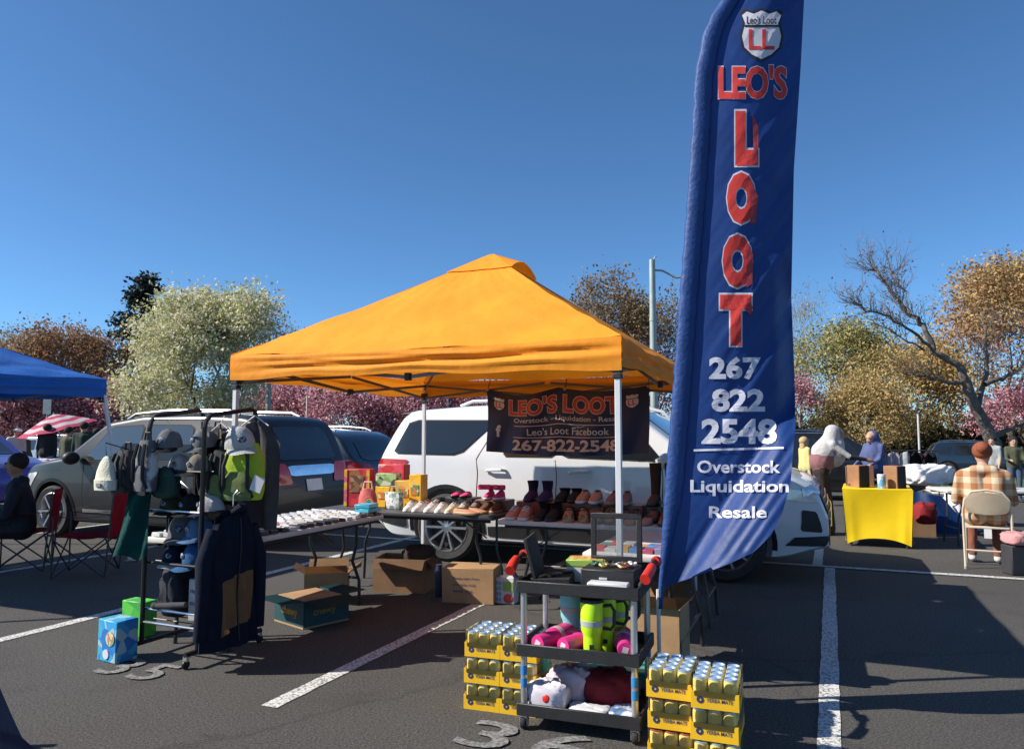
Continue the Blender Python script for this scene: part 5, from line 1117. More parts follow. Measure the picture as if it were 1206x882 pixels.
rb = thing('handbag', 'pink handbag with a rainbow patch by the toy boxes', 'bag', t2(.47, .16), RZ2 + .1); m = MB(); secs = []
for z, k in ((0, .9), (.02, 1), (.1, .95), (.16, .75), (.19, .45)): secs.append([(.1 * k * math.cos(a * .3927) , .04 * math.sin(a * .3927), z) for a in range(16)])
m.loft(secs); m.build('bag', cm('bag_pink', (.55, .13, .12)), rb, smooth=60); m = MB(); m.tube([(-.05, 0, .18), (-.035, 0, .25), (.035, 0, .25), (.05, 0, .18)], .009, 6); m.build('handle', cm('bag_pale', (.6, .42, .38)), rb)
for i, cl_ in enumerate(((.55, .1, .06), (.6, .35, .15), (.1, .3, .3), (.05, .12, .2))):
    m = MB(); r_ = .062 - i * .012; m.tube([(.035 + r_ * math.cos(a * .3491) * .9, -.043, .02 + r_ * 1.5 * math.sin(a * .3491)) for a in range(10)], .0065, 6); m.build('rainbow_band', cm('rain%d' % i, cl_), rb)
wb_ = thing('handbag', 'white and grey quilted handbag before the yellow boxes', 'bag', t2(.72, .22), RZ2 - .2); m = MB(); m.loft([[(sx * (.09 if k % 2 else .09), sy, z) for k, (sx, sy) in enumerate(((-1, -.035), (1, -.035), (1, .035), (-1, .035)))] for z in (0, .16)]); m.build('bag', motley('quilt', [(.5, .52, .5), (.15, .2, .18), (.6, .6, .6), (.3, .35, .32)], 30), wb_, bevel=.012, seg=2)
m = MB(); m.tube([(-.07, 0, .15), (-.05, 0, .21), (.05, 0, .21), (.07, 0, .15)], .007, 6); m.build('handle', cm('bag_grey2', (.25, .26, .25)), wb_)
wsole = pm('sole_white', (.62, .6, .58)); ksole = pm('sole_black', (.02, .02, .02)); tsole = pm('sole_tan', (.35, .22, .12)); lw = cm('lace_white', (.6, .6, .58)); lk = cm('lace_black', (.03, .03, .03))
def pair(desc, org, rzt, x, y, z, up, sole, rz=0., gap=.1, **k):
    for i, s in ((0, 'left'), (1, 'right')):
        c, sn = math.cos(rz), math.sin(rz); p = on_table(org, rzt, x + i * gap * c, y + i * gap * sn, z); shoe(f'{desc}, {s} of the pair', p, rzt + rz + rnd.uniform(-.08, .08), up, sole, **k)
sw = cm('shoe_white', (.62, .6, .58)); sc_ = cm('shoe_cream', (.55, .48, .36)); sr = cm('shoe_red', (.5, .06, .05), col2=(.6, .55, .5), hard=True, scale=22, var=0); sp_ = cm('shoe_pink', (.6, .04, .18)); st_ = cm('shoe_tan', (.45, .22, .13)); spk = cm('shoe_blush', (.5, .22, .18)); sk_ = cm('shoe_black', (.015, .015, .017)); sb_ = cm('shoe_brown', (.1, .045, .025)); spu = cm('boot_purple', (.04, .018, .08)); sg_ = cm('shoe_grey', (.2, .15, .14)); ssn = cm('shoe_snake', (.16, .08, .05), col2=(.4, .24, .15), hard=True, scale=30, var=0)
def box_under(lab, org, rzt, x, y, sx, sy, sz, mat, z=TZ): return carton('shoe_box', lab, on_table(org, rzt, x, y, z), rzt + rnd.uniform(-.05, .05), sx, sy, sz, mat, flaps=False, inner=False)
bxk = pm('shoebox_black', (.03, .03, .03)); bxr = pm('shoebox_red', (.2, .04, .03)); bxb = pm('shoebox_brown', (.14, .07, .05))
pair('white sneaker at the left front of the middle table', T2O, RZ2, .95, .12, TZ, sw, wsole, lace=lw, ln=.22)
pair('white and red sneaker in the front row', T2O, RZ2, 1.0, .33, TZ, sr, wsole, lace=lw, ln=.22)
pair('white sneaker beside the cream ones', T2O, RZ2, 1.17, .12, TZ, sw, wsole, lace=lw, ln=.22)
pair('cream sneaker in the middle of the front row', T2O, RZ2, 1.38, .12, TZ, sc_, wsole, lace=lw, ln=.22)
box_under('black shoe box under the bright pink sandals', T2O, RZ2, 1.28, .5, .34, .2, .11, bxk)
pair('bright pink sandal on the black shoe box', T2O, RZ2, 1.24, .48, TZ + .112, sp_, ksole, kind='flat', ln=.2)
pair('dark strappy shoe behind the white sneakers', T2O, RZ2, .98, .54, TZ, sk_, ksole, kind='flat', ln=.22)
box_under('brown shoe box under the ruffled pink shoes', T2O, RZ2, 1.63, .5, .32, .2, .1, bxb)
pair('ruffled pink shoe on the brown box', T2O, RZ2, 1.58, .48, TZ + .102, sp_, wsole, ln=.2)
for i in range(6):
    p = on_table(T2O, RZ2, 1.53 + .04 * i, .42 + .02 * (i % 2), TZ + .19); crumple('bow', 'ruffled pink bow on the shoes at the right of the middle table', p, i, .07, .05, .045, cm('bow_pink', (.65, .05, .2)), 20 + i, 'bow', 'pink bows', n=12)
pair('tan slip-on lying sideways at the right end of the middle table', T2O, RZ2, 1.58, .16, TZ, st_, tsole, rz=R(80), gap=-.13, kind='flat', ln=.25)
def t3(x, y, z=TZ): return on_table(T3O, RZ2, x, y, z)
pair('blush sneaker at the left front of the boot table', T3O, RZ2, .1, .13, TZ, spk, wsole, lace=lw)
pair('low black boot in the front row of the boot table', T3O, RZ2, .34, .14, TZ, sk_, ksole, kind='boot', shaft=.06)
pair('snakeskin shoe in the front row of the boot table', T3O, RZ2, .57, .14, TZ, ssn, tsole, rz=.3, gap=.12, kind='boot', shaft=.02)
pair('brown patterned ankle boot before the canopy leg', T3O, RZ2, .82, .14, TZ, ssn, ksole, gap=.11, kind='boot', shaft=.05)
pair('dusky pink sandal at the right of the boot table', T3O, RZ2, 1.08, .16, TZ, spk, tsole, gap=.12, kind='flat')
pair('grey loafer at the right end of the boot table', T3O, RZ2, 1.34, .16, TZ, sg_, ksole, gap=.12, kind='flat')
for i, (x, w_, mt) in enumerate(((.2, .36, bxr), (.58, .34, bxb), (.95, .34, bxb), (1.34, .36, bxk))):
    box_under(['dark red shoe box', 'brown shoe box left of the centre', 'brown shoe box right of the centre', 'black shoe box'][i] + ' in the back row of the boot table', T3O, RZ2, x, .5, w_, .26, .12, mt)
pair('purple ankle boot on the dark red box', T3O, RZ2, .12, .47, TZ + .122, spu, ksole, gap=.13, kind='boot', shaft=.1)
pair('dark short boot next to the purple ones', T3O, RZ2, .4, .5, TZ + .122, sk_, ksole, gap=.11, kind='boot', shaft=.04)
pair('peach trainer on the brown box', T3O, RZ2, .6, .46, TZ + .122, cm('shoe_peach', (.5, .25, .15)), wsole, gap=.11)
pair('mauve clog on the second brown box', T3O, RZ2, .86, .46, TZ + .122, cm('shoe_mauve', (.25, .13, .12)), tsole, gap=.11)
pair('tall brown riding boot at the back of the boot table', T3O, RZ2, 1.2, .47, TZ + .122, sb_, ksole, gap=.13, kind='boot', shaft=.27)
pair('tan heeled boot at the back right of the boot table', T3O, RZ2, 1.5, .47, TZ + .122, cm('boot_tan', (.3, .15, .07)), tsole, gap=.12, kind='boot', shaft=.2)
for desc, x, up, sl_, kd, sh_ in (('maroon ballet flat squeezed into the front row', .0, cm('shoe_maroon', (.16, .03, .04)), ksole, 'flat', 0), ('taupe suede shoe squeezed into the front row', .7, cm('shoe_taupe', (.22, .14, .1)), tsole, 'sneaker', 0), ('chestnut loafer at the front right', 1.2, cm('shoe_chestnut', (.2, .07, .03)), ksole, 'sneaker', 0), ('plum boot at the front right end', 1.6, cm('shoe_plum', (.08, .03, .05)), ksole, 'boot', .08)):
    pair(desc + ' of the boot table', T3O, RZ2, x + .02, .33, TZ, up, sl_, gap=.1, kind=kd, shaft=sh_)
for i, (x, cl_) in enumerate(((.3, (.25, .1, .07)), (.52, (.05, .04, .04)), (.98, (.3, .18, .12)), (1.42, (.1, .05, .04)))):
    pair(['rust', 'black', 'camel', 'dark brown'][i] + ' shoe in the middle row of the boot table', T3O, RZ2, x, .32, TZ, cm('mid_shoe%d' % i, cl_), ksole, gap=.1, ln=.24, lace=lk)
pair('grey felt clog behind the cream sneakers', T2O, RZ2, 1.4, .33, TZ, sg_, ksole, ln=.22)
pair('black strappy heel at the back of the middle table', T2O, RZ2, 1.12, .36, TZ, sk_, ksole, kind='boot', shaft=.03, ln=.2)
pair('brown moccasin at the right end of the middle table', T2O, RZ2, 1.62, .32, TZ, sb_, tsole, ln=.23)
# book table
def t4(x, y, z=TZ): return on_table(T4O, RZ2, x, y, z)
bk = [(.5, .1, .08), (.1, .2, .4), (.55, .4, .2), (.5, .5, .48), (.3, .06, .1), (.1, .3, .3), (.55, .3, .1), (.2, .2, .3)]
names = ('red', 'navy', 'ochre', 'white', 'maroon', 'teal', 'orange', 'slate')
for i in range(14):
    m = MB(); h = rnd.uniform(.02, .035); m.box((0, 0, h / 2), (.07, .11, h)); row = i // 7; col = i % 7
    k = 0 if row == 0 else 4
    one(m, 'book', pm('book_%d' % ((i * 3) % 8), bk[(i * 3) % 8]), f'small {names[(i * 3) % 8]} book lying {"in the near" if row == 0 else "in the far"} row seen through the glass lid', 'book', t4(.08 + col * .075, .12 + row * .15), RZ2 + rnd.uniform(-.1, .1), 'books in rows on the book table', bevel=.002)
wbx = carton('shoe_box', 'white shoe box beside the flag pole carrying a neon shoe', t4(.6, .1), RZ2, .2, .14, .09, pm('shoebox_white', (.58, .6, .62)), flaps=False, inner=False)
m = MB(); m.box((0, 0, .085), (.206, .146, .03)); m.build('lid', pm('lid_pale', (.4, .5, .55)), wbx, bevel=.003)
shoe('neon yellow running shoe on the white box by the flag', t4(.6, .1, TZ + .101), RZ2 + R(80), cm('shoe_neon', (.5, .7, .02)), ksole, ln=.22, lace=lk)
# ---------------------------------------------------------------- people
SK = dict(light=M('skin_light', (.45, .26, .18), .55, var=.06, scale=20), tan=M('skin_tan', (.3, .16, .1), .55, var=.06, scale=20))
def capsule(mb, a, b, ra, rb, n=12):
    a, b = Vector(a), Vector(b); d = b - a
    if d.length < 1e-4: mb.ell(a, ra, n, 8); return
    d.normalize(); pts, rs = [], []
    for k in range(5): g = -math.pi / 2 + .12 + k / 4 * (math.pi / 2 - .12); pts.append(a + d * ra * math.sin(g)); rs.append(ra * math.cos(g))
    for k in range(5): g = k / 4 * (math.pi / 2 - .12); pts.append(b + d * rb * math.sin(g)); rs.append(rb * math.cos(g))
    mb.tube(pts, rs, n)
def person(label, loc, rz, caps, mats, hair=None, voxel=.02, group=None, face=None, extra=()):
    """caps: (a, b, ra, rb, zone) tapered limbs, fused into one continuous body; zone picks the material"""
    t = thing('person', label, 'person', loc, rz, group); m = MB()
    for a, b, ra, rb, z in caps: capsule(m, a, b, ra, rb)
    o = m.build('body', [x for x in mats], t, smooth=0)
    md = o.modifiers.new('r', 'REMESH'); md.mode = 'VOXEL'; md.voxel_size = voxel; sm_ = o.modifiers.new('s', 'SMOOTH'); sm_.factor = .5; sm_.iterations = 3
    bpy.context.view_layer.update(); me = bpy.data.meshes.new_from_object(o.evaluated_get(bpy.context.evaluated_depsgraph_get())); o.modifiers.clear(); o.data = me
    n = len(me.polygons); c = np.empty(n * 3); me.polygons.foreach_get('center', c); c = c.reshape(-1, 3); best = np.full(n, 1e9); zone = np.zeros(n, int)
    for a, b, ra, rb, z in caps:
        a_, b_ = np.array(a), np.array(b); ab = b_ - a_; L2 = max(1e-9, ab @ ab); tt = np.clip(((c - a_) @ ab) / L2, 0, 1); d = np.linalg.norm(c - (a_ + tt[:, None] * ab), axis=1) - (ra + (rb - ra) * tt); k = d < best; best[k] = d[k]; zone[k] = z
    if len(me.materials) < len(mats):
        me.materials.clear(); [me.materials.append(x) for x in mats]
    me.polygons.foreach_set('material_index', zone); me.polygons.foreach_set('use_smooth', [True] * n)
    if hair:
        mh = MB()
        for c_, r_ in hair[0]: mh.ell(c_, r_, 14, 9)
        mh.build('hair', hair[1], t, smooth=80)
    if face:
        h, f = Vector(face[0]), Vector(face[1]).normalized(); sd = f.cross(Vector((0, 0, 1))).normalized()
        for s in (-1, 1):
            m = MB(); m.ell(h + f * .088 + sd * s * .032 + Vector((0, 0, .012)), .011, 8, 5); m.build('eye', M('eye_dark', (.02, .015, .012), .2, var=0), t)
        m = MB(); m.ell(h + f * .088 - Vector((0, 0, .052)), (.022, .022, .007), 8, 5); m.build('mouth', M('lip', (.3, .09, .08), .5, var=.05), t)
    return t
def hand(p, d, zone, r=.011, up=(0, 0, 1)):
    p, d = Vector(p), Vector(d).normalized(); s = d.cross(Vector(up)); s = s.normalized() if s.length > .1 else Vector((1, 0, 0)); nrm = s.cross(d); out = [(p, p + d * .06, .03, .036, zone)]
    for i, ln in enumerate((.062, .074, .07, .055)):
        b = p + d * .085 + s * (i - 1.5) * .021; k = b + d * ln * .5 - nrm * .008; out += [(b, k, r, r * .9, zone), (k, k + d * ln * .4 - nrm * .02, r * .9, r * .75, zone)]
    b = p + d * .03 - s * .036; out += [(b, b + d * .04 - s * .02, r * 1.15, r, zone), (b + d * .04 - s * .02, b + d * .065 - s * .018, r, r * .8, zone)]
    return [tuple([tuple(a), tuple(b_), q, w_, z]) for a, b_, q, w_, z in out]
def standing(h=1.7, lean=0., skirt=False, arms=((.0, 0), (.0, 0)), stance=.09, female=False, sleeves=True, stride=0.):
    """front is -y; returns (capsules, head centre); zones: 0 top, 1 bottom, 2 skin, 3 shoes"""
    k = h / 1.7; C = []; sh = .17 if female else .19
    bend = lambda y, z: (y - math.sin(lean) * max(0, z - .9), .9 + (z - .9) * math.cos(lean) if z > .9 else z)
    def q(x, y, z): y2, z2 = bend(y, z); return (x * k, y2 * k, z2 * k)
    for s in (-1, 1):
        st = stride * s
        C += [(q(s * .09, 0, .92), q(s * stance, -.01 - st * .5, .5), .09, .062, 1), (q(s * stance, -.01 - st * .5, .5), q(s * stance, .02 - st, .1), .062, .042, 1), (q(s * stance, .02 - st, .045), q(s * (stance + .02), -.13 - st, .035), .042, .035, 3)]
        C += [(q(s * .08, .01, .95), q(s * .07, 0, 1.15), .105, .095, 0), (q(s * .07, 0, 1.15), q(s * .1, 0, 1.36), .1, .09, 0), (q(s * .05, 0, 1.4), q(s * sh, 0, 1.4), .07, .06, 0)]
        a1, a2 = arms[0 if s < 0 else 1]
        S0 = Vector(q(s * sh, 0, 1.39)); d1 = Vector((s * .12, -math.sin(a1), -math.cos(a1))).normalized(); E = S0 + d1 * .29 * k; d2 = Vector((-s * .12 * abs(math.sin(a2)), -math.sin(a2), -math.cos(a2))).normalized(); Wp = E + d2 * .25 * k
        C += [(tuple(S0), tuple(E), .052, .042, 0), (tuple(E), tuple(Wp), .042, .03, 0 if sleeves else 2)] + hand(Wp, d2, 2)
    C += [(q(0, .0, .98), q(0, .0, 1.34), .125, .125, 0), (q(0, .0, 1.38), q(0, .0, 1.43), .09, .07, 0)]
    C += [(q(0, 0, 1.4), q(0, -.01, 1.5), .056, .052, 2), (q(0, -.01, 1.53), q(0, -.015, 1.61), .078, .088, 2), (q(0, -.03, 1.515), q(0, -.04, 1.52), .058, .052, 2), (q(0, -.103, 1.565), q(0, -.112, 1.55), .012, .017, 2)]
    for s in (-1, 1): C.append((q(s * .088, 0, 1.575), q(s * .09, .0, 1.555), .016, .014, 2))
    if skirt: C += [(q(0, 0, .95), q(0, 0.0, .1), .12, .2, 1), (q(-.06, .02, .5), q(-.1, .04, .08), .14, .13, 1), (q(.06, .02, .5), q(.1, .04, .08), .14, .13, 1)]
    return C, Vector(q(0, -.012, 1.575))
def hair_cap(hc, long=0., k=1.): 
    L_ = [(hc + Vector((0, .024, .045)), (.104 * k, .108 * k, .098 * k))]
    if long: L_ += [(hc + Vector((0, .06, -.04 - long * .3)), (.085 * k, .055 * k, .07 + long * .6))]
    return L_
def face_to(dx, dy): return math.atan2(dy, dx) + math.pi / 2
dk = cm('wear_black', (.015, .015, .017), bump=.55, bscale=11); ol = cm('wear_olive', (.06, .065, .035), bump=.55, bscale=11); dg = cm('wear_green', (.02, .035, .025), bump=.55, bscale=11); jean = cm('wear_jeans', (.05, .08, .14), bump=.55, bscale=11); pj = cm('wear_pale_jeans', (.22, .28, .33), bump=.55, bscale=11); wt = cm('wear_white', (.55, .55, .56), bump=.55, bscale=11); gt = cm('wear_grey', (.28, .3, .3), bump=.55, bscale=11); ye = cm('wear_yellow', (.6, .5, .2), bump=.55, bscale=11); shoe_k = cm('wear_shoe', (.03, .03, .03), bump=.55, bscale=11); hd = cm('hair_dark', (.018, .012, .01), bump=.3); hbl = cm('hair_blond', (.42, .3, .14), bump=.3); hb = cm('hair_auburn', (.22, .06, .025), bump=.4, bscale=30)
def simple(label, px, py_feet_depth, rz, top, bot, hairm, h=1.7, skin='light', long=0., group=None, voxel=.024, hat=None, **k):
    c, hc = standing(h, **k); p = P(px, 510, py_feet_depth)
    t = person(label, (p.x, p.y, 0), rz, c, [top, bot, SK[skin], shoe_k], (hair_cap(hc, long), hairm), voxel, group, (hc, (0, -1, 0)))
    if hat:
        m = MB(); m.ell(hc + Vector((0, .01, .06)), (.098, .108, .07)); m.ell(hc + Vector((0, -.1, .055)), (.07, .06, .008)); m.build('cap', hat, t)
    return t
# shoppers at left, far
simple('shopper in black jacket and pale jeans seen from behind under the sign', 56, 19.5, R(180), dk, pj, hd, 1.76)
simple('shopper in olive jacket facing away left of the dark green one', 81, 19, R(170), ol, ol, hd, 1.68)
simple('shopper in dark green jacket facing away under the striped parasol', 99, 18.2, R(190), dg, jean, hd, 1.78)
simple('shopper in white shirt and white cap at far left', 17, 20, R(60), wt, jean, hd, 1.68, hat=wt, lean=.25)
simple('shopper in olive with pale cap bending beside the white shirt', 32, 20.5, R(250), ol, dk, hd, 1.62, hat=cm('hat_straw', (.45, .4, .3)), lean=.35)
simple('shopper in pale green top right of the dark green jacket', 114, 20, R(200), cm('wear_sage', (.25, .3, .22), bump=.55, bscale=11), jean, hd, 1.66)
# right side
ghj = cm('hijab_grey', (.42, .41, .4), bump=.55, bscale=11); gpk = cm('hijab_pink', (.22, .1, .11), bump=.55, bscale=11); bhj = cm('hijab_blue', (.07, .09, .2), bump=.55, bscale=11)
# shopper in long dress, leaning over the yellow table
c, hc = standing(1.66, lean=.33, skirt=True, female=True, arms=((.9, 1.4), (.8, 1.5)))
c = [(a, b, ra, rb, (1 if z == 3 or (z == 0 and max(a[2], b[2]) < 1.2) else z)) for a, b, ra, rb, z in c]
hx = hc; c += [(tuple(hx + Vector((0, .03, .02))), tuple(hx + Vector((0, .05, -.06))), .115, .12, 3), (tuple(hx + Vector((0, .06, -.1))), tuple(hx + Vector((-.02, .16, -.28))), .13, .19, 3), (tuple(hx + Vector((-.02, .15, -.3))), tuple(hx + Vector((-.02, .2, -.42))), .18, .185, 4), (tuple(hx + Vector((.0, -.02, -.17))), tuple(hx + Vector((0, .02, -.34))), .12, .17, 3)]
c += [(tuple(hx + Vector((0, -.075, .0))), tuple(hx + Vector((0, -.08, -.05))), .075, .06, 2)]
p = G(968, 629); person('shopper in grey veil and long dark dress leaning over the goods', (p.x, p.y, 0), R(80), c, [ghj, cm('dress_dark', (.022, .016, .014), bump=.55, bscale=11), SK['tan'], ghj, gpk], None, .02, face=(hx + Vector((0, -.055, 0)), (0, -1, -.3)))
c, hc = standing(1.62, lean=.15, female=True, arms=((.5, 1.1), (.5, 1.2)))
hx = hc; c += [(tuple(hx + Vector((0, .03, .03))), tuple(hx + Vector((0, .045, -.05))), .112, .115, 3), (tuple(hx + Vector((0, .03, -.1))), tuple(hx + Vector((0, .04, -.3))), .12, .2, 3), (tuple(hx + Vector((0, 0, -.3))), tuple(hx + Vector((0, .02, -.5))), .19, .2, 3), (tuple(hx + Vector((0, -.07, 0))), tuple(hx + Vector((0, -.078, -.045))), .078, .06, 2)]
p = P(1031, 510, 14.2); person('seller in blue veil looking down behind the brown speakers', (p.x, p.y, 0), R(-60), c, [bhj, dk, SK['light'], bhj], None, .02, face=(hx + Vector((0, -.055, 0)), (0, -1, -.3)))
simple('fair-haired shopper in pale yellow top behind the grey veil', 947, 17, R(100), ye, jean, hbl, 1.52, long=.16, female=True)
simple('young shopper in grey T-shirt and headband at right', 1168, 19.5, R(-55), gt, dk, hd, 1.62, long=.05, female=True, sleeves=False, arms=((.3, .9), (.2, .4)))
simple('long-haired shopper in olive jacket and jeans near the right edge', 1193, 18.6, R(-20), ol, jean, hd, 1.6, long=.25, female=True, arms=((.4, 1.5), (.4, 1.4)))
# seated seller in a plaid coat, seen from behind
CHp = (G(1140, 671) + G(1192, 672)) / 2; crz = R(-29)
def seated(top_, bot_, shoes_, hairm, label, loc, rz, seat=.45, hooded=False, skin='light', lean=.12, hair=None, armf=.55, face=True, k=1.):
    C = []
    Z = seat + .1
    for s in (-1, 1):
        C += [((s * .1, .02, Z), (s * .12, -.4, Z), .1, .07, 1), ((s * .12, -.4, Z), (s * .12, -.36, .1), .066, .045, 1), ((s * .12, -.36, .05), (s * .14, -.52, .04), .045, .036, 3)]
        C += [((s * .1, .04, Z + .02), (s * .08, .03, Z + .24), .13, .12, 0), ((s * .08, .03, Z + .22), (s * .11, -.02, Z + .42), .125, .11, 0), ((s * .05, -.02, Z + .46), (s * .19, -.02, Z + .44), .08, .07, 0)]
        S0, E, Wp = Vector((s * .21, -.02, Z + .43)), Vector((s * .27, -.1, Z + .16)), Vector((s * .12, -.32, Z + .14)); C += [(tuple(S0), tuple(E), .068, .055, 0), (tuple(E), tuple(Wp), .055, .042, 0)] + hand(Wp, Wp - E, 2)
    hc = Vector((0, -.05, Z + .68)); C += [((0, -.02, Z + .48), (0, -.04, Z + .58), .056, .052, 2), (tuple(hc + Vector((0, 0, -.04))), tuple(hc + Vector((0, 0, .03))), .075, .083, 2), (tuple(hc + Vector((0, -.02, -.06))), tuple(hc + Vector((0, -.03, -.055))), .055, .05, 2), (tuple(hc + Vector((0, -.09, -.01))), tuple(hc + Vector((0, -.096, -.022))), .012, .016, 2)]
    C += [((-.09, .03, Z + .5), (.09, .03, Z + .5), .055, .055, 0)]
    return person(label, loc, rz, C, [top_, bot_, SK[skin], shoes_], hair or ([(hc + Vector((0, .025, .03)), (.098, .1, .095))], hairm), .017, face=(hc, (0, -1, 0)))
pl = plaid('plaid_coat', (.5, .42, .3), (.4, .25, .14), (.3, .12, .05), .13)
hc = Vector((0, -.05, .45 + .1 + .68))
seated(pl, cm('wear_rust', (.2, .07, .045), bump=.55, bscale=11), cm('wear_white_shoe', (.6, .6, .58), bump=.55, bscale=11), hb, 'seller in brown and cream plaid coat sitting with back to the camera', Vector((CHp.x, CHp.y, 0)) + Vector((.1, .19, 0)), R(180) + crz, hair=([(hc + Vector((0, .02, .03)), (.1, .104, .1)), (hc + Vector((0, .1, .06)), (.065, .055, .062))], hb))
def folding_chair(label, loc, rz):
    t = thing('folding_chair', label, 'chair', loc, rz); mt = pm('chair_beige', (.52, .45, .34), rough=.45); hw = .22
    m = MB(); pts = [(-hw, -.02, .012), (-hw, .05, .42), (-hw, .02, .62), (-hw + .02, .0, .74), (-hw + .08, -.01, .82), (0, -.015, .845), (hw - .08, -.01, .82), (hw - .02, 0, .74), (hw, .02, .62), (hw, .05, .42), (hw, -.02, .012)]
    m.tube(pts, .0125, 8); m.build('back_frame', mt, t)
    for s in (-1, 1):
        m = MB(); m.tube([(s * (hw - .03), .4, .012), (s * (hw - .03), .22, .43)], .0125, 8); m.build('front_leg', mt, t)
        m = MB(); m.cyl((s * hw, -.02, 0), (s * hw, -.018, .03), .016, n=10); m.build('foot_cap', pm('cap_rubber', (.3, .28, .25)), t)
    m = MB(); m.grid(lambda u, v: Vector((lerp(-hw + .015, hw - .015, u) * (1 - .18 * (2 * v - 1) ** 4), .0 - .035 * math.sin(math.pi * u) - .01, lerp(.6, .8, v) + .015 * math.sin(math.pi * u) * (1 if v > .5 else -1))), 14, 6); m.build('backrest', mt, t, solid=.008, smooth=60)
    m = MB(); m.box((0, .24, .44), (.4, .4, .022)); m.build('seat', mt, t, bevel=.008, seg=2)
    for z, y in ((.2, .01), (.15, .345)):
        m = MB(); m.tube([(-hw + .01, y, z), (hw - .01, y, z)], .009, 8); m.build('cross_bar', mt, t)
    m = MB(); m.box((0, .03, .38), (.07, .004, .1)); m.build('hang_tag', pm('tag_white', (.6, .6, .6)), t); return t
folding_chair('beige metal folding chair under the plaid-coated seller', (CHp.x, CHp.y, 0), crz)
# camp chairs at left
redc = cm('camp_red', (.45, .018, .035), trl=.25); framek = M('camp_frame', (.06, .06, .065), .4, .6, var=.1)
def camp_chair(label, loc, rz):
    t = thing('camp_chair', label, 'chair', loc, rz, 'red camp chairs'); a, sz, bz = .24, .42, .86
    for s in (-1, 1):
        for p in (((s * a, -a, .02), (s * a, a, .4)), ((s * a, a, .02), (s * a, -a, .4)), ):
            m = MB(); m.tube(p, .008, 6); m.build('cross_leg', framek, t)
        m = MB(); m.tube([(s * a, a, .02), (s * a, a + .06, bz)], .009, 6); m.build('back_post', framek, t)
        m = MB(); m.tube([(s * a, -a, .02), (s * a, -a, .62)], .009, 6); m.build('front_post', framek, t)
        m = MB(); m.grid(lambda u, v: Vector((s * a + (v - .5) * .07, lerp(-a - .02, a + .05, u), .63 - .02 * math.sin(math.pi * u))), 8, 2); m.build('armrest', redc, t, solid=.006)
    for y in (-a, a):
        for p in (((-a, y, .03), (a, y, .4)), ((a, y, .03), (-a, y, .4))):
            m = MB(); m.tube(p, .008, 6); m.build('cross_leg', framek, t)
    m = MB(); m.grid(lambda u, v: Vector((lerp(-a, a, u), lerp(-a, a, v), sz - .05 * math.sin(math.pi * u) * math.sin(math.pi * v))), 12, 12); m.build('seat', redc, t, solid=.006, smooth=70)
    m = MB(); m.grid(lambda u, v: Vector((lerp(-a, a, u), a + .02 + .05 * v + .035 * math.sin(math.pi * u) + .006 * math.sin(u * 19 + v * 7), lerp(sz - .02, bz, v))), 14, 12); m.build('backrest', redc, t, solid=.006, smooth=70)
    m = MB(); m.box((a * .4, -a - .03, .36), (.07, .004, .09)); m.build('hang_tag', pm('tag_pale', (.35, .4, .45)), t); return t
pA = G(38, 672); pB = G(101, 678)
camp_chair('red folding camp chair carrying the seated figure in black', (pA.x - .12, pA.y, 0), R(-68))
camp_chair('empty red folding camp chair beside the seated figure', (pB.x, pB.y, 0), R(-78))
hc = Vector((0, -.05, .42 + .1 + .68))
seated(cm('wear_navy_hoodie', (.012, .014, .02), bump=.55, bscale=11), cm('wear_dark', (.02, .022, .026), bump=.55, bscale=11), cm('wear_shoe2', (.3, .18, .14), bump=.55, bscale=11), hd, 'figure in dark hoodie sitting in a camp chair at the left edge', (pA.x - .16, pA.y - .02, 0), R(-60), seat=.34, skin='tan')
# a dark blue cloth hanging into the picture at the lower left
nv = thing('draped_cloth', 'dark navy cloth hanging into the lower left corner of the picture', 'cloth', G(-40, 905)); m = MB()
A0 = nv.location; ph = P(0, 812, 2.75) - A0; pe = P(26, 868, 2.72) - A0; pf = P(50, 889, 2.7) - A0
def drape(u, v):
    top_ = Vector((-.55, .12, ph.z + .06)); e = [ph + Vector((-.012, 0, .03)), lerp(ph, pe, .55) + Vector((.0, 0, 0)), pe, pf, pf + Vector((.03, 0, -.2))]
    k = v * 4; i = min(3, int(k)); ed = lerp(e[i], e[i + 1], k - i); inner = Vector((-.6, .15, ed.z)); p = lerp(inner, ed, u); p.y += .05 * math.sin(u * 9) * (1 - u) - .06 * math.sin(math.pi * u); return p
m.grid(drape, 24, 24); m.build('sheet', cm('navy_denim', (.007, .016, .05), bump=.2, bscale=30, spec=.1), nv, solid=.006, smooth=70)
m = MB(); m.tube([(-.58, .15, -.0), (-.58, .15, ph.z + .08)], .02, 8); m.build('stand', framek, nv); nv.location.z = 0; 
for c_ in nv.children: c_.location.z += A0.z

# ---------------------------------------------------------------- stall at right
yt = thing('covered_table', 'small table in a tight yellow stretch cover', 'table', (G(1004, 643) + G(1068, 647)) / 2, R(-25)); hw = .355; dp = 1.05
ycl = M('cover_yellow', (.75, .52, .004), .55, var=.05, scale=4, bump=.1, bscale=12)
def side_fn(k):
    def fn(u, v):                                    # v 0 at the top, 1 at the hem; hem is pulled up in the middle
        a = 2 * u - 1; half = (hw + .06) if k % 2 == 0 else (dp / 2); x = a * half * (1 - .1 * v + .0 * abs(a)); hem = .03 + .085 * (1 - abs(a) ** 2.2)
        z = lerp(.742, hem, v); pull = .035 * math.sin(math.pi * v) * (1 - a * a) + .006 * math.sin(9 * abs(a) ** 3) * v
        o = (dp / 2 if k % 2 == 0 else hw + .06) * (1 - .06 * v) - pull; c, s = math.cos(k * math.pi / 2), math.sin(k * math.pi / 2); X, Y = x, -o
        return Vector((X * c - Y * s, X * s + Y * c + dp / 2, z))
    return fn
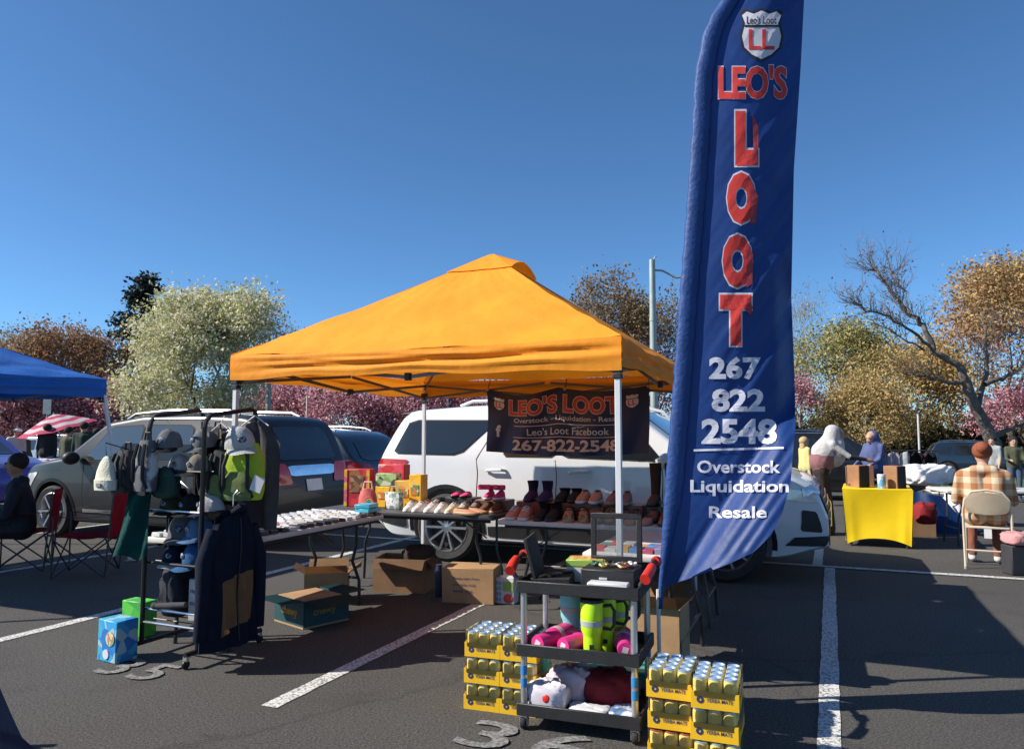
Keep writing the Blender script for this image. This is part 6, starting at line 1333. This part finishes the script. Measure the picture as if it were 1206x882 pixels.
for k in range(4):
    m = MB(); m.grid(side_fn(k), 24, 20); m.build('cover_side', ycl, yt, smooth=180)
m = MB(); m.box((0, dp / 2, .745), (2 * hw + .122, dp + .002, .012)); m.build('cover_top', ycl, yt, bevel=.006)
for x in (-1, 1):
    for y in (.06, dp - .06):
        m = MB(); m.cyl((x * hw * .92, y, 0), (x * hw * .95, y, .73), .014, n=8); m.build('leg', framek, yt)
wood = M('speaker_wood', (.3, .15, .07), .5, var=.15, scale=6)
def YT(x, y, z=.752):
    c, s = math.cos(R(-25)), math.sin(R(-25)); L_ = yt.location; return Vector((L_.x + x * c - y * s, L_.y + x * s + y * c, z))
for i, (x, lab) in enumerate(((-.22, 'left'), (.22, 'right'))):
    t = thing('speaker', f'brown wooden speaker on the yellow table, {lab} of the two', 'speaker', YT(x, .32), R(-58 if i else -64), 'wooden speakers'); m = MB(); m.box((0, 0, .15), (.19, .2, .3)); m.build('cabinet', wood, t, bevel=.006)
    m = MB(); m.box((.098, 0, .15), (.006, .19, .29)); m.build('grille', cm('speaker_cloth', (.015, .015, .016)), t); m = MB(); m.box((-.06, -.103, .04), (.03, .004, .02)); m.build('badge', chrome, t)
cn = thing('canister', 'pale blue and white canister between the speakers', 'canister', YT(.06, .15)); m = MB(); m.lathe([(.001, 0), (.05, 0), (.052, .01), (.052, .16), (.001, .16)], 20, cap=False); m.build('body', pm('can_blue', (.15, .35, .5), col2=(.5, .58, .62), hard=True, scale=14, var=0), cn); m = MB(); m.lathe([(.001, .19), (.05, .19), (.054, .18), (.054, .16)], 20, cap=False); m.build('lid', pm('can_lidw', (.6, .6, .6)), cn)
carton('wooden_case', 'low brown wooden case behind the speakers', YT(-.2, .75), R(-25), .36, .3, .28, M('case_wood', (.15, .075, .04), .6, var=.2, scale=5), flaps=False, inner=False)
tb_ = table('folding table behind the yellow one piled with white clothes', G(1050, 618) - Vector((.1, 0, 0)), R(-12), 1.6, .7, tab_k, group=None)
o_ = tb_.location; 
crumple('clothes_pile', 'pile of white clothes right of the speakers', P(1093, 585, 11.6) * Vector((1, 1, 0)) + Vector((0, 0, .742)) if False else Vector((P(1091, 585, 11.2).x, 11.2, .742)), .2, .62, .5, .3, cloth_white, 12, 'clothing', n=40)
crumple('clothes_pile', 'grey-white clothes heaped beside the plaid-coated seller', G(1137, 625) , 0, .5, .5, .62, cm('cloth_lilac', (.5, .49, .56)), 14, 'clothing', n=40)
crumple('sack', 'dark red sack hanging below the white clothes', Vector((P(1086, 605, 11).x, 10.9, .2)) , 0, .28, .2, .3, cm('sack_red', (.2, .01, .015)), 15, 'bag')
carton('carton', 'brown carton under the table right of the yellow cover', Vector((P(1080, 620, 11.2).x, 11.3, 0)), R(-12), .5, .4, .34, card_d, flaps=False, inner=False)
bt_ = thing('tarp', 'blue tarpaulin leaning behind the red sack', 'tarp', Vector((P(1103, 620, 11.4).x, 11.5, 0)), R(-12)); m = MB(); m.grid(lambda u, v: Vector((lerp(-.45, .6, u) * (1 - .55 * v), .05 * math.sin(u * 8) + .35 * v, .62 * v * (1 - .15 * u) + .005)), 16, 10); m.build('sheet', cm('tarp_blue', (.01, .05, .18), rough=.5), bt_, solid=.005, smooth=70)
m = MB(); m.tube([(0, .4, 0), (0, .36, .62)], .012, 6); m.build('prop', framek, bt_)
# a low rack of garments farther back
gr_ = thing('garment_rail', 'garment rail in front of the navy SUV', 'rail', Vector((P(1066, 510, 15.5).x, 15.5, 0)), R(-10))
for x in (-.6, .6):
    m = MB(); m.tube([(x, 0, 0), (x, 0, 1.25)], .014, 8); m.build('post', framek, gr_)
m = MB(); m.tube([(-.62, 0, 1.25), (.62, 0, 1.25)], .014, 8); m.build('rail', framek, gr_)
for i, (cl_, nm) in enumerate((((.3, .3, .28), 'grey'), ((.5, .45, .5), 'lilac'), ((.55, .55, .55), 'white'), ((.015, .015, .016), 'black'), ((.02, .02, .022), 'charcoal'))):
    m = MB(); r0 = rnd.uniform(0, 6); m.grid(lambda u, v: Vector((lerp(-.15, .15, u) * (1 - .4 * sm(.85, 1, v)), .05 * math.sin(u * 8 + r0) , -.7 + .7 * v - .05 * abs(2 * u - 1) * v)), 14, 10); one(m, 'garment', cm('rail_' + nm, cl_), f'{nm} garment on the rail in front of the navy SUV', 'clothing', gr_.location + Vector((-.5 + i * .25, .05 * (i % 2), 1.24)), R(-10 + 12 * (i % 3)), 'garments on the far rail', solid=.01, smooth=70)
# orange crate and pink bag near the seller
cr_ = thing('plastic_crate', 'orange plastic crate beyond the seated seller', 'crate', Vector((P(1168, 560, 10.2).x, 10.2, .74)), R(-8))
for c_, s_ in (((0, -.12, .07), (.3, .01, .14)), ((0, .12, .07), (.3, .01, .14)), ((-.15, 0, .07), (.01, .23, .14)), ((.15, 0, .07), (.01, .23, .14)), ((0, 0, .005), (.28, .22, .008))):
    m = MB(); m.box(c_, s_); m.build('crate_side', pm('crate_orange', (.65, .14, .02)), cr_)
table('folding table in front of the seated seller at right', Vector((P(1120, 560, 9.8).x, 9.9, 0)), R(-8), 1.6, .7, tab_w, group=None)
bg_ = thing('shopping_bag', 'dark bag with pink cloth on top at the right edge', 'bag', G(1203, 676)); m = MB(); m.loft([[(x * .15, y * .09, z) for x, y in ((-1, -1), (1, -1), (1, 1), (-1, 1))] for z in (0, .3)]); m.build('bag', cm('bag_dark', (.03, .03, .035)), bg_, bevel=.012)
crumple('cloth', 'pink cloth lying on the dark bag at the right edge', bg_.location + Vector((0, 0, .3)), .3, .32, .22, .13, cm('cloth_pink', (.45, .22, .22)), 31, 'clothing')
# striped parasol, far left
um = thing('parasol', 'pink and white striped parasol at the far left', 'parasol', Vector((P(88, 510, 20.5).x, 20.5, .2))); pkm, whm = cm('parasol_pink', (.5, .06, .13), trl=.3), cm('parasol_white', (.6, .52, .54), trl=.3)
zt_ = 1.98
for r_i in range(6):
    m = MB(); f0, f1 = r_i / 6, (r_i + 1) / 6
    m.grid(lambda u, v: Vector((.95 * lerp(f0, f1, v) * math.cos(u * 2 * math.pi) * (1 + .02 * math.cos(16 * math.pi * u)), .95 * lerp(f0, f1, v) * math.sin(u * 2 * math.pi), lerp(1.92, 1.5, lerp(f0, f1, v) ** 1.2) + .02 * math.cos(u * 16 * math.pi) * lerp(f0, f1, v))), 32, 3); m.build('stripe', pkm if r_i % 2 else whm, um, smooth=60)
m = MB(); m.tube([(0, 0, -.2), (0, 0, 1.95)], .018, 8); m.build('pole', tube_w, um)
for a in range(8):
    m = MB(); m.bar((0, 0, 1.86), (.93 * math.cos(a * .785), .93 * math.sin(a * .785), 1.5), .01); m.build('rib', framek, um)
um.rotation_euler = (R(10), R(-12), 0)
# table with goods for the far shoppers
table('far folding table among the shoppers at left', Vector((P(20, 510, 17.5).x, 17.5, 0)), R(-23), 1.8, .7, tab_w, group=None)
crumple('clothes_pile', 'lilac and white clothes on the far table behind the grey bonnet', Vector((P(40, 510, 17.4).x + .3, 17.5, .742)), 0, .8, .5, .16, cm('cloth_mixed', (.25, .2, .45), col2=(.55, .5, .55), hard=True, scale=9, var=0), 40, 'clothing', n=40)
# ---------------------------------------------------------------- trees
def leafmat(name, col=(.1, .1, .1), trl=.35): return M(name, col, .75, var=.28, scale=1.3, trl=trl)
bark = M('bark', (.09, .07, .055), .9, var=.3, scale=6, bump=.4, bscale=20); bark_d = M('bark_dark', (.045, .035, .03), .9, var=.3, scale=6, bump=.4, bscale=20); bark_g = M('bark_grey', (.2, .18, .16), .9, var=.25, scale=6)
def prisms(segs, n):
    P0 = np.array([s[0] for s in segs]); P1 = np.array([s[1] for s in segs]); r0 = np.array([s[2] for s in segs]); r1 = np.array([s[3] for s in segs]); d = P1 - P0; d /= np.linalg.norm(d, axis=1)[:, None] + 1e-9
    ex_ = (.35 * r0)[:, None] * (r0 > .05)[:, None] * d; P0 = P0 - ex_; P1 = P1 + ex_; ref = np.where(np.abs(d[:, 2:3]) < .9, np.array([[0, 0, 1.]]), np.array([[1., 0, 0]])); u = np.cross(d, ref); u /= np.linalg.norm(u, axis=1)[:, None]; v = np.cross(d, u); A = np.arange(n) * 2 * np.pi / n
    ring = u[:, None] * np.cos(A)[None, :, None] + v[:, None] * np.sin(A)[None, :, None]
    V = np.concatenate([P0[:, None] + ring * r0[:, None, None], P1[:, None] + ring * r1[:, None, None]], 1); k = len(segs); base = (np.arange(k) * 2 * n)[:, None]
    F = np.concatenate([base + np.array([[j, (j + 1) % n, n + (j + 1) % n, n + j]]) for j in range(n)]); return V.reshape(-1, 3), F
def raw_mesh(name, V, F, mi=None):
    me = bpy.data.meshes.new(name); nf, k = F.shape; me.vertices.add(len(V)); me.vertices.foreach_set('co', V.astype(np.float32).ravel()); me.loops.add(nf * k); me.loops.foreach_set('vertex_index', F.astype(np.int32).ravel())
    me.polygons.add(nf); me.polygons.foreach_set('loop_start', np.arange(nf, dtype=np.int32) * k); me.polygons.foreach_set('loop_total', np.full(nf, k, np.int32))
    if mi is not None: me.polygons.foreach_set('material_index', mi.astype(np.int32))
    me.update(calc_edges=True); return me
def leaves(pts, size, rng, flat=.0):
    n = len(pts); d = rng.normal(0, 1, (n, 3)); d[:, 2] *= (1 - flat); d /= np.linalg.norm(d, axis=1)[:, None]; e = np.cross(d, rng.normal(0, 1, (n, 3))); e /= np.linalg.norm(e, axis=1)[:, None]; s = size * rng.uniform(.35, 1.45, (n, 1))
    V = np.stack([pts - d * s * .5, pts + e * s * .28, pts + d * s * .5, pts - e * s * .28], 1); return V.reshape(-1, 3), np.arange(4 * n).reshape(-1, 4)
def tree(name, label, px, top_y, wpx, depth, mats, seed, nleaf=9000, lsize=.16, levels=6, barkm=None, spread=.75, trunk=.16, upright=.4, group=None, sigma=.35, cat='tree', kids=(2, 3), first=.22, bare_twigs=True, base_y=None, fill=0., flo=.15):
    rng = np.random.default_rng(seed); rr = random.Random(seed); b = P(px, 520, depth); z0 = gz(b.x, b.y); H = P(px, top_y, depth).z - z0; Wd = wpx * depth / 880
    segs, tips = [], []
    def grow(p, d, ln, r, lv):
        k = 3 if lv < 3 else 2
        for i in range(k):
            q = p + d * ln / k; r2 = r * (.86 if lv else .9); segs.append((tuple(p), tuple(q), r, r2)); p, r = q, r2
            d = (d + Vector((rr.gauss(0, .12), rr.gauss(0, .12), rr.gauss(0, .08) + .03))).normalized()
            if lv >= levels - 2: tips.append(p.copy())
        if lv >= levels: return
        n = rr.choice(kids) + (1 if lv == 0 else 0); a0 = rr.uniform(0, 6.28)
        for i in range(n):
            a = a0 + i * 6.283 / n + rr.uniform(-.5, .5); u, v = basis(d); tl_ = rr.uniform(.35, spread); e = (d * math.cos(tl_) + (u * math.cos(a) + v * math.sin(a)) * math.sin(tl_) + Vector((0, 0, upright * .25))).normalized()
            grow(p, e, ln * rr.uniform(.66, .86), r * (.72 if n > 2 else .78), lv + 1)
    grow(Vector((0, 0, 0)), Vector((rr.uniform(-.08, .08), rr.uniform(-.08, .08), 1)).normalized(), first, .03, 0)
    allp = np.array([s[1] for s in segs]); mx = allp[:, 2].max(); wx = np.percentile(np.abs(allp[:, 0]), 99) + .001; wy = np.percentile(np.abs(allp[:, 1]), 99) + .001
    sc = np.array([Wd / 2 / wx, Wd / 2 / wy, H / mx]); k = trunk / .03
    segs = [(np.array(a) * sc, np.array(c) * sc, max(r0 * k, .006), max(r1 * k, .005)) for a, c, r0, r1 in segs]
    t = thing(name, label, cat, (b.x, b.y, 0), 0, group)
    big = [s for s in segs if s[2] > .05]; sml = [s for s in segs if s[2] <= .05]
    V, F = prisms(big, 8); Vs, Fs = prisms(sml, 4) if bare_twigs and sml else (np.zeros((0, 3)), np.zeros((0, 4), int)); obj('trunk', raw_mesh('trunk', np.concatenate([V, Vs]), np.concatenate([F, Fs + len(V)])), barkm or bark, t, 60)
    if nleaf:
        T = np.array([tuple(p) for p in tips]) * sc; pick = rng.integers(0, len(T), nleaf); pts = T[pick] + rng.normal(0, sigma, (nleaf, 3)) * np.array([1, 1, .8]); pts = pts[pts[:, 2] > .5]
        if fill:                                     # leaf clumps through the whole volume of the crown, not only on the drawn twigs
            nc = 130; a = rng.normal(0, 1, (nc, 3)); a /= np.linalg.norm(a, axis=1)[:, None]; rad = rng.uniform(.45, 1, (nc, 1)) ** .5; hc_ = H * (1 + flo) / 2; c0 = a * rad * np.array([Wd / 2 * .92, Wd / 2 * .92, H * (1 - flo) / 2 * .95]) + np.array([0, 0, hc_])
            nf_ = int(nleaf * fill); pts = np.concatenate([pts, c0[rng.integers(0, nc, nf_)] + rng.normal(0, 1, (nf_, 3)) * Wd * .055])
        V, F = leaves(pts, lsize, rng); mi = np.minimum(len(mats) - 1, (rng.random(len(F)) ** 1.4 * len(mats)).astype(int)); obj('crown', raw_mesh('crown', V, F, mi), mats, t, 0)
    return t
pear = [leafmat('pear_white', (.66, .62, .46)), leafmat('pear_cream', (.55, .53, .3)), leafmat('pear_green', (.4, .43, .16))]
pinkl = [leafmat('cherry_pink', (.62, .33, .37)), leafmat('cherry_rose', (.46, .21, .25)), leafmat('cherry_deep', (.17, .075, .065))]
pink2 = [leafmat('cherry_bright', (.62, .27, .34)), leafmat('cherry_pink'), leafmat('cherry_deep')]
rust = [leafmat('maple_rust', (.36, .19, .09)), leafmat('maple_brown', (.28, .155, .075)), leafmat('maple_olive', (.23, .17, .08))]
gold = [leafmat('leaf_gold', (.46, .33, .14)), leafmat('leaf_ochre', (.38, .25, .11)), leafmat('leaf_yellowgreen', (.38, .34, .12))]
ygr = [leafmat('leaf_spring', (.4, .38, .15)), leafmat('leaf_yellowgreen'), leafmat('leaf_moss', (.17, .15, .06))]
brn = [leafmat('leaf_brown', (.26, .18, .09)), leafmat('leaf_dun', (.19, .13, .065))]
C_ = 'cherry trees in pink blossom'
tree('pear_tree', 'white-flowering pear tree behind the grey SUV', 232, 338, 168, 30, pear, 11, 30000, .14, 7, sigma=.3, trunk=.2, first=.1, spread=.8, fill=1.0, flo=.12)
tree('maple_tree', 'rust-leaved maple left of the dark conifer', 92, 386, 130, 48, rust, 12, 12000, .2, 6, sigma=.45, fill=.45, flo=.2)
tree('bare_tree', 'pale thin-leaved tree at the far left edge', 20, 382, 90, 55, ygr, 13, 1800, .16, 7, bark_g, sigma=.5)
tree('maple_tree', 'small rust maple at the left edge behind the blue canopy', -20, 400, 120, 50, rust, 14, 9000, .2, 6, sigma=.45)
for i, (px, ty, wp, dp_, lab) in enumerate(((18, 444, 120, 38, 'leftmost, behind the far shoppers'), (75, 452, 110, 40, 'behind the striped parasol'), (138, 448, 110, 41, 'left of the white pear tree'), (330, 447, 120, 40, 'behind the tail of the grey SUV'), (405, 452, 120, 38, 'behind the dark hatchback'), (480, 447, 130, 40, 'left of the back canopy leg'), (560, 448, 130, 41, 'behind the white SUV tail'), (650, 446, 130, 42, 'behind the banner'), (745, 400, 150, 46, 'right of the canopy, behind the lamp post'))):
    tree('cherry_tree', f'dark pink blossoming cherry tree {lab}', px, ty, wp, dp_, pinkl, 30 + i, 11000, .15, 6, bark_d, group=C_, sigma=.34, spread=.9, first=.14, upright=.1, fill=.5, flo=.25)
tree('bare_tree', 'bare reddish tree right of the white pear', 322, 370, 80, 58, rust, 51, 1500, .15, 7, bark, sigma=.4)
tree('oak_tree', 'brown budding tree above the right slope of the canopy', 715, 316, 130, 46, brn, 15, 9000, .2, 7, sigma=.4)
tree('oak_tree', 'brown budding tree behind the lamp post', 775, 338, 120, 52, brn, 16, 6500, .2, 7, sigma=.45)
tree('bare_tree', 'tall grey bare tree right of the feather flag', 943, 335, 110, 58, ygr, 17, 1500, .15, 8, bark_g, sigma=.5, kids=(2, 2, 3))
tree('cherry_tree', 'deep pink cherry tree close right of the feather flag', 940, 445, 95, 44, pinkl, 18, 9000, .16, 6, bark_d, group=C_, sigma=.35)
tree('budding_tree', 'yellow-green budding tree between flag and leaning tree', 1000, 378, 150, 50, ygr, 19, 14000, .19, 7, sigma=.5, fill=.45, flo=.2)
tree('budding_tree', 'golden budding tree behind the leaning tree', 1065, 398, 150, 47, gold, 20, 15000, .19, 7, sigma=.5, fill=.45, flo=.2)
tree('budding_tree', 'low golden tree behind the blue veil', 1015, 440, 130, 43, gold, 24, 12000, .17, 6, sigma=.45, fill=.45, flo=.2)
tree('maple_tree', 'large orange-brown maple at the right edge', 1195, 312, 200, 42, gold[:2] + rust[:1], 21, 20000, .19, 7, sigma=.5, trunk=.22, fill=.45, flo=.2)
tree('cherry_tree', 'bright pink cherry tree above the leaning tree trunk', 1140, 340, 90, 50, pink2, 22, 5000, .17, 6, bark_d, group=C_, sigma=.4, upright=.8)
tree('cherry_tree', 'bright pink cherry tree low at the right edge', 1212, 455, 110, 36, pink2, 23, 9000, .15, 6, bark_d, group=C_, sigma=.35)
tree('maple_tree', 'orange-brown maple just outside the right edge', 1380, 350, 200, 44, gold[:2] + rust[:1], 71, 12000, .22, 6, sigma=.5, fill=.4, flo=.2)
tree('budding_tree', 'golden tree just outside the right edge', 1560, 380, 200, 48, gold, 72, 10000, .22, 6, sigma=.5, fill=.4, flo=.2)
# conifer
def conifer(label, px, top_y, wpx, depth, seed):
    rng = np.random.default_rng(seed); b = P(px, 520, depth); H = P(px, top_y, depth).z - gz(b.x, b.y); Wd = wpx * depth / 880; t = thing('conifer', label, 'tree', (b.x, b.y, 0)); segs = [((0, 0, i * H / 12), (rng.normal(0, .05), 0, (i + 1) * H / 12), .3 * (1 - i / 12.5), .3 * (1 - (i + 1) / 12.5)) for i in range(12)]; pts = []
    for i in range(62):
        f = (i / 62) ** .85; z = H * (.12 + .86 * f); ln = Wd / 2 * (1 - f) ** .8 * rng.uniform(.55, 1.15) + .3; a = rng.uniform(0, 6.28); p = np.array([0, 0, z]); n = max(3, int(ln / .4))
        for j in range(n):
            q = p + np.array([math.cos(a) * ln / n, math.sin(a) * ln / n, (-.1 + .28 * j / n) * ln / n + .02]); segs.append((tuple(p), tuple(q), .05 * (1 - j / n) + .012, .04 * (1 - j / n) + .01)); p = q
            pts.append(p + rng.normal(0, .3, (52, 3)) * np.array([1, 1, .55]) - np.array([0, 0, .1]))
    V, F = prisms(segs, 6); obj('trunk', raw_mesh('trunk', V, F), bark_d, t, 60); V, F = leaves(np.concatenate(pts), .3, rng, .3); obj('crown', raw_mesh('crown', V, F), leafmat('needle', (.022, .035, .026), .15), t, 0)
conifer('dark pointed conifer left of the white pear tree', 166, 320, 150, 52, 5)
# the leaning half-bare tree at right
def leaning():
    dep = 33; b = P(1172, 520, dep); z0 = gz(b.x, b.y); t = thing('leaning_tree', 'leaning tree with long bare limbs over the right-hand people', 'tree', (b.x, b.y, 0)); rr = random.Random(4); segs = []; tips = []
    o = Vector((b.x, b.y, z0))
    def path(pts, r0, r1, dy=0., tw=3):
        q = [P(x, y, dep + dy * i / max(1, len(pts) - 1)) - o for i, (x, y) in enumerate(pts)]
        fine = []
        for a, c in zip(q, q[1:]):
            for j in range(4): fine.append(lerp(a, c, j / 4) + Vector((rr.gauss(0, .035), rr.gauss(0, .05), rr.gauss(0, .035))))
        fine.append(q[-1]); n = len(fine) - 1
        for i in range(n):
            segs.append((tuple(fine[i]), tuple(fine[i + 1]), lerp(r0, r1, i / n), lerp(r0, r1, (i + 1) / n)))
            if i > n * .25:
                for _ in range(tw): twig(fine[i], (fine[i + 1] - fine[i]).normalized(), rr.uniform(.5, 1.4), .018, 0)
    def twig(p, d, ln, r, lv):
        e = (d + Vector((rr.uniform(-1, 1), rr.uniform(-1, 1), rr.uniform(-.4, 1))) * .8).normalized()
        for j in range(3):
            q = p + e * ln / 3; segs.append((tuple(p), tuple(q), r, r * .75)); p = q; r *= .75; e = (e + Vector((rr.gauss(0, .25), rr.gauss(0, .25), rr.gauss(0, .2) + .06))).normalized(); tips.append(p)
            if lv < 2: twig(p, e, ln * .55, r, lv + 1)
    path([(1174, 536), (1164, 509), (1150, 482), (1137, 452), (1131, 433)], .3, .17, 0, 0)
    path([(1131, 433), (1101, 414), (1088, 384), (1071, 368), (1052, 349), (1036, 324), (1028, 315)], .15, .02, 1)
    path([(1101, 414), (1074, 390), (1047, 373), (1020, 365), (1001, 352)], .075, .014, -2)
    path([(1090, 412), (1063, 398), (1022, 379)], .055, .014, -1, 2)
    path([(1137, 452), (1115, 450), (1090, 444), (1063, 439)], .11, .025, -1)
    path([(1071, 368), (1066, 345), (1054, 325), (1046, 312)], .04, .012, 1, 2)
    path([(1150, 482), (1161, 452), (1161, 409), (1156, 366)], .15, .025, 2)
    path([(1161, 452), (1180, 446), (1199, 436), (1214, 420)], .12, .03, 2)
    path([(1168, 514), (1186, 506), (1206, 498)], .16, .05, 1, 1)
    big = [s for s in segs if s[2] > .05]; sml = [s for s in segs if s[2] <= .05]; V, F = prisms(big, 9); Vs, Fs = prisms(sml, 4); obj('trunk', raw_mesh('trunk', np.concatenate([V, Vs]), np.concatenate([F, Fs + len(V)])), M('bark_leaning', (.12, .1, .085), .9, var=.35, scale=5, bump=.4, bscale=18), t, 60)
    rng = np.random.default_rng(6); T = np.array([tuple(p) for p in tips]); pts = T[rng.integers(0, len(T), 1300)] + rng.normal(0, .1, (1300, 3)); V, F = leaves(pts, .11, rng); obj('crown', raw_mesh('crown', V, F), leafmat('maple_brown'), t, 0)
leaning()
# understorey behind everything: a wood edge nobody could count
rng = np.random.default_rng(9)
def mass(name, label, bands, n, size, mats, seed):
    rg = np.random.default_rng(seed); out = []
    for px0, px1, d0, d1, hmax in bands:
        k = int(n / len(bands)); px = rg.uniform(px0, px1, k); dp_ = rg.uniform(d0, d1, k); x = (px - 603) / 880 * dp_; z = rg.random(k) ** 1.1 * hmax * (.75 + .3 * np.sin(px * .05) * np.cos(px * .021)); g_ = np.array([gz(a, c) for a, c in zip(x, dp_)]); out.append(np.stack([x, dp_, z + g_], 1))
    V, F = leaves(np.concatenate(out), size, rg); mi = rg.integers(0, len(mats), len(F)); o = obj(name, raw_mesh(name, V, F, mi), mats, None, 0); o['kind'] = 'stuff'; o['label'] = label; o['category'] = 'shrubs'
under = [leafmat('under_dark', (.035, .04, .015)), leafmat('under_olive', (.07, .07, .02)), leafmat('under_brown', (.06, .04, .025))]
mass('hedge', 'dark olive understorey along the wood edge at right', [(905, 1060, 50, 58, 3.6), (1040, 1300, 46, 56, 3.4), (1280, 1900, 44, 54, 3.4)], 60000, .3, under, 1)
mass('undergrowth', 'dark brown undergrowth below the cherry trees at left and centre', [(-150, 200, 46, 56, 3.2), (180, 480, 46, 56, 3.0), (460, 800, 46, 56, 3.0), (700, 960, 50, 58, 3.4)], 70000, .3, [under[2], under[0], leafmat('cherry_deep')], 2)
mass('distant_woods', 'far brown wood closing the view behind the trees', [(-1300, -150, 70, 90, 5.5), (-200, 400, 75, 90, 5.5), (350, 800, 75, 90, 5.0), (750, 1400, 75, 90, 6), (1350, 2600, 60, 85, 6)], 100000, .45, [under[1], under[2], leafmat('leaf_dun')], 3)
# ---------------------------------------------------------------- poles and signs
galv = M('galvanised', (.33, .38, .36), .5, .3, var=.1, scale=5)
lp = P(771, 510, 25); t = thing('lamp_post', 'grey-green lamp post with curved arm right of the canopy', 'lamp post', (lp.x, lp.y, 0)); zt2 = P(771, 306, 25).z - gz(lp.x, lp.y)
m = MB(); m.tube([(0, 0, 0), (0, 0, 2.4), (0, 0, zt2)], [.14, .13, .1], 14); m.build('pole', galv, t); m = MB(); m.tube([(0, 0, zt2 - .35), (.35, 0, zt2 - .38), (.8, 0, zt2 - .62), (1.9, 0, zt2 - .5)], .035, 8); a_ = m.build('arm', galv, t)
m = MB(); m.ell((2.2, 0, zt2 - .5), (.35, .13, .07)); m.build('lamp_head', galv, a_); m = MB(); m.tube([(.05, 0, zt2), (.1, 0, zt2 + .12), (.16, 0, zt2 + .1)], .02, 6); m.build('photocell', galv, t); m = MB(); m.cyl((0, 0, 1.9), (0, 0, 2.35), .15, n=14); m.build('yellow_band', pm('band_yellow', (.6, .4, .02)), t); m = MB(); m.cyl((0, 0, 0), (0, 0, .25), .24, .2, n=14); m.build('base', M('kerb_concrete'), t); m = MB(); m.cyl((0, 0, zt2 - 2.1), (0, 0, zt2 - 2.0), .125, n=14); m.build('band', galv, t)
for i, (px, ty, dep, lab, sign) in enumerate(((55, 462, 30, 'grey sign post above the far shoppers at left', True), (315, 452, 33, 'thin grey post behind the grey SUV tail', False), (361, 466, 36, 'thin pale post behind the dark hatchback', False), (527, 462, 38, 'thin pale post behind the white SUV tail', False), (1082, 488, 36, 'thin white post right of the blue veil', False))):
    p = P(px, 510, dep); z1 = P(px, ty, dep).z - gz(p.x, p.y); t = thing('sign_post' if sign else 'pole', lab, 'post', (p.x, p.y, 0)); m = MB(); m.tube([(0, 0, 0), (0, 0, z1)], .05 if i != 1 else .12, 8); m.build('post', galv if i < 2 else pm('post_pale', (.5, .5, .5)), t)
    if sign: m = MB(); m.box((0, -.06, z1 - .45), (.34, .01, .85)); m.build('sign_back', galv, t, bevel=.01)
    else: m = MB(); m.ell((0, 0, z1), (.055 if i != 1 else .125,) * 2 + (.03,)); m.build('cap', galv, t)
# ---------------------------------------------------------------- everything behind the crest stands on the falling lot
for o in list(COL.objects):
    if o.parent is None and o.get('kind') is None and o.type in ('EMPTY', 'MESH'):
        o.location.z += gz(o.location.x, o.location.y)
